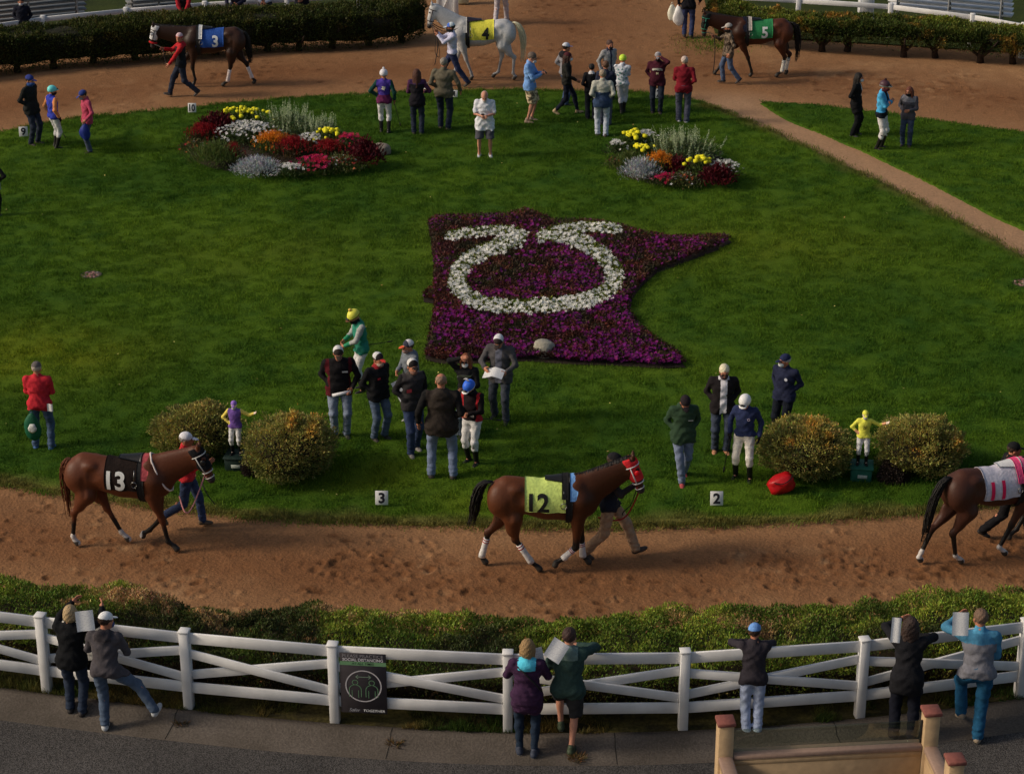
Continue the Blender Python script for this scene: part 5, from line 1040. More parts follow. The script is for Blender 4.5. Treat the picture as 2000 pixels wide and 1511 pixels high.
for a in (
    ('coleus', 'dark red leafy clump at the back left of the left flower bed', 425, 276, 62, .50), ('red', 'rusty red clump at the far left of the left flower bed', 395, 288, 50, .42), ('mixed', 'brownish clump at the left tip of the left flower bed', 378, 309, 44, .32),
    ('marigold', 'yellow marigold clump at the back of the left flower bed', 472, 268, 84, .52), ('white', 'broad white flower clump in the middle of the left flower bed', 480, 293, 88, .46), ('grass', 'feathery green clump at the front left of the left flower bed', 418, 332, 70, .44),
    ('red', 'small red clump between feathery green and silver plants in the left bed', 456, 322, 30, .40), ('orange', 'bright orange plumed clump in the left flower bed', 531, 308, 56, .46), ('silver', 'silver leaved clump at the front of the left flower bed', 500, 347, 66, .28),
    ('spike', 'tall pale flower spikes at the back of the left flower bed', 560, 276, 80, .80), ('spike', 'shorter pale flower spikes right of the tall ones, left bed', 618, 279, 64, .62), ('red', 'deep red plumes right of the orange clump in the left bed', 570, 316, 56, .44),
    ('white', 'thin white flowers above the deep red plumes in the left bed', 606, 300, 46, .36), ('marigold', 'yellow marigold clump at the right back of the left flower bed', 648, 296, 56, .42), ('red', 'red celosia clump under the right marigolds of the left bed', 644, 316, 48, .36),
    ('magenta', 'scarlet flower clump right of the marigolds in the left bed', 682, 307, 46, .46), ('coleus', 'dark red leafy clump at the right end of the left flower bed', 714, 330, 50, .52), ('magenta', 'magenta petunia clump at the front of the left flower bed', 615, 345, 66, .34),
    ('white', 'white flower clump at the front centre of the left flower bed', 566, 350, 44, .24), ('mixed', 'mixed low clump at the right front of the left flower bed', 665, 340, 64, .30),
    ('marigold', 'yellow marigold clump at the back left of the right flower bed', 1234, 306, 54, .48), ('white', 'sparse white flowered green clump at the left of the right bed', 1203, 312, 32, .36), ('mixed', 'small red and green clump at the left tip of the right bed', 1204, 333, 34, .24),
    ('grass', 'feathery green clump left of the silver one in the right bed', 1224, 338, 38, .34), ('marigold', 'yellow marigolds in the middle of the right flower bed', 1258, 320, 44, .34), ('silver', 'silver leaved clump at the front of the right flower bed', 1252, 357, 56, .38),
    ('orange', 'bright orange plumed clump in the right flower bed', 1288, 345, 44, .44), ('spike', 'pale flower spikes filling the back of the right flower bed', 1330, 318, 104, .66), ('coleus', 'dark red centre clump of the right flower bed', 1322, 346, 40, .34),
    ('magenta', 'red petunia clump at the front of the right flower bed', 1300, 366, 46, .22), ('mixed', 'mixed green clump at the front middle of the right bed', 1335, 369, 52, .26), ('marigold', 'yellow marigold clump at the right of the right flower bed', 1366, 355, 46, .46),
    ('coleus', 'dark red leafy clump at the right front of the right bed', 1402, 368, 48, .40), ('white', 'white flower clump at the right tip of the right flower bed', 1418, 356, 44, .40), ('white', 'white flowers at the back of the right flower bed', 1258, 296, 40, .40)): clump(*a, dens=1.25)
# ------------------------------------------------------------------ small things on the ground
def stone(label, px, py, w_, d, h, c, seed, flat_=.8):
    p = G(px, py, .02); bv, bf = BLOB3; v = np.sign(bv) * np.abs(bv) ** flat_; V = v * np.array([w_ / 2, d / 2, h * .62]) * (1 + .10 * snoise(bv, 2.2, seed) + .02 * snoise(bv, 9., seed + 1))[:, None] + np.array([0, 0, h * .42])
    tag(mk('stone', V, bf, mat(c, .9, .22, 16, .7, 'stone'), loc=(p.x, p.y + d * .3, .02)), label, 'stone')
stone('pale grey rounded stone at the near edge of the purple bed', 1063, 699, .42, .36, .30, P(132, 128, 116), 3); stone('brownish flat stone beside the right end of the left flower bed', 746, 303, .42, .5, .24, P(118, 108, 98), 5)
p = G(1527, 960, .03); bv, bf = BLOB3; ang = np.arctan2(bv[:, 1], bv[:, 0]); tw = bv @ np.array([.75, .1, .65]); ax_ = bv[:, 0]; an_ = np.arctan2(bv[:, 2], bv[:, 1]); V = np.sign(bv) * np.abs(bv) ** .8 * np.array([.24, .15, .15]) * (1 + .13 * np.abs(np.sin(an_ * 3.5 + 1.5 * ax_)) * np.clip(1.1 - np.abs(ax_), 0, 1) - .38 * np.clip(ax_ - .55, 0, 1) + .10 * snoise(bv, 3.4, 8) + .04 * snoise(bv, 9., 9))[:, None]; V = V @ np.array(Matrix.Rotation(-.45, 3, 'Y')).T + np.array([0, 0, .15])
bag = thing('bag', 'shiny red drawstring bag lying in front of the round shrub', 'bag', (p.x, p.y, .03)); mk('sack', V, bf, mat(P(150, 16, 22), .35, .15, 9, .5, 'nylon'), bag); mb = MB(); mb.tube(spline([(-.15, -.12, .22), (-.02, -.19, .24), (.10, -.16, .30), (.16, -.04, .33)], 6), .008); mb.build('drawstring', mat(BLK, .8), bag, True)
def marker(label, px, py, num, rz=0., wpx=25, hid=0):
    p = G(px, py, .0); sc_ = FPX / (p.y * math.cos(PITCH) + CAM_H * math.sin(PITCH)); w_ = wpx / sc_; h = w_ * 1.12; root = thing('number_marker', label, 'marker', (p.x, p.y, .0), R(rz), 'number boards along the lawn edge'); M = Matrix.Rotation(R(-14), 3, 'X')
    mb = MB(); mb.box((0, 0, h * .56 + .05), (w_, .018, h), M, .003); bd = mb.build('board', mat((.74, .74, .73), .6, .05, 10, .05, 'paint'), root); mb = MB(); mb.tube([(0, .05, -.02), (0, .035, .2)], .012); mb.build('stake', mat((.2, .2, .2), .6), root)
    if num:
        V, F = text_mesh(num, h * 1.0, .035); V[:, 0] *= min(1, w_ * .72 / np.ptp(V[:, 0])); Mt = Matrix.Translation((0, 0, h * .56 + .05)) @ M.to_4x4() @ Matrix(((1, 0, 0, 0), (0, 0, -1, -.011), (0, 1, 0, 0), (0, 0, 0, 1))); mk('numeral', xf(V, Mt), F, mat((.012, .012, .02), .7), bd, smooth=False)
marker('white board with black 3 at the near lawn edge', 746, 991, '3'); marker('white board with black 2 at the near lawn edge', 1399, 992, '2'); marker('tilted white board with dark 9 at the far left lawn edge', 47, 271, '9', 12, 17); marker('white board with black 10 at the far lawn edge', 376, 224, '10', 0, 16); marker('white board with black 1 beside the man in the olive sweater', 888, 194, '1', -6, 12); marker('white board half hidden behind the man in the maroon hoodie', 1283, 196, '12', 0, 16)
def drain(label, px, py, wpx):
    p = G(px, py, .04); r_ = wpx / 96 / 2 * .95; root = thing('drain', label, 'drain', (p.x, p.y, .034)); an = np.linspace(0, 6.283, 29)[:-1]; V = np.concatenate([np.stack([np.cos(an) * r_ * k, np.sin(an) * r_ * k, np.full(28, z)], 1) for k, z in ((1.08, .004), (1.0, .012), (.9, .008), (.86, -.03))]); F = [[a * 28 + i, a * 28 + (i + 1) % 28, (a + 1) * 28 + (i + 1) % 28, (a + 1) * 28 + i] for a in range(3) for i in range(28)]; mk('rim', V, np.array(F), mat(P(60, 56, 48), .8, .2, 20, .4, 'iron'), root)
    V, F, n = [], [], 0; bv, bf = BLOB1
    for i in range(60): a = random.uniform(0, 6.28); q = r_ * .85 * math.sqrt(random.random()); s = random.uniform(.025, .05); V.append(bv * s * np.array([1, 1, .6]) + np.array([q * math.cos(a), q * math.sin(a), -.004])); F.append(bf + n); n += len(bv)
    cc = np.repeat(jitc(np.array([P(120, 84, 80), P(96, 88, 84), P(140, 110, 100)])[RNG.integers(0, 3, 60)], 60, .2, .03), len(bv), 0); mk('gravel', np.concatenate(V), np.concatenate(F), attr_mat('gravel', .9), root, cols=cc)['kind'] = 'stuff'
drain('round drain filled with reddish gravel in the left lawn', 178, 536, 42); drain('round gravel drain in the lawn at the right edge of the photo', 2000, 552, 46)
for lb, px, py, sd in (('dry weed tuft in the gutter right of the sign', 772, 1452, 1), ('small weed in the gutter at the kerb joint by the man in shorts', 1128, 1482, 2), ('weed at the kerb joint left of the sign', 356, 1412, 3)):
    p = G(px, py, -.11); n = 130; a = RNG.uniform(0, 6.28, n); q = RNG.random(n) * .11; V, F, cc = leafmesh(np.column_stack([q * np.cos(a), q * np.sin(a), np.zeros(n)]), np.column_stack([np.cos(a), np.sin(a), RNG.uniform(.3, 1.6, n)]), RNG.uniform(.05, .12, n), .012, jitc(mixc(np.tile(P(62, 66, 28), (n, 1)), P(108, 78, 50), RNG.random(n) + .2), n)); tag(mk('weed', V, F, LEAF(), loc=p, cols=cc, smooth=False), lb, 'weed')
# ---- terrace wall with glass, lower right
TAN, CAP, RAILM = mat(P(152, 128, 98), .85, .12, 9, .3, 'render'), mat(P(112, 66, 58), .75, .12, 20, .3, 'terracotta'), mat(P(128, 106, 94), .6, .1, 20, .15, 'painted_rail')
ZT = 2.25; q1, q2 = G(1417, 1411, ZT), G(1819, 1391, ZT); dw = (q2 - q1).normalized(); nw = Vector((dw.y, -dw.x, 0)); q3 = q2 + nw * (q2.y - G(1855, 1486, ZT).y) * 1.0; zb = -.16
tw = thing('terrace_wall', 'beige terrace wall with red capped posts and a glass panel at lower right', 'wall', (q1.x, q1.y, zb)); o = Vector((q1.x, q1.y, zb)); Mw = Matrix((dw, -nw, Vector((0, 0, 1)))).transposed()
for q in (q1, q2, q3):
    mb = MB(); mb.box(Vector((q.x, q.y, (ZT + zb) / 2)) - o, (.185, .185, ZT - zb), Mw, .008); pst = mb.build('post', TAN, tw); mb = MB(); mb.box(Vector((q.x, q.y, ZT + .028)) - o, (.22, .22, .05), Mw, .008); mb.build('cap', CAP, pst)
zr = ZT - .40
def wall_seg(a, b, glass=True):
    d = (b - a).normalized(); n_ = Vector((d.y, -d.x, 0)); A, B = a + d * .094, b - d * .094; M = Matrix((d, -n_, Vector((0, 0, 1)))).transposed(); c = (A + B) / 2; L = (B - A).length
    mb = MB(); mb.box(Vector((c.x, c.y, (zr - .09 + zb) / 2)) - o, (L, .12, zr - .09 - zb), M, .004); mb.build('wall_panel', TAN, tw); mb = MB(); mb.box(Vector((c.x, c.y, zr - .05)) - o, (L - .004, .17, .075), M, .012); mb.build('rail', RAILM, tw); mb = MB(); mb.box(Vector((c.x, c.y, zr - .135)) - o, (L - .006, .135, .07), M, .006); mb.build('trim', TAN, tw)
    if glass: mb = MB(); mb.box(Vector((c.x, c.y, zr + .145)) - o, (L - .02, .012, .31), M, .002); mb.build('glass_panel', GLASS, tw); mb = MB(); mb.box(Vector((B.x, B.y, zr + .145)) - o - d * .012, (.02, .03, .31), M, .002); mb.build('glass_channel', mat((.015, .015, .015), .5), tw)
g_ = bpy.data.materials.new('glass'); g_.use_nodes = True; n_ = g_.node_tree.nodes; l_ = g_.node_tree.links; tr = n_.new('ShaderNodeBsdfTransparent'); tr.inputs[0].default_value = (.80, .84, .78, 1); gl = n_.new('ShaderNodeBsdfGlossy'); gl.inputs['Roughness'].default_value = .02; gl.inputs[0].default_value = (.8, .85, .8, 1); mx = n_.new('ShaderNodeMixShader'); mx.inputs[0].default_value = .07; l_.new(tr.outputs[0], mx.inputs[1]); l_.new(gl.outputs[0], mx.inputs[2]); l_.new(mx.outputs[0], n_['Material Output'].inputs['Surface']); GLASS = g_
wall_seg(q1, q2); wall_seg(q2 + nw * .0, q3, False) if (q3 - q2).length > .5 else None; wall_seg(q1 + nw * 2.6, q1, False)
# ---- beyond the hedges
bk = ground_mat('back_turf', P(34, 42, 16), P(48, 56, 20), 1.2, 20, .6, .2)
def sheet(name, pts, z, m): tag(mk(name, [(x, y, z) for x, y in pts], np.array([list(range(len(pts)))]) if len(pts) == 4 else None, m, smooth=False), None, None, kind='structure')
xa = HL[0]; xb = HL[-1]; sheet('back_lawn', [(-60, xa[1] + .6), (xb[0] - .5, xb[1] + .9), (xb[0] - .5, 160), (-60, 160)], .014, bk); xc = HRr[0]; xd = HRr[-1]; sheet('back_lawn', [(xc[0] + .4, xc[1] + .3), (60, xd[1] - 8), (60, 160), (xc[0] + .4, 160)], .014, bk)
tag(blade_mesh('grass', G(1390, 84).x + RNG.normal(0, .5, 1500), G(1390, 84).y + RNG.normal(0, .55, 1500), -.01, .07, .016, lawn_col, .9), 'small grass patch under the head of the horse in green', 'grass', kind='stuff')
def railfence(label, pts):
    W_ = [G(a, b, .9) for a, b in pts]; root = thing('fence', label, 'fence', (W_[0].x, W_[0].y, 0)); o_ = Vector((W_[0].x, W_[0].y, 0)); pos_ = []
    for a, b in zip(W_, W_[1:]):
        mb = MB(); mb.beam(a - o_, b - o_, .06, .14); mb.build('rail', WHITE, root); mb = MB(); mb.beam(a - o_ - Vector((0, 0, .45)), b - o_ - Vector((0, 0, .45)), .04, .14); mb.build('rail', WHITE, root); n = max(1, round((b - a).length / 2.44)); pos_ += [a.lerp(b, k / n) for k in range(n)]
    for p_ in pos_ + [W_[-1]]: mb = MB(); mb.box(Vector((p_.x, p_.y, .5)) - o_, (.14, .14, 1.02), None, .008); mb.build('post', WHITE, root)
railfence('white rail fence behind the far left hedge', [(-110, 66), (84, 38), (246, 22), (400, 10), (560, 0), (700, -8)]); railfence('white rail fence behind the far right hedge', [(1420, -6), (1560, 2), (1740, 14), (1900, 34), (2000, 52), (2150, 82)])
ALU, WPL = mat(P(108, 108, 108), .5, .2, 5, .2, 'aluminium', .4), mat((.72, .72, .74), .5, .08, 5, .1, 'white_paint')
def bleacher(label, ax, ay, bx, by, n, z0, dz, dr, m, dep=.30):
    a0 = G(ax, ay, z0); root = thing('bleacher', label, 'bleacher', (a0.x, a0.y, 0)); o_ = Vector((a0.x, a0.y, 0)); P_ = []
    for k in range(n):
        A_, B_ = G(ax, ay - dr * k, z0 + dz * k), G(bx, by - dr * k, z0 + dz * k); mb = MB(); mb.beam(A_ - o_, B_ - o_, dep, .05); mb.build('plank', m, root); P_.append((A_, B_))
    for s_ in (.08, .5, .92): mb = MB(); p0, p1 = P_[0][0].lerp(P_[0][1], s_) - o_, P_[-1][0].lerp(P_[-1][1], s_) - o_; mb.beam(p0 - Vector((0, 0, .06)), p1 - Vector((0, 0, .06)), .05, .06); mb.beam(Vector((p1.x, p1.y, 0)), p1 - Vector((0, 0, .09)), .05, .05, (0, 1, 0)); mb.beam(Vector((p0.x, p0.y, 0)), p0 - Vector((0, 0, .09)), .05, .05, (0, 1, 0)); mb.build('support', mat((.3, .3, .3), .6), root)
bleacher('white bleacher planks behind the far right hedge', 1737, 8, 1978, 30, 6, .45, .2, 9.5, WPL, .42); bleacher('grey bleacher benches at the far left corner', -60, 46, 166, 24, 6, .45, .18, 9., ALU, .45); bleacher('grey bleacher benches behind the person in red', 247, 14, 372, 4, 3, .45, .18, 9., ALU, .45)
p = G(1688, 62); cb = thing('cabinet', 'white cabinet behind the far right hedge beside the bleacher', 'cabinet', p); mb = MB(); mb.box((0, 0, .9), (.42, .4, 1.8), None, .01); mb.build('box', WPL, cb); mb = MB(); mb.box((.02, -.205, .95), (.30, .015, 1.4), None, .004); mb.build('door', mat((.6, .6, .6), .5), cb)
gt = thing('gate', 'open white gate at the gap beside the left hedge', 'gate', G(876, 44)); mb = MB(); mb.box((-.28, .1, .9), (.14, .14, 1.8), None, .01); mb.build('post', WHITE, gt); mb = MB(); mb.box((.22, 0, 1.0), (.16, .16, 2.0), None, .01); mb.build('post', WHITE, gt); mb = MB(); mb.beam((-.24, .1, .2), (.2, .02, 1.2), .05, .12, (0, 1, 0)); mb.build('brace', WHITE, gt); mb = MB(); mb.box((.0, .06, .55), (.42, .04, 1.0), None, .006); mb.build('panel', WPL, gt)
p = G(904, 6); sb = thing('sign_box', 'small cream box beside the open white gate', 'box', p); mb = MB(); mb.box((0, 0, .28), (.36, .3, .56), None, .02); mb.build('body', mat(P(150, 150, 128), .6), sb); mb = MB(); mb.box((0, 0, .575), (.40, .34, .03), None, .01); mb.build('lid', mat(P(120, 118, 100), .6), sb)
# ------------------------------------------------------------------ horses on the ring
bay, red_ = P(92, 44, 24, 1.35), (.42, .02, .03)
WRP = (.70, .68, .66)
h12 = horse('bay horse in lime cloth number 12 with red face hood and white leg wraps', 1058, 1107, 0, P(82, 44, 24, 1.3), [[(.62, .44), (.65, .14), (.71, .03)], [(.53, .42), (.34, .22), (.22, .10)], [(-.84, .54), (-.94, .14), (-.92, .03)], [(-.41, .55), (-.17, .16), (-.07, .03)]],
    (1.36, 1.88), (1.57, 1.33), [(-.80, 1.50), (-.92, 1.46), (-1.02, 1.22), (-1.06, .95), (-1.12, .72)], cloth_=P(176, 210, 92), num='12', numc=(.012, .012, .012), blink=P(186, 16, 26), bridle=(.66, .64, .64), wraps=((0, red_), (1, red_), (2, red_), (3, red_)), wrapc=WRP, front=P(92, 140, 200), trims=(.014, .014, .016), darkfront=.75, group='horses led round the ring')
h13 = horse('chestnut horse with white 13 on its side and a black hood', 243, 1062, -7, P(84, 44, 26, 1.3), [[(.60, .44), (.40, .22), (.29, .11)], [(.69, .54), (.76, .16), (.86, .03)], [(-.27, .56), (-.07, .15), (.0, .03)], [(-.74, .57), (-.80, .15), (-.77, .03)]],
    (1.30, 1.76), (1.54, 1.24), [(-.80, 1.48), (-.86, 1.36), (-.88, 1.1), (-.88, .8), (-.87, .42)], tailc=P(84, 44, 26), legdark=.50, socks={2: .12, 3: .12}, cloth_=P(26, 18, 16), num='13', numc=(.74, .74, .72), blink=(.012, .012, .014), bridle=(.6, .58, .55), neckstrap=P(190, 176, 170), front=P(150, 60, 66), darkfront=.25, mane=False, group='horses led round the ring')
h11 = horse('dark bay horse with pink number 11 cut off by the right edge', 1924, 1082, 20, P(66, 38, 28, 1.2), [[(.76, .54), (.62, .28), (.50, .16)], [(.36, .52), (.17, .15), (.25, .03)], [(-.94, .56), (-1.10, .18), (-1.14, .05)], [(-.70, .55), (-.62, .15), (-.54, .03)]],
    (1.42, 1.86), (1.70, 1.36), [(-.80, 1.50), (-.92, 1.40), (-1.04, 1.1), (-1.12, .7), (-1.16, .38)], socks={1: .1, 2: .15, 3: .08}, cloth_=P(170, 166, 178), num='11', numc=P(190, 20, 70), saddle=(.7, .7, .7), front=P(200, 80, 120), trims=P(196, 50, 100), darkfront=.4, group='horses led round the ring')
h4 = horse('white horse in yellow cloth number 4 at the back of the ring', 945, 153, 180, (.50, .50, .51), [[(.46, .55), (.33, .18), (.30, .03)], [(.70, .52), (.76, .16), (.84, .03)], [(-.79, .58), (-.77, .17), (-.83, .03)], [(-.47, .56), (-.38, .14), (-.28, .03)]],
    (1.30, 1.93), (1.46, 1.34), [(-.80, 1.50), (-.92, 1.42), (-1.02, 1.15), (-1.05, .85), (-1.02, .45)], side=1, sc=1.04, dark=(.34, .34, .35), legdark=.5, tailc=P(200, 188, 160), mane=False, cloth_=P(206, 188, 30), num='4', numc=(.012, .012, .012), bridle=P(50, 40, 44), rein=(.04, .03, .03), mottle=.07, front=P(150, 150, 150), saddle=(.03, .025, .04), group='horses led round the ring')
h3 = horse('dark brown horse in blue cloth number 3 by the left hedge', 424, 165, 180, P(54, 33, 24, 1.15), [[(.62, .50), (.57, .17), (.60, .03)], [(.95, .55), (1.1, .18), (1.2, .03)], [(-.40, .53), (-.31, .13), (-.21, .02)], [(-.81, .54), (-.94, .16), (-1.02, .03)]],
    (1.58, 1.60), (1.72, 1.02), [(-.80, 1.46), (-.87, 1.3), (-.9, 1.05), (-.93, .8), (-.95, .58)], side=1, wraps=((2, None), (3, None)), wrapc=P(190, 176, 172), cloth_=P(28, 66, 136), num='3', numc=(.72, .74, .76), blink=(.66, .66, .68), nose=P(170, 14, 22), trims=(.66, .66, .66), darkfront=.5, group='horses led round the ring')
h5 = horse('dark bay horse in green cloth number 5 by the right hedge', 1484, 147, 180, P(72, 38, 24, 1.2), [[(.36, .52), (.25, .16), (.24, .03)], [(.96, .54), (1.12, .17), (1.2, .03)], [(-.64, .54), (-.59, .14), (-.48, .02)], [(-.80, .55), (-.72, .14), (-.76, .03)]],
    (1.54, 1.70), (1.62, 1.08), [(-.80, 1.48), (-.92, 1.38), (-.98, 1.1), (-1.0, .75), (-.98, .38)], side=1, wraps=((2, (.2, .2, .2)), (3, (.2, .2, .2))), wrapc=P(200, 190, 178), cloth_=P(28, 108, 62), num='5', numc=(.72, .74, .74), blink=(.012, .02, .018), bridle=P(40, 110, 90), front=(.012, .014, .03), trims=P(160, 150, 140), darkfront=.85, group='horses led round the ring')
# ------------------------------------------------------------------ things in hands
def sheet_paper(label, c, u, v, w_, h, name='race_programme', cat='programme', fold=.0):
    c, u = Vector(c), Vector(u).normalized(); v = Vector(v); v = (v - u * v.dot(u)).normalized(); n_ = u.cross(v); V = []; k = 7
    for z in (0, -.003):
        for i in range(k):
            for j in range(2): x = (i / (k - 1) - .5); V.append(c + u * x * w_ + v * (j - .5) * h + n_ * (z + fold * (abs(x) * -2 + .5) + .012 * math.sin(x * 5)))
    Q = [[2 * i, 2 * i + 2, 2 * i + 3, 2 * i + 1] for i in range(k - 1)] + [[2 * k + 2 * i + 1, 2 * k + 2 * i + 3, 2 * k + 2 * i + 2, 2 * k + 2 * i] for i in range(k - 1)]
    o = Vector(V[0]); tag(mk(name, [tuple(p - o) for p in V], np.array(Q), mat((.82, .82, .82), .7, .03, 10, 0, 'print'), loc=o), label, cat)
def roll(label, a, b, r=.03): a = Vector(a); V, F = tube([Vector((0, 0, 0)), Vector(b) - a], r, 10); tag(mk('race_programme', V, F, mat((.78, .78, .80), .7, .03, 10, 0, 'print'), loc=a), label, 'programme')
def crop(label, a, b):
    a, b = Vector(a), Vector(b); root = thing('riding_crop', label, 'riding crop', a); d = b - a; V, F = tube([d * -.12, d * .5, d * .85], [.012, .008, .006], 6); mk('shaft', V, F, mat((.015, .014, .014), .5), root); V, F = tube([d * .85, d * 1.0], [.014, .016], 6); mk('flap', V, F, mat((.02, .018, .018), .6), root)
def lead(label, pts, c, r=.012): a = Vector(pts[0]); V, F = tube([p - a for p in spline(pts, 7)], r, 6); tag(mk('lead_rope', V, F, mat(c, .8, .15), loc=a), label, 'rope')
def sack(label, c, w_, h, col, seed, name='bag', strap=True, mark=None):
    c = Vector(c); root = thing(name, label, 'bag', c); bv, bf = BLOB3; V = bv * np.array([w_ / 2, w_ * .22, h / 2]) * (1 + .10 * snoise(bv, 2.6, seed))[:, None]; V[:, 0] *= 1 - .35 * np.clip(bv[:, 2], 0, 1); V[:, 2] -= h * .62; mk('sack', V, bf, mat(col, .6, .12, 8, .5, 'bagcloth'), root)
    mb = MB(); mb.tube([(w_ * .18, 0, -h * .25), (w_ * .06, 0, -.02), (0, 0, .0), (-w_ * .06, 0, -.02), (-w_ * .18, 0, -h * .25)], .008); mb.build('handle', mat(col, .7), root, True)
    if mark: bv, bf = BLOB2; V = bv * np.array([.075, .02, .085]) * (1 + .3 * snoise(bv, 5., 3))[:, None] + np.array([.01, -w_ * .215, -h * .62]); mk('logo', V, bf, mat(mark, .7), root)
def phone(label, c, face): c = Vector(c); mb = MB(); M = Matrix.Rotation(R(face), 3, 'Z') @ Matrix.Rotation(R(-50), 3, 'X'); mb.box((0, 0, 0), (.075, .01, .15), M, .004); tag(mb.build('phone', mat((.015, .015, .018), .25), loc=c), label, 'phone')
def mid(p): return (p['hand'][0] + p['hand'][1]) / 2
def fdir(a): return Vector((math.sin(R(a)), -math.cos(R(a)), 0))
def rdir(a): return Vector((math.cos(R(a)), math.sin(R(a)), 0))      # person's left
JN, JD, JL = P(44, 56, 80), P(30, 38, 56), P(92, 106, 130)
WB, BLKC, GRY = (.70, .70, .71), (.014, .014, .016), P(70, 70, 74)
BT, GH, WH = dict(kind='breeches', c=(.68, .67, .68)), ('short', P(120, 112, 104)), ('short', P(190, 178, 160))
BR = ('short', P(48, 34, 26)); SNK = ((.05, .05, .055), (.5, .5, .5))
STEP = dict(L=(.09, -.34, 0, -14), Rf=(-.09, .36, .06, 38)); STEP2 = dict(L=(.09, .36, .06, 38), Rf=(-.09, -.34, 0, -14))
CR = 'the crowd on the lawn'
# ---- far left
person('person in a black jacket and patterned blue cap beside the number 9 board', 68, 283, 142, 65, t=dict(c=P(28, 29, 29), hem=-.14), b=dict(c=JD), aL='pocket', aR='pocket', hat=('cap', P(40, 52, 116)), mask=(P(40, 70, 130), 'gaiter'), wd=1.08, dp=1.1)
a = person('jockey in turquoise helmet and blue silks with orange sleeves', 110, 290, 165, 130, t=dict(c=P(40, 52, 150), slc=P(226, 122, 62), n='silks'), b=BT, boots=P(110, 20, 26), aL='down', aR='down', hat=('helmet', P(100, 196, 206)), mask=((.03, .02, .02), 'gaiter'), gloves=BLKC)
crop('black riding crop held by the jockey in turquoise helmet', a['hand'][0], a['hand'][0] + Vector((.35, -.1, -.55)))
a = person('person in a pink sweater and blue cap with a blue bag', 176, 298, 172, -62, t=dict(c=P(156, 52, 80), hem=-.1), b=dict(c=P(58, 68, 92)), aL=((.24, -.12, .05),), aR='down', hat=('cap', P(42, 56, 118)), mask=(P(110, 116, 124),), hd=(25, 0), wd=1.05)
sack('blue bag held by the person in the pink sweater', a['hand'][0], .26, .42, P(22, 38, 110), 4)
person('blonde person in grey vest with black sleeves at the left edge', -8, 424, 303, 175, t=dict(c=P(110, 112, 122), slc=BLKC, n='vest', hem=-.15), b=dict(c=BLKC, kind='leggings'), aL='pocket', aR='hip', hair=('long', P(176, 146, 104)))
a = person('groom in red hooded jacket with black vest leading the horse in blue', 358, 187, 60, -78, t=dict(c=P(24, 26, 30), slc=P(160, 14, 24), yoke=P(150, 14, 24), yz=.47, hood=True, cuff=P(160, 14, 24)), b=dict(c=JD), **STEP2, aL=((.18, -.36, -.0),), aR=((.10, -.42, .38), (.6, .3, -.8)), hat=('beanie', P(180, 150, 156), P(170, 20, 30), P(190, 40, 50)), hd=(0, 60), wd=1.08)
lead('dark lead rope from the groom in red to the horse in blue', [h3['bit'], a['hand'][1], a['hand'][1].lerp(a['hand'][0], .5) + Vector((0, 0, -.1)), a['hand'][0]], (.03, .025, .025))
# ---- back group
a = person('jockey in white pompom helmet and purple silks with green sleeves', 752, 261, 133, 178, t=dict(c=P(62, 44, 130), slc=P(18, 58, 52), low=P(88, 28, 70), lz=.16, n='silks'), b=BT, boots=P(96, 24, 36), aL='hip', aR='down', hat=('helmet_pom', P(186, 184, 190)))
V, F = ring(0, 0, .0, .055, n=12); V = V * (1 + .35 * np.sin(np.arange(len(V)) * 2.5))[:, None]; decal(a, np.column_stack([V, np.zeros(len(V))]), F, (0, .150, .36), mat(P(190, 186, 170), .8), 'emblem', True)
crop('black riding crop held by the jockey in purple silks', a['hand'][1], a['hand'][1] + Vector((.16, -.05, -.62)))
a = person('long brown haired person in black vest over purple sweater', 816, 264, 134, 180, t=dict(c=P(26, 24, 30), slc=P(66, 32, 60), yoke=P(58, 36, 72), yz=.45, hem=-.15, n='vest'), b=dict(c=JD), aL='front', aR=((.20, -.22, .16),), hair=('long', P(66, 38, 30)), wd=.96)
sheet_paper('white card held by the long haired person in the black vest', G(828, 168, 1.05) + Vector((.0, .0, 0)), (1, 0, .2), (0, .3, 1), .2, .16)
person('large grey haired man in an olive sweater and dark jeans', 868, 254, 112, 165, t=dict(c=P(86, 80, 66), hem=-.12), b=dict(c=JD), aL='pocket', aR='pout', hair=GH, wd=1.22, dp=1.25, belly=.6, shoe=((.16, .12, .08), (.2, .2, .2)))
a = person('bald man in white short sleeved shirt and grey shorts looking down', 947, 307, 176, 0, t=dict(c=P(186, 188, 204), sl='short', hem=-.20, n='shirt', wr=.010), b=dict(c=P(66, 66, 74), kind='shorts'), shoe=((.7, .7, .72), (.7, .7, .7)), aL='front', aR='front', hair=('bald', P(170, 150, 140)), beard=(.6, .58, .56), hd=(32, 0), wd=1.12, dp=1.1, belly=.5, L=(.14, 0, 0, 0), Rf=(-.14, .0, 0, 0), skinc=SKIN3)
mb = MB(); mb.tube([Vector((math.cos(q * .524) * .036, math.sin(q * .524) * .036, 0)) for q in range(13)], .012); o = mb.build('wristwatch', mat(BLKC, .4), smooth=True, loc=a['hand'][1] + Vector((-.05, .03, .05))); o.parent = a['root']; o.matrix_parent_inverse = a['W'].inverted()
a = person('man in light blue shirt and patterned khaki shorts using a phone', 1034, 239, 101, 78, t=dict(c=P(96, 136, 190), hem=-.10, n='shirt'), b=dict(c=P(150, 134, 104), kind='shorts', mat='camo'), shoe=((.35, .25, .18), (.2, .15, .1)), aL='phone', aR='phone', hair=('short', P(90, 78, 70)), mask=((.66, .66, .7),), hd=(22, 0), wd=1.1, skinc=SKIN3)
phone('phone held by the man in the light blue shirt', mid(a) + Vector((.04, 0, .03)), 78)
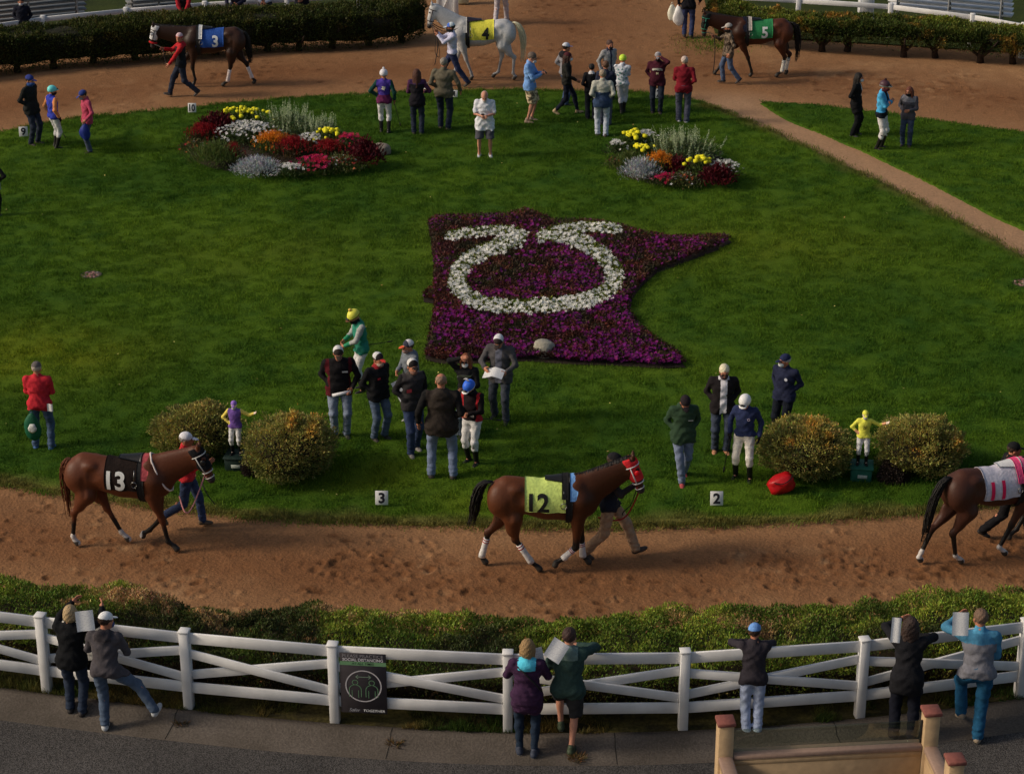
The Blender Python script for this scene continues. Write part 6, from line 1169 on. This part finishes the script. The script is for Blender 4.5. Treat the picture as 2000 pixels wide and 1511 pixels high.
a = person('groom in pale shirt and white cap holding the white horse', 884, 168, 40, -84, t=dict(c=P(168, 168, 192), hem=.0, n='shirt'), b=dict(c=P(34, 42, 78)), L=(.09, .40, .05, 30), Rf=(-.09, -.22, 0, 0), aL=((.06, -.38, .50), (.5, .2, -.8)), aR=((.04, -.38, .55), (.5, .2, -.8)), hat=('cap', P(180, 190, 220), P(60, 96, 180), P(170, 180, 210)), mask=((.02, .02, .02), 'gaiter'), hair=('short', (.02, .015, .012)), skinc=SKIN2)
lead('dark reins hanging from the white horse to its groom', [h4['bit'], a['hand'][0], a['hand'][0] + Vector((.02, -.05, -.4)), a['hand'][0] + Vector((-.06, -.05, -.85))], (.04, .03, .03)); lead('second dark strap hanging below the white horse head', [h4['bit'], h4['bit'] + Vector((.10, -.12, -.35)), h4['bit'] + Vector((.10, -.14, -.75)), h4['bit'] + Vector((.22, -.1, -.85)), a['hand'][0]], (.05, .04, .035), .009)
person('walker in pale trousers passing behind the white horse, head out of frame', 978, 47, None, 165, H=1.78, t=dict(c=P(90, 90, 100)), b=dict(c=P(160, 150, 156)), L=(.10, .25, .03, 25), Rf=(-.10, -.28, 0, -8), aL='down', aR='down', hair=BR)
person('person in blue and white cap and grey hoodie with dark hood', 1103, 206, 80, 118, t=dict(c=P(110, 108, 114), yoke=P(30, 28, 32), yz=.42, hood=P(28, 26, 30)), b=dict(c=P(52, 74, 116)), aL='pocket', aR='pocket', hat=('cap', (.62, .64, .7), P(120, 140, 190)), hair=BR)
person('woman in dark red beanie and black jacket striding right', 1106, 223, 98, 84, t=dict(c=P(30, 30, 28), hem=-.06), b=dict(c=P(20, 24, 38), kind='leggings'), L=(.08, -.30, 0, -10), Rf=(-.08, .28, .04, 25), aL='down', aR=((.26, -.28, .12),), hat=('beanie', P(66, 28, 34)), hair=('long', P(50, 30, 24)), mask=((.66, .66, .66),), shoe=(P(150, 130, 100), (.5, .5, .5)), wd=.95)
person('dark haired person in black jacket with white collar seen from behind', 1154, 234, 124, 178, t=dict(c=P(20, 20, 24), neck=(.6, .6, .62)), b=dict(c=P(34, 36, 44), kind='slacks'), aL='pocket', aR='pocket', hair=('short', (.016, .013, .012)))
person('tall man in a long grey jacket with black mask at the back', 1188, 196, 77, 28, t=dict(c=P(130, 130, 132), neck=P(40, 40, 60), front=P(44, 46, 66), fw=.03, hem=-.2), b=dict(c=P(36, 42, 60), kind='slacks'), aL='pocket', aR='down', hair=('short', P(70, 50, 44)), mask=((.015, .015, .02),))
person('brown haired person in navy jacket hidden behind the grey jacketed man', 1181, 246, 118, 175, t=dict(c=P(36, 40, 58)), b=dict(c=P(70, 72, 84), kind='slacks'), aL='front', aR='front', hair=('short', P(84, 60, 46)))
person('grey haired man in cream jacket with navy lower back and pale jeans', 1175, 268, 135, 180, t=dict(c=P(150, 150, 140), low=P(44, 60, 88), lz=.27, hem=-.14), b=dict(c=P(146, 156, 176)), aL='pocket', aR='pocket', hair=('short', P(130, 116, 100)), wd=1.1, dp=1.1)
a = person('jockey in neon green helmet and white silks with green palms', 1214, 222, 105, 168, t=dict(c=P(176, 180, 190), n='silks', wr=.012), b=dict(kind='breeches', c=(.68, .66, .72)), boots=(.02, .02, .02), L=(-.01, .10, 0, 0), Rf=(-.05, -.05, 0, 0), aL='fold', aR='fold', hat=('helmet', P(170, 232, 56)))
VV, FF, n = [], [], 0
for bx, bz in ((-.11, .42), (.02, .44), (.12, .38), (-.05, .33), (.07, .28), (-.13, .26), (0, .21), (.13, .18), (-.09, .14), (.05, .10), (-.02, .02), (.11, .05)):
    for k in range(6): q = 6.283 * k / 6; V = np.array([(bx, bz, 0), (bx + .022 * math.cos(q - .4), bz + .022 * math.sin(q - .4), 0), (bx + .042 * math.cos(q), bz + .042 * math.sin(q), 0), (bx + .022 * math.cos(q + .4), bz + .022 * math.sin(q + .4), 0)]); VV.append(V); FF.append(np.array([[0, 1, 2, 3]]) + n); n += 4
decal(a, np.concatenate(VV), np.concatenate(FF), (0, .153, 0), mat(P(46, 110, 104), .8), 'palm_print', True, .15)
a = person('man in maroon lettered hoodie and grey cap with a hand to his face', 1282, 222, 98, -6, t=dict(c=P(62, 20, 34), hood=True, hem=-.12), b=dict(c=P(30, 38, 54)), aL='ear', aR='pocket', hat=('cap', P(150, 146, 148), P(120, 116, 120)), mask=((.015, .015, .018),), glasses=(.02, .02, .02), wd=1.18, dp=1.2, belly=.5)
V, F = text_mesh('MINNESOTA', .085, .035, 0, .03); V[:, 0] *= .29 / np.ptp(V[:, 0]); V[:, 1] += .02 - V[:, 0] ** 2 * 1.2; decal(a, V, F, (0, -.182, .36), mat(P(214, 196, 180), .8), 'lettering', False, .19); V, F = text_mesh('M', .085, .04, 0, .03); decal(a, V, F, (0, -.192, .265), mat(P(206, 186, 150), .8), 'lettering', False, .19)
person('bald grey man in a red sweater and dark grey trousers', 1333, 240, 109, 174, t=dict(c=P(106, 12, 28), hem=-.12), b=dict(c=P(66, 68, 84), kind='slacks'), aL='front', aR='pocket', hair=('short', P(168, 150, 140)), shoe=((.66, .66, .66), (.6, .6, .6)), wd=1.12, dp=1.15)
a = person('person in black jacket carrying white bags, head out of frame', 1343, 73, None, 170, H=1.80, t=dict(c=P(20, 20, 26), hem=-.12), b=dict(c=P(36, 48, 88)), aL='down', aR=((.30, -.10, .08),), hair=BR)
hb_ = a['hand'][0] if a['hand'][0].x < a['hand'][1].x else a['hand'][1]
sack('larger white plastic bag carried by the person in black', hb_ + Vector((-.02, 0, .1)), .36, .62, P(200, 196, 196), 6); sack('smaller white plastic bag hanging left of the larger one', hb_ + Vector((-.22, .05, .1)), .26, .5, P(204, 196, 180), 9)
a = person('groom in camouflage jacket leading the horse in green cloth', 1420, 162, 42, -84, t=dict(c=P(84, 72, 60), mat='camo', hem=-.16), b=dict(c=P(58, 78, 110)), L=(.09, .32, .06, 35), Rf=(-.09, -.10, 0, 0), aL='down', aR=((.10, -.40, .42), (.6, .3, -.8)), hat=('cap', P(150, 144, 138)), mask=((.02, .015, .015), 'gaiter'))
lead('dark lead rope from the camouflage groom to the horse in green', [h5['bit'], a['hand'][1], a['hand'][1] + Vector((.05, -.05, -.5)), a['hand'][1] + Vector((.02, -.05, -1.0))], (.03, .02, .018))
# ---- right lawn
person('woman in long black coat with long black hair and white mask', 1668, 266, 141, 70, t=dict(c=P(16, 17, 20), hem=-.28, front=(.6, .6, .62), fw=.02, fz=.2), b=dict(c=P(14, 16, 20), kind='slacks'), aL='pocket', aR='pocket', hair=('long', (.014, .011, .010)), mask=((.62, .66, .68),), shoe=((.05, .05, .05), (.6, .6, .6)))
person('jockey in brown helmet and bright blue silks with arms folded', 1717, 292, 154, 66, t=dict(c=P(48, 140, 186), front=P(18, 22, 30), fw=.07, low=P(18, 22, 30), lz=.06, n='silks', wr=.01), b=BT, boots=(.015, .015, .015), aL='fold', aR='fold', hat=('helmet_pom', P(66, 42, 50), P(50, 30, 34), P(120, 130, 126)), mask=((.10, .02, .03), 'gaiter'))
person('woman with auburn hair, black mask, grey sweater and blue jeans', 1769, 287, 168, -18, t=dict(c=P(66, 64, 72), yoke=P(104, 104, 112), yz=.40, hem=-.12, n='sweater'), b=dict(c=P(44, 58, 86)), aL='front', aR='pocket', hair=('long', P(88, 48, 36)), mask=((.015, .015, .02), 'gaiter'), hd=(8, -20))
# ---- left of the lawn
a = person('man in red jacket and grey cap seen from behind with a green bag', 86, 877, 702, 178, t=dict(c=P(166, 18, 36), hem=-.12, wr=.008), b=dict(c=P(50, 74, 106)), aL='front', aR='front', hat=('cap', P(86, 80, 78), P(170, 70, 40)), hair=('short', P(150, 140, 130)), shoe=(P(60, 90, 140), (.5, .5, .5)), wd=1.15, dp=1.1, L=(.15, 0, 0, 0), Rf=(-.15, .02, 0, 0))
sack('green bag with white emblem held by the man in red', G(60, 800, .95), .30, .52, P(14, 74, 50), 5, mark=(.66, .68, .66)); sheet_paper('white paper tucked in the back pocket of the man in red', G(98, 795, .92) + Vector((0, -.02, .0)), (1, 0, 0), (.15, 0, 1), .10, .14)
a = person('groom in red jacket and white cap walking beside the chestnut horse', 372, 1028, 838, 88, t=dict(c=P(170, 24, 34), hem=-.02), b=dict(c=P(36, 52, 86)), L=(.09, -.20, 0, 0), Rf=(-.09, .42, .16, 50), aL='down', aR=((.20, -.38, .36), (.6, .3, -.8)), hat=('cap', P(186, 184, 190), P(178, 176, 184)), hair=('short', (.3, .28, .26)), shoe=((.12, .08, .05), (.1, .08, .06)), skinc=SKIN2)
lead('pink lead rope looping from the chestnut horse to its groom', [h13['bit'], a['hand'][1] + Vector((0, -.1, 0)), G(378, 985, .85), G(362, 1000, .8), G(350, 968, 1.0)], P(170, 110, 110)); lead('dark strap trailing below the black hooded horse', [h13['bit'], G(392, 930, 1.0), G(402, 960, .8), G(420, 985, .55)], (.02, .02, .02), .009)
# ---- group left of the star
a = person('jockey in yellow pompom helmet and green silks with grey sleeves', 709, 764, 600, -72, t=dict(c=P(28, 112, 92), slc=P(140, 142, 140), cuff=P(30, 120, 84), sides=P(28, 112, 92), n='silks'), b=BT, boots=(.015, .015, .015), aL=((.08, -.34, .14),), aR=((.10, -.30, .18),), hat=('helmet_pom', P(228, 192, 72), P(200, 160, 60), P(84, 58, 36)), mask=((.012, .012, .014), 'gaiter'), hd=(28, 10), lean=6)
crop('black riding crop sticking out behind the jockey in green', a['hand'][0] + rdir(-72) * .0 + Vector((.25, .1, -.05)), a['hand'][0] + Vector((.92, .12, .06)))
a = person('man in black jacket with red lining holding a rolled programme', 666, 853, 668, 8, t=dict(c=P(22, 20, 22), sides=P(70, 14, 22), hem=-.10), b=dict(c=P(104, 118, 142)), aL=((.17, -.16, .06),), aR='pocket', hat=('cap', (.66, .66, .66), P(44, 38, 36), P(56, 46, 40)), hd=(22, 0), wd=1.22, dp=1.15, belly=.4, shoe=((.06, .06, .05), (.3, .3, .3)))
roll('rolled white programme in the hand of the man with red lining', a['hand'][0] + Vector((.02, -.02, .0)), a['hand'][0] + Vector((-.30, -.06, -.06)))
V, F = rect(-.05, -.015, .05, .015); decal(a, np.column_stack([V, np.zeros(4)]), F, (.10, -.165, .36), mat((.5, .5, .5), .8), 'logo')
a = person('man in black jacket wearing a cap with red brim', 741, 858, 682, 42, t=dict(c=P(22, 22, 24), yoke=P(22, 22, 24), neck=P(130, 20, 30), hem=-.10), b=dict(c=P(66, 84, 108)), aL='pocket', aR='pocket', hat=('cap', (.66, .66, .66), P(36, 32, 34), P(196, 40, 34)), beard=P(150, 130, 120), wd=1.15, dp=1.15, belly=.4)
V, F = rect(-.035, -.02, .035, .02); decal(a, np.column_stack([V, np.zeros(4)]), F, (-.09, -.160, .36), mat(P(170, 40, 50), .8), 'logo')
a = person('man in grey hoodie and white cap with orange brim behind the group', 803, 826, 658, -58, t=dict(c=P(92, 98, 106), hood=True), b=dict(c=P(40, 52, 70)), aL=((.22, -.22, .10),), aR='front', hat=('cap', (.70, .68, .70), P(50, 52, 66), P(214, 78, 42)), beard=P(140, 110, 100), shoe=((.4, .4, .36), (.5, .5, .5)))
sheet_paper('white folder held at the side of the man in grey hoodie', G(782, 768, .95), (.45, -.3, -.8), (.6, .2, .6), .46, .14)
a = person('man in charcoal jacket and white backed cap with navy jeans', 808, 886, 694, 24, t=dict(c=P(40, 38, 40), slc=P(26, 25, 28), yoke=P(58, 54, 54), yz=.46), b=dict(c=P(36, 52, 86)), aL='pocket', aR='pocket', hat=('cap', (.68, .66, .64), P(32, 28, 28)), beard=P(110, 80, 70), shoe=(P(110, 106, 104), (.5, .5, .5)), L=(.10, .14, 0, 0), Rf=(-.08, -.08, 0, 0))
V, F = rect(-.045, -.03, .045, .03); decal(a, np.column_stack([V, np.zeros(4)]), F, (-.11, -.145, .30), mat(P(180, 60, 66), .8), 'logo')
a = person('big bald man in dark brown hooded jacket seen from behind', 864, 934, 728, 180, t=dict(c=P(42, 36, 32), slc=P(22, 21, 22), hood=True, hem=-.17), b=dict(c=P(88, 104, 136)), aL='down', aR='pocket', hair=('bald', P(120, 96, 80)), wd=1.28, dp=1.25, L=(.17, .0, 0, 0), Rf=(-.17, .02, 0, 0), belly=.5)
h_ = max(a['hand'], key=lambda v: v.x); sheet_paper('white sheet hanging from the right hand of the big bald man', h_ + Vector((.03, -.03, -.10)), (.85, -.4, 0), (.25, 0, .9), .22, .26)
a = person('jockey in blue helmet with white bow and black red silks', 923, 905, 737, -28, t=dict(c=P(26, 18, 22), slc=P(24, 20, 22), sides=P(150, 16, 28), n='silks', hem=.0), b=BT, boots=(.015, .015, .015), aL='front', aR='front', hat=('helmet', P(44, 92, 196), P(200, 200, 210), P(200, 200, 210)), hd=(30, -10), mask=((.015, .015, .02), 'gaiter'))
hm_ = a['Hm']; V, F, n = [], [], 0
for k, (dx, dz) in enumerate(((-.05, .05), (.05, .05), (-.03, .07), (.03, .075))): v, f = tube([hm_ @ Vector((0, .03, .15)), hm_ @ Vector((dx * .6, .03, .15 + dz)), hm_ @ Vector((dx * 1.3, .02, .15 + dz * .8))], [.01, .014, .004], 5); V.append(v * a['s']); F.append([q + n for q in f]); n += len(v)
mk('bow', np.concatenate(V), [np.concatenate([f[0] for f in F]), np.concatenate([f[1] for f in F])], cloth((.72, .72, .74)), a['root'])
V, F = rect(-.05, -.03, .05, .03); decal(a, np.column_stack([V, np.zeros(4)]), F, (.06, -.140, .12), mat(P(180, 170, 170), .8), 'patch'); crop('black riding crop held low by the jockey in the blue helmet', a['hand'][0] + Vector((.1, .1, -.1)), a['hand'][0] + Vector((.62, .3, -.25)))
a = person('woman with long auburn hair, sunglasses and white mask shading her eyes', 912, 856, 688, -14, t=dict(c=P(24, 24, 26)), b=dict(c=P(84, 98, 118)), aL='front', aR='brow', hair=('long', P(104, 58, 34)), mask=((.74, .73, .72),), glasses=(.015, .012, .012), wd=.96)
sheet_paper('papers held by the woman in sunglasses', mid(a) + Vector((.02, -.06, .0)) + Vector((.0, 0, -.02)), (1, .2, 0), (0, -.8, .5), .24, .2)
a = person('man in grey jacket reading an open white programme', 977, 821, 646, -16, t=dict(c=P(66, 64, 66), front=P(82, 84, 98), fw=.06, hem=-.14), b=dict(c=P(52, 58, 70)), aL=((.17, -.30, .16),), aR=((.17, -.30, .20),), hat=('cap', (.72, .72, .74), P(48, 40, 38)), hd=(34, 0), wd=1.12, L=(.14, -.10, 0, 0), Rf=(-.13, .10, 0, 0), shoe=((.03, .03, .035), (.3, .3, .3)))
sheet_paper('open white programme read by the man in the grey jacket', mid(a) + fdir(-16) * .07 + Vector((0, 0, .02)), rdir(-16), Vector((0, .95, .3)), .36, .25, fold=.06)
# ---- group right of the star
a = person('man in dark green hoodie and black cap looking down', 1331, 941, 765, 6, t=dict(c=P(40, 60, 42), hood=True, hem=-.14), b=dict(c=P(92, 106, 136)), aL='pocket', aR='pocket', hat=('cap', P(34, 28, 32)), mask=((.02, .02, .02), 'gaiter'), hd=(40, 0), wd=1.1, L=(.08, .22, .03, 20), Rf=(-.02, -.16, 0, 0), shoe=(P(150, 66, 66), (.66, .64, .62)))
V, F = rect(-.045, -.008, .045, .008); decal(a, np.column_stack([V, np.zeros(4)]), F, (.10, -.148, .32), mat((.5, .5, .5), .8), 'logo')
a = person('white haired man in black jacket over a white shirt', 1407, 884, 708, 0, t=dict(c=P(28, 24, 26), front=P(190, 188, 196), fw=.055, neck=P(180, 176, 182), hem=-.12), b=dict(c=P(46, 56, 76)), aL='pocket', aR='pocket', hair=('short', P(208, 184, 158)), glasses=(.015, .012, .012), mask=(P(60, 44, 48), 'gaiter'), hd=(18, 0), wd=1.12, dp=1.1, shoe=(P(160, 112, 84), (.3, .2, .15)))
a = person('jockey in white helmet, navy shirt and pale pink breeches', 1450, 937, 765, -16, t=dict(c=P(34, 42, 74), hem=.0, n='silks'), b=dict(kind='breeches', c=P(214, 188, 180)), boots=(.014, .013, .013), aL='down', aR='down', hat=('helmet', P(222, 220, 214), P(220, 218, 212), P(210, 206, 200)), hd=(24, -8), gloves=BLKC, L=(.14, -.02, 0, 0), Rf=(-.14, .04, 0, 0), skinc=SKIN3)
V, F = ring(0, 0, .018, .026, n=18); decal(a, np.column_stack([V, np.zeros(len(V))]), F, (.085, -.142, .36), mat(P(160, 150, 170), .8), 'badge'); h_ = min(a['hand'], key=lambda v: v.x); crop('black riding crop held down by the jockey in the white helmet', h_, h_ + Vector((-.10, -.10, -.62)))
a = person('man in navy cap, navy jacket and white mask by the shrub', 1527, 857, 686, -34, t=dict(c=P(30, 34, 56), slc=P(28, 32, 54), hem=-.10), b=dict(c=P(20, 24, 34), kind='slacks'), aL='pocket', aR='pocket', hat=('cap', P(30, 36, 66)), hair=('short', (.5, .5, .5)), mask=((.66, .72, .74),), hd=(4, -30), wd=1.12, dp=1.1)
V, F = ring(0, 0, .006, .032, n=18); decal(a, np.column_stack([V, np.zeros(len(V))]), F, (.09, -.156, .37), mat(P(170, 172, 184), .8), 'badge')
a = person('groom in dark shirt and khaki trousers leading the red hooded horse', 1188, 1086, 878, 84, t=dict(c=P(44, 38, 38), low=P(28, 30, 40), lz=.30), b=dict(c=P(140, 112, 86), kind='slacks'), L=(.09, -.40, .03, -22), Rf=(-.09, .34, .03, 20), aL='down', aR=((.10, -.36, .36), (.6, .3, -.8)), hat=('cap', P(28, 27, 30)), hd=(16, 0), lean=1, shoe=((.06, .04, .03), (.03, .02, .02)), skinc=SKIN2)
lead('red and black lead rope looping under the hooded horse', [h12['bit'], a['hand'][1] + Vector((.02, -.1, -.1)), G(1225, 1005, .8), G(1200, 1016, .7), G(1168, 1010, .75)], P(130, 30, 34), .014); lead('black strap hanging in front of the khaki groom', [h12['bit'], G(1232, 985, .95), G(1216, 1004, .75), G(1236, 1024, .45)], (.02, .02, .02), .009)
person('groom in black trousers beside the horse numbered 11', 1960, 1042, 858, 92, t=dict(c=P(22, 22, 24)), b=dict(c=P(20, 19, 22), kind='slacks'), L=(.09, -.42, .02, -15), Rf=(-.09, .38, .04, 25), aL='down', aR=((.2, -.4, .4),), hat=('cap', (.013, .013, .014)), shoe=((.02, .018, .018), (.02, .02, .02)))
# ---- along the fence
zg = -.115
a = person('blonde woman in black top holding papers up at the fence', 150, 1394, 1187, 172, z=zg, t=dict(c=P(16, 17, 20), hem=-.14), b=dict(c=P(30, 42, 62)), aL=((.10, -.42, .70), (.8, 0, -.6)), aR=((.30, -.40, .66), (.9, 0, -.5)), hair=('bob', P(150, 128, 96)), lean=8, wd=1.12, dp=1.15, shoe=((.03, .025, .025), (.1, .1, .1)))
sheet_paper('printed sheets held up by the blonde woman in black', G(166, 1212, 1.62), (1, .2, .05), (-.1, .3, 1), .24, .28)
a = person('man in grey hoodie and white cap with one leg kicked out', 216, 1421, 1199, 172, z=zg, t=dict(c=P(64, 60, 64), hood=P(50, 46, 50), hem=-.10), b=dict(c=P(60, 78, 102)), aL='read', aR='read', hat=('cap', P(206, 206, 224)), hair=BR, mask=(P(60, 70, 110),), lean=10, L=(.06, .04, 0, 0), Rf=(-.62, -.10, .20, -20), wd=1.06, shoe=((.5, .52, .55), (.7, .7, .7)), hd=(10, -30))
a = person('woman in long purple quilted coat with bright blue hood', 1029, 1474, 1250, 176, z=zg, t=dict(c=P(52, 30, 56), hem=-.30, quilt=1, hood=P(56, 168, 214), n='coat'), b=dict(c=P(26, 38, 54), kind='leggings'), aL='read', aR='read', hair=('bob', P(122, 98, 66)), hd=(16, 0), wd=1.02, dp=1.05, shoe=((.04, .05, .08), (.7, .7, .7)))
mb = MB(); tp_ = a['tp']; mb.tube([tp_(.12, .12, .50), tp_(.0, .165, .40), tp_(-.14, .15, .24), tp_(-.20, .10, .12)], .012); mb.build('bag_strap', mat(BLKC, .8), a['root'], True)
sheet_paper('white page held by the woman in the purple coat', G(1047, 1287, 1.32), (.9, .3, .1), (-.1, .4, 1), .22, .30)
a = person('man in green hoodie and shorts with one arm over the rail', 1108, 1466, 1232, 176, z=zg, t=dict(c=P(38, 58, 54), hood=P(84, 104, 100), hem=-.12, th=.036), b=dict(c=P(40, 40, 42), kind='shorts'), aL='read', aR=((.10, -.32, .46), (1, -.15, .05)), hair=('short', P(50, 34, 30)), lean=8, L=(.10, -.32, .12, 0), Rf=(-.05, .06, 0, 0), shoe=((.05, .07, .04), (.4, .4, .4)), hd=(4, -12), skinc=SKIN3)
sheet_paper('printed page held out by the man in green hoodie', G(1087, 1270, 1.55), (.75, -.1, -.5), (.4, .4, .7), .24, .28); 
a = person('man in blue cap leaning both arms on the white rail', 1466, 1430, 1221, 180, z=zg, t=dict(c=P(42, 38, 44), hem=-.10), b=dict(c=P(136, 152, 186)), aL=((.06, -.32, .44), (1, -.05, .0)), aR=((.06, -.34, .41), (1, -.05, .0)), hat=('cap', P(88, 132, 190)), hair=BR, lean=12, hd=(0, -20), L=(.08, .12, 0, 0), Rf=(-.08, .12, 0, 0), shoe=((.02, .02, .02), (.03, .03, .03)))
a = person('dark haired person in long black coat raising a folded page', 1762, 1438, 1213, 172, z=zg, t=dict(c=P(24, 24, 28), hem=-.26, n='coat'), b=dict(c=P(16, 18, 28), kind='slacks'), aL=((.12, -.36, .66), (1, .1, -.1)), aR=((.08, -.30, .46), (1, .1, .1)), hair=('long', P(46, 34, 30)), lean=12, hd=(0, 10), L=(.12, .10, 0, 0), Rf=(-.12, .14, 0, 0), shoe=((.02, .02, .02), (.03, .03, .03)))
sheet_paper('folded white page raised by the person in the long black coat', G(1750, 1230, 1.60), (.9, .1, -.1), (-.2, .3, 1), .13, .34)
a = person('person in teal and grey jacket and teal trousers at the fence', 1897, 1438, 1201, 176, z=zg, t=dict(c=P(98, 98, 106), yoke=P(52, 110, 142), yz=.40, slc=P(52, 108, 138), hem=-.06, neck=P(60, 126, 160)), b=dict(c=P(18, 70, 102), kind='slacks'), aL=((.20, -.36, .62), (1, 0, -.3)), aR='front', hair=('short', P(96, 76, 62)), lean=14, hd=(4, 8), wd=1.12, dp=1.12, L=(.12, -.22, .14, 20), Rf=(-.06, .10, 0, 0), shoe=(P(130, 116, 100), (.5, .45, .4)))
sheet_paper('printed page held up by the person in teal', G(1876, 1218, 1.70), (1, .1, -.05), (-.08, .3, 1), .22, .32)
# ---- behind the far left hedge
person('person in dark navy jacket and pale mask behind the far left hedge', 50, 104, -6, 10, t=dict(c=P(22, 24, 36)), b=dict(c=JD), aL='pocket', aR='pocket', hair=('short', (.02, .016, .014)), mask=((.5, .52, .56),))
a = person('person in red and black jacket leaning on the far rail', 365, 84, -36, 4, t=dict(c=P(26, 22, 28), slc=P(146, 16, 30)), b=dict(c=JD), aL=((.02, -.42, .20), (.9, 0, -.4)), aR=((.04, -.42, .20), (.9, 0, -.4)), lean=24, hair=BR); sheet_paper('white sheet held over the far rail by the person in red', mid(a) + Vector((.12, -.1, -.04)), (.95, 0, .15), (0, .7, .5), .22, .2)
person('spectator in dark blue jacket at the far rail right of the person in red', 466, 76, -44, 0, t=dict(c=P(34, 34, 52)), b=dict(c=JD), aL='front', aR=((.2, -.34, .1),), lean=16, hair=BR); person('spectator in white top behind the middle of the left hedge', 520, 72, -48, 0, t=dict(c=P(60, 60, 66), slc=P(170, 170, 180)), b=dict(c=JD), aL='front', aR='front', lean=18, hair=BR); person('spectator in dark jacket behind the hedge right of the white top', 592, 68, -52, 0, t=dict(c=P(24, 24, 34)), b=dict(c=JD), aL='front', aR='pocket', lean=14, hair=BR)
# ---- painted jockey statues
for lb, fx, fy, ty, px, py, tc, slc, hc, sym in (('painted jockey statue in yellow and white on a green pedestal', 1680, 907, 812, 1681, 948, P(196, 196, 44), P(190, 190, 44), P(214, 214, 40), 1), ('painted jockey statue in purple with yellow sleeves between the left shrubs', 462, 893, 797, 464, 928, P(98, 68, 140), P(220, 176, 62), P(126, 92, 170), 0)):
    b_ = G(px, py - 14, 0); zt = .27; H_ = Hpx(px, 905 if sym else 891, ty) * .985
    tp0 = G(px, py - 14, 0); H_ = 1.0
    a = person(lb, px, py - 14, None, -8, H=H_, z=0., t=dict(c=tc, slc=slc, hem=-.04, n='silks', wr=.003, **(dict(cuff=P(206, 140, 100)) if sym else {})), b=dict(kind='breeches', c=(.70, .69, .70)), boots=(.02, .02, .02), aL=((.60, -.12, .48), (.4, .4, -.8)), aR='hip', hat=('cap', hc), skinc=P(206, 176, 160), beard=(.5, .5, .52), hair=None, name='jockey_statue', cat='statue', L=(.12, 0, 0, 0), Rf=(-.12, 0, 0, 0), twist=4)
    a['root'].location.z = zt; mb = MB(); mb.box((0, 0, -.14), (.36, .36, .28), None, .02); mb.box((0, 0, -.01), (.40, .40, .03), None, .008); ped = mb.build('pedestal', mat(P(28, 80, 66) if sym else P(16, 34, 30), .7, .12, 12, .2, 'paint'), a['root']); mb = MB(); mb.box((.02, -.183, -.15), (.16, .012, .06), None, .003); mb.build('plaque', mat(P(150, 156, 150), .6), ped)  # left pedestal: same green darkened, its shade is put into the colour
    if sym:
        V, F = ring(0, 0, .058, .068, n=24); V2, F2 = text_mesh('N', .10, .02, 0, .03); decal(a, np.column_stack([V, np.zeros(len(V))]), F, (0, -.150, .34), mat((.03, .025, .02), .8), 'emblem'); decal(a, V2, F2, (0, -.150, .34), mat((.03, .025, .02), .8), 'emblem')
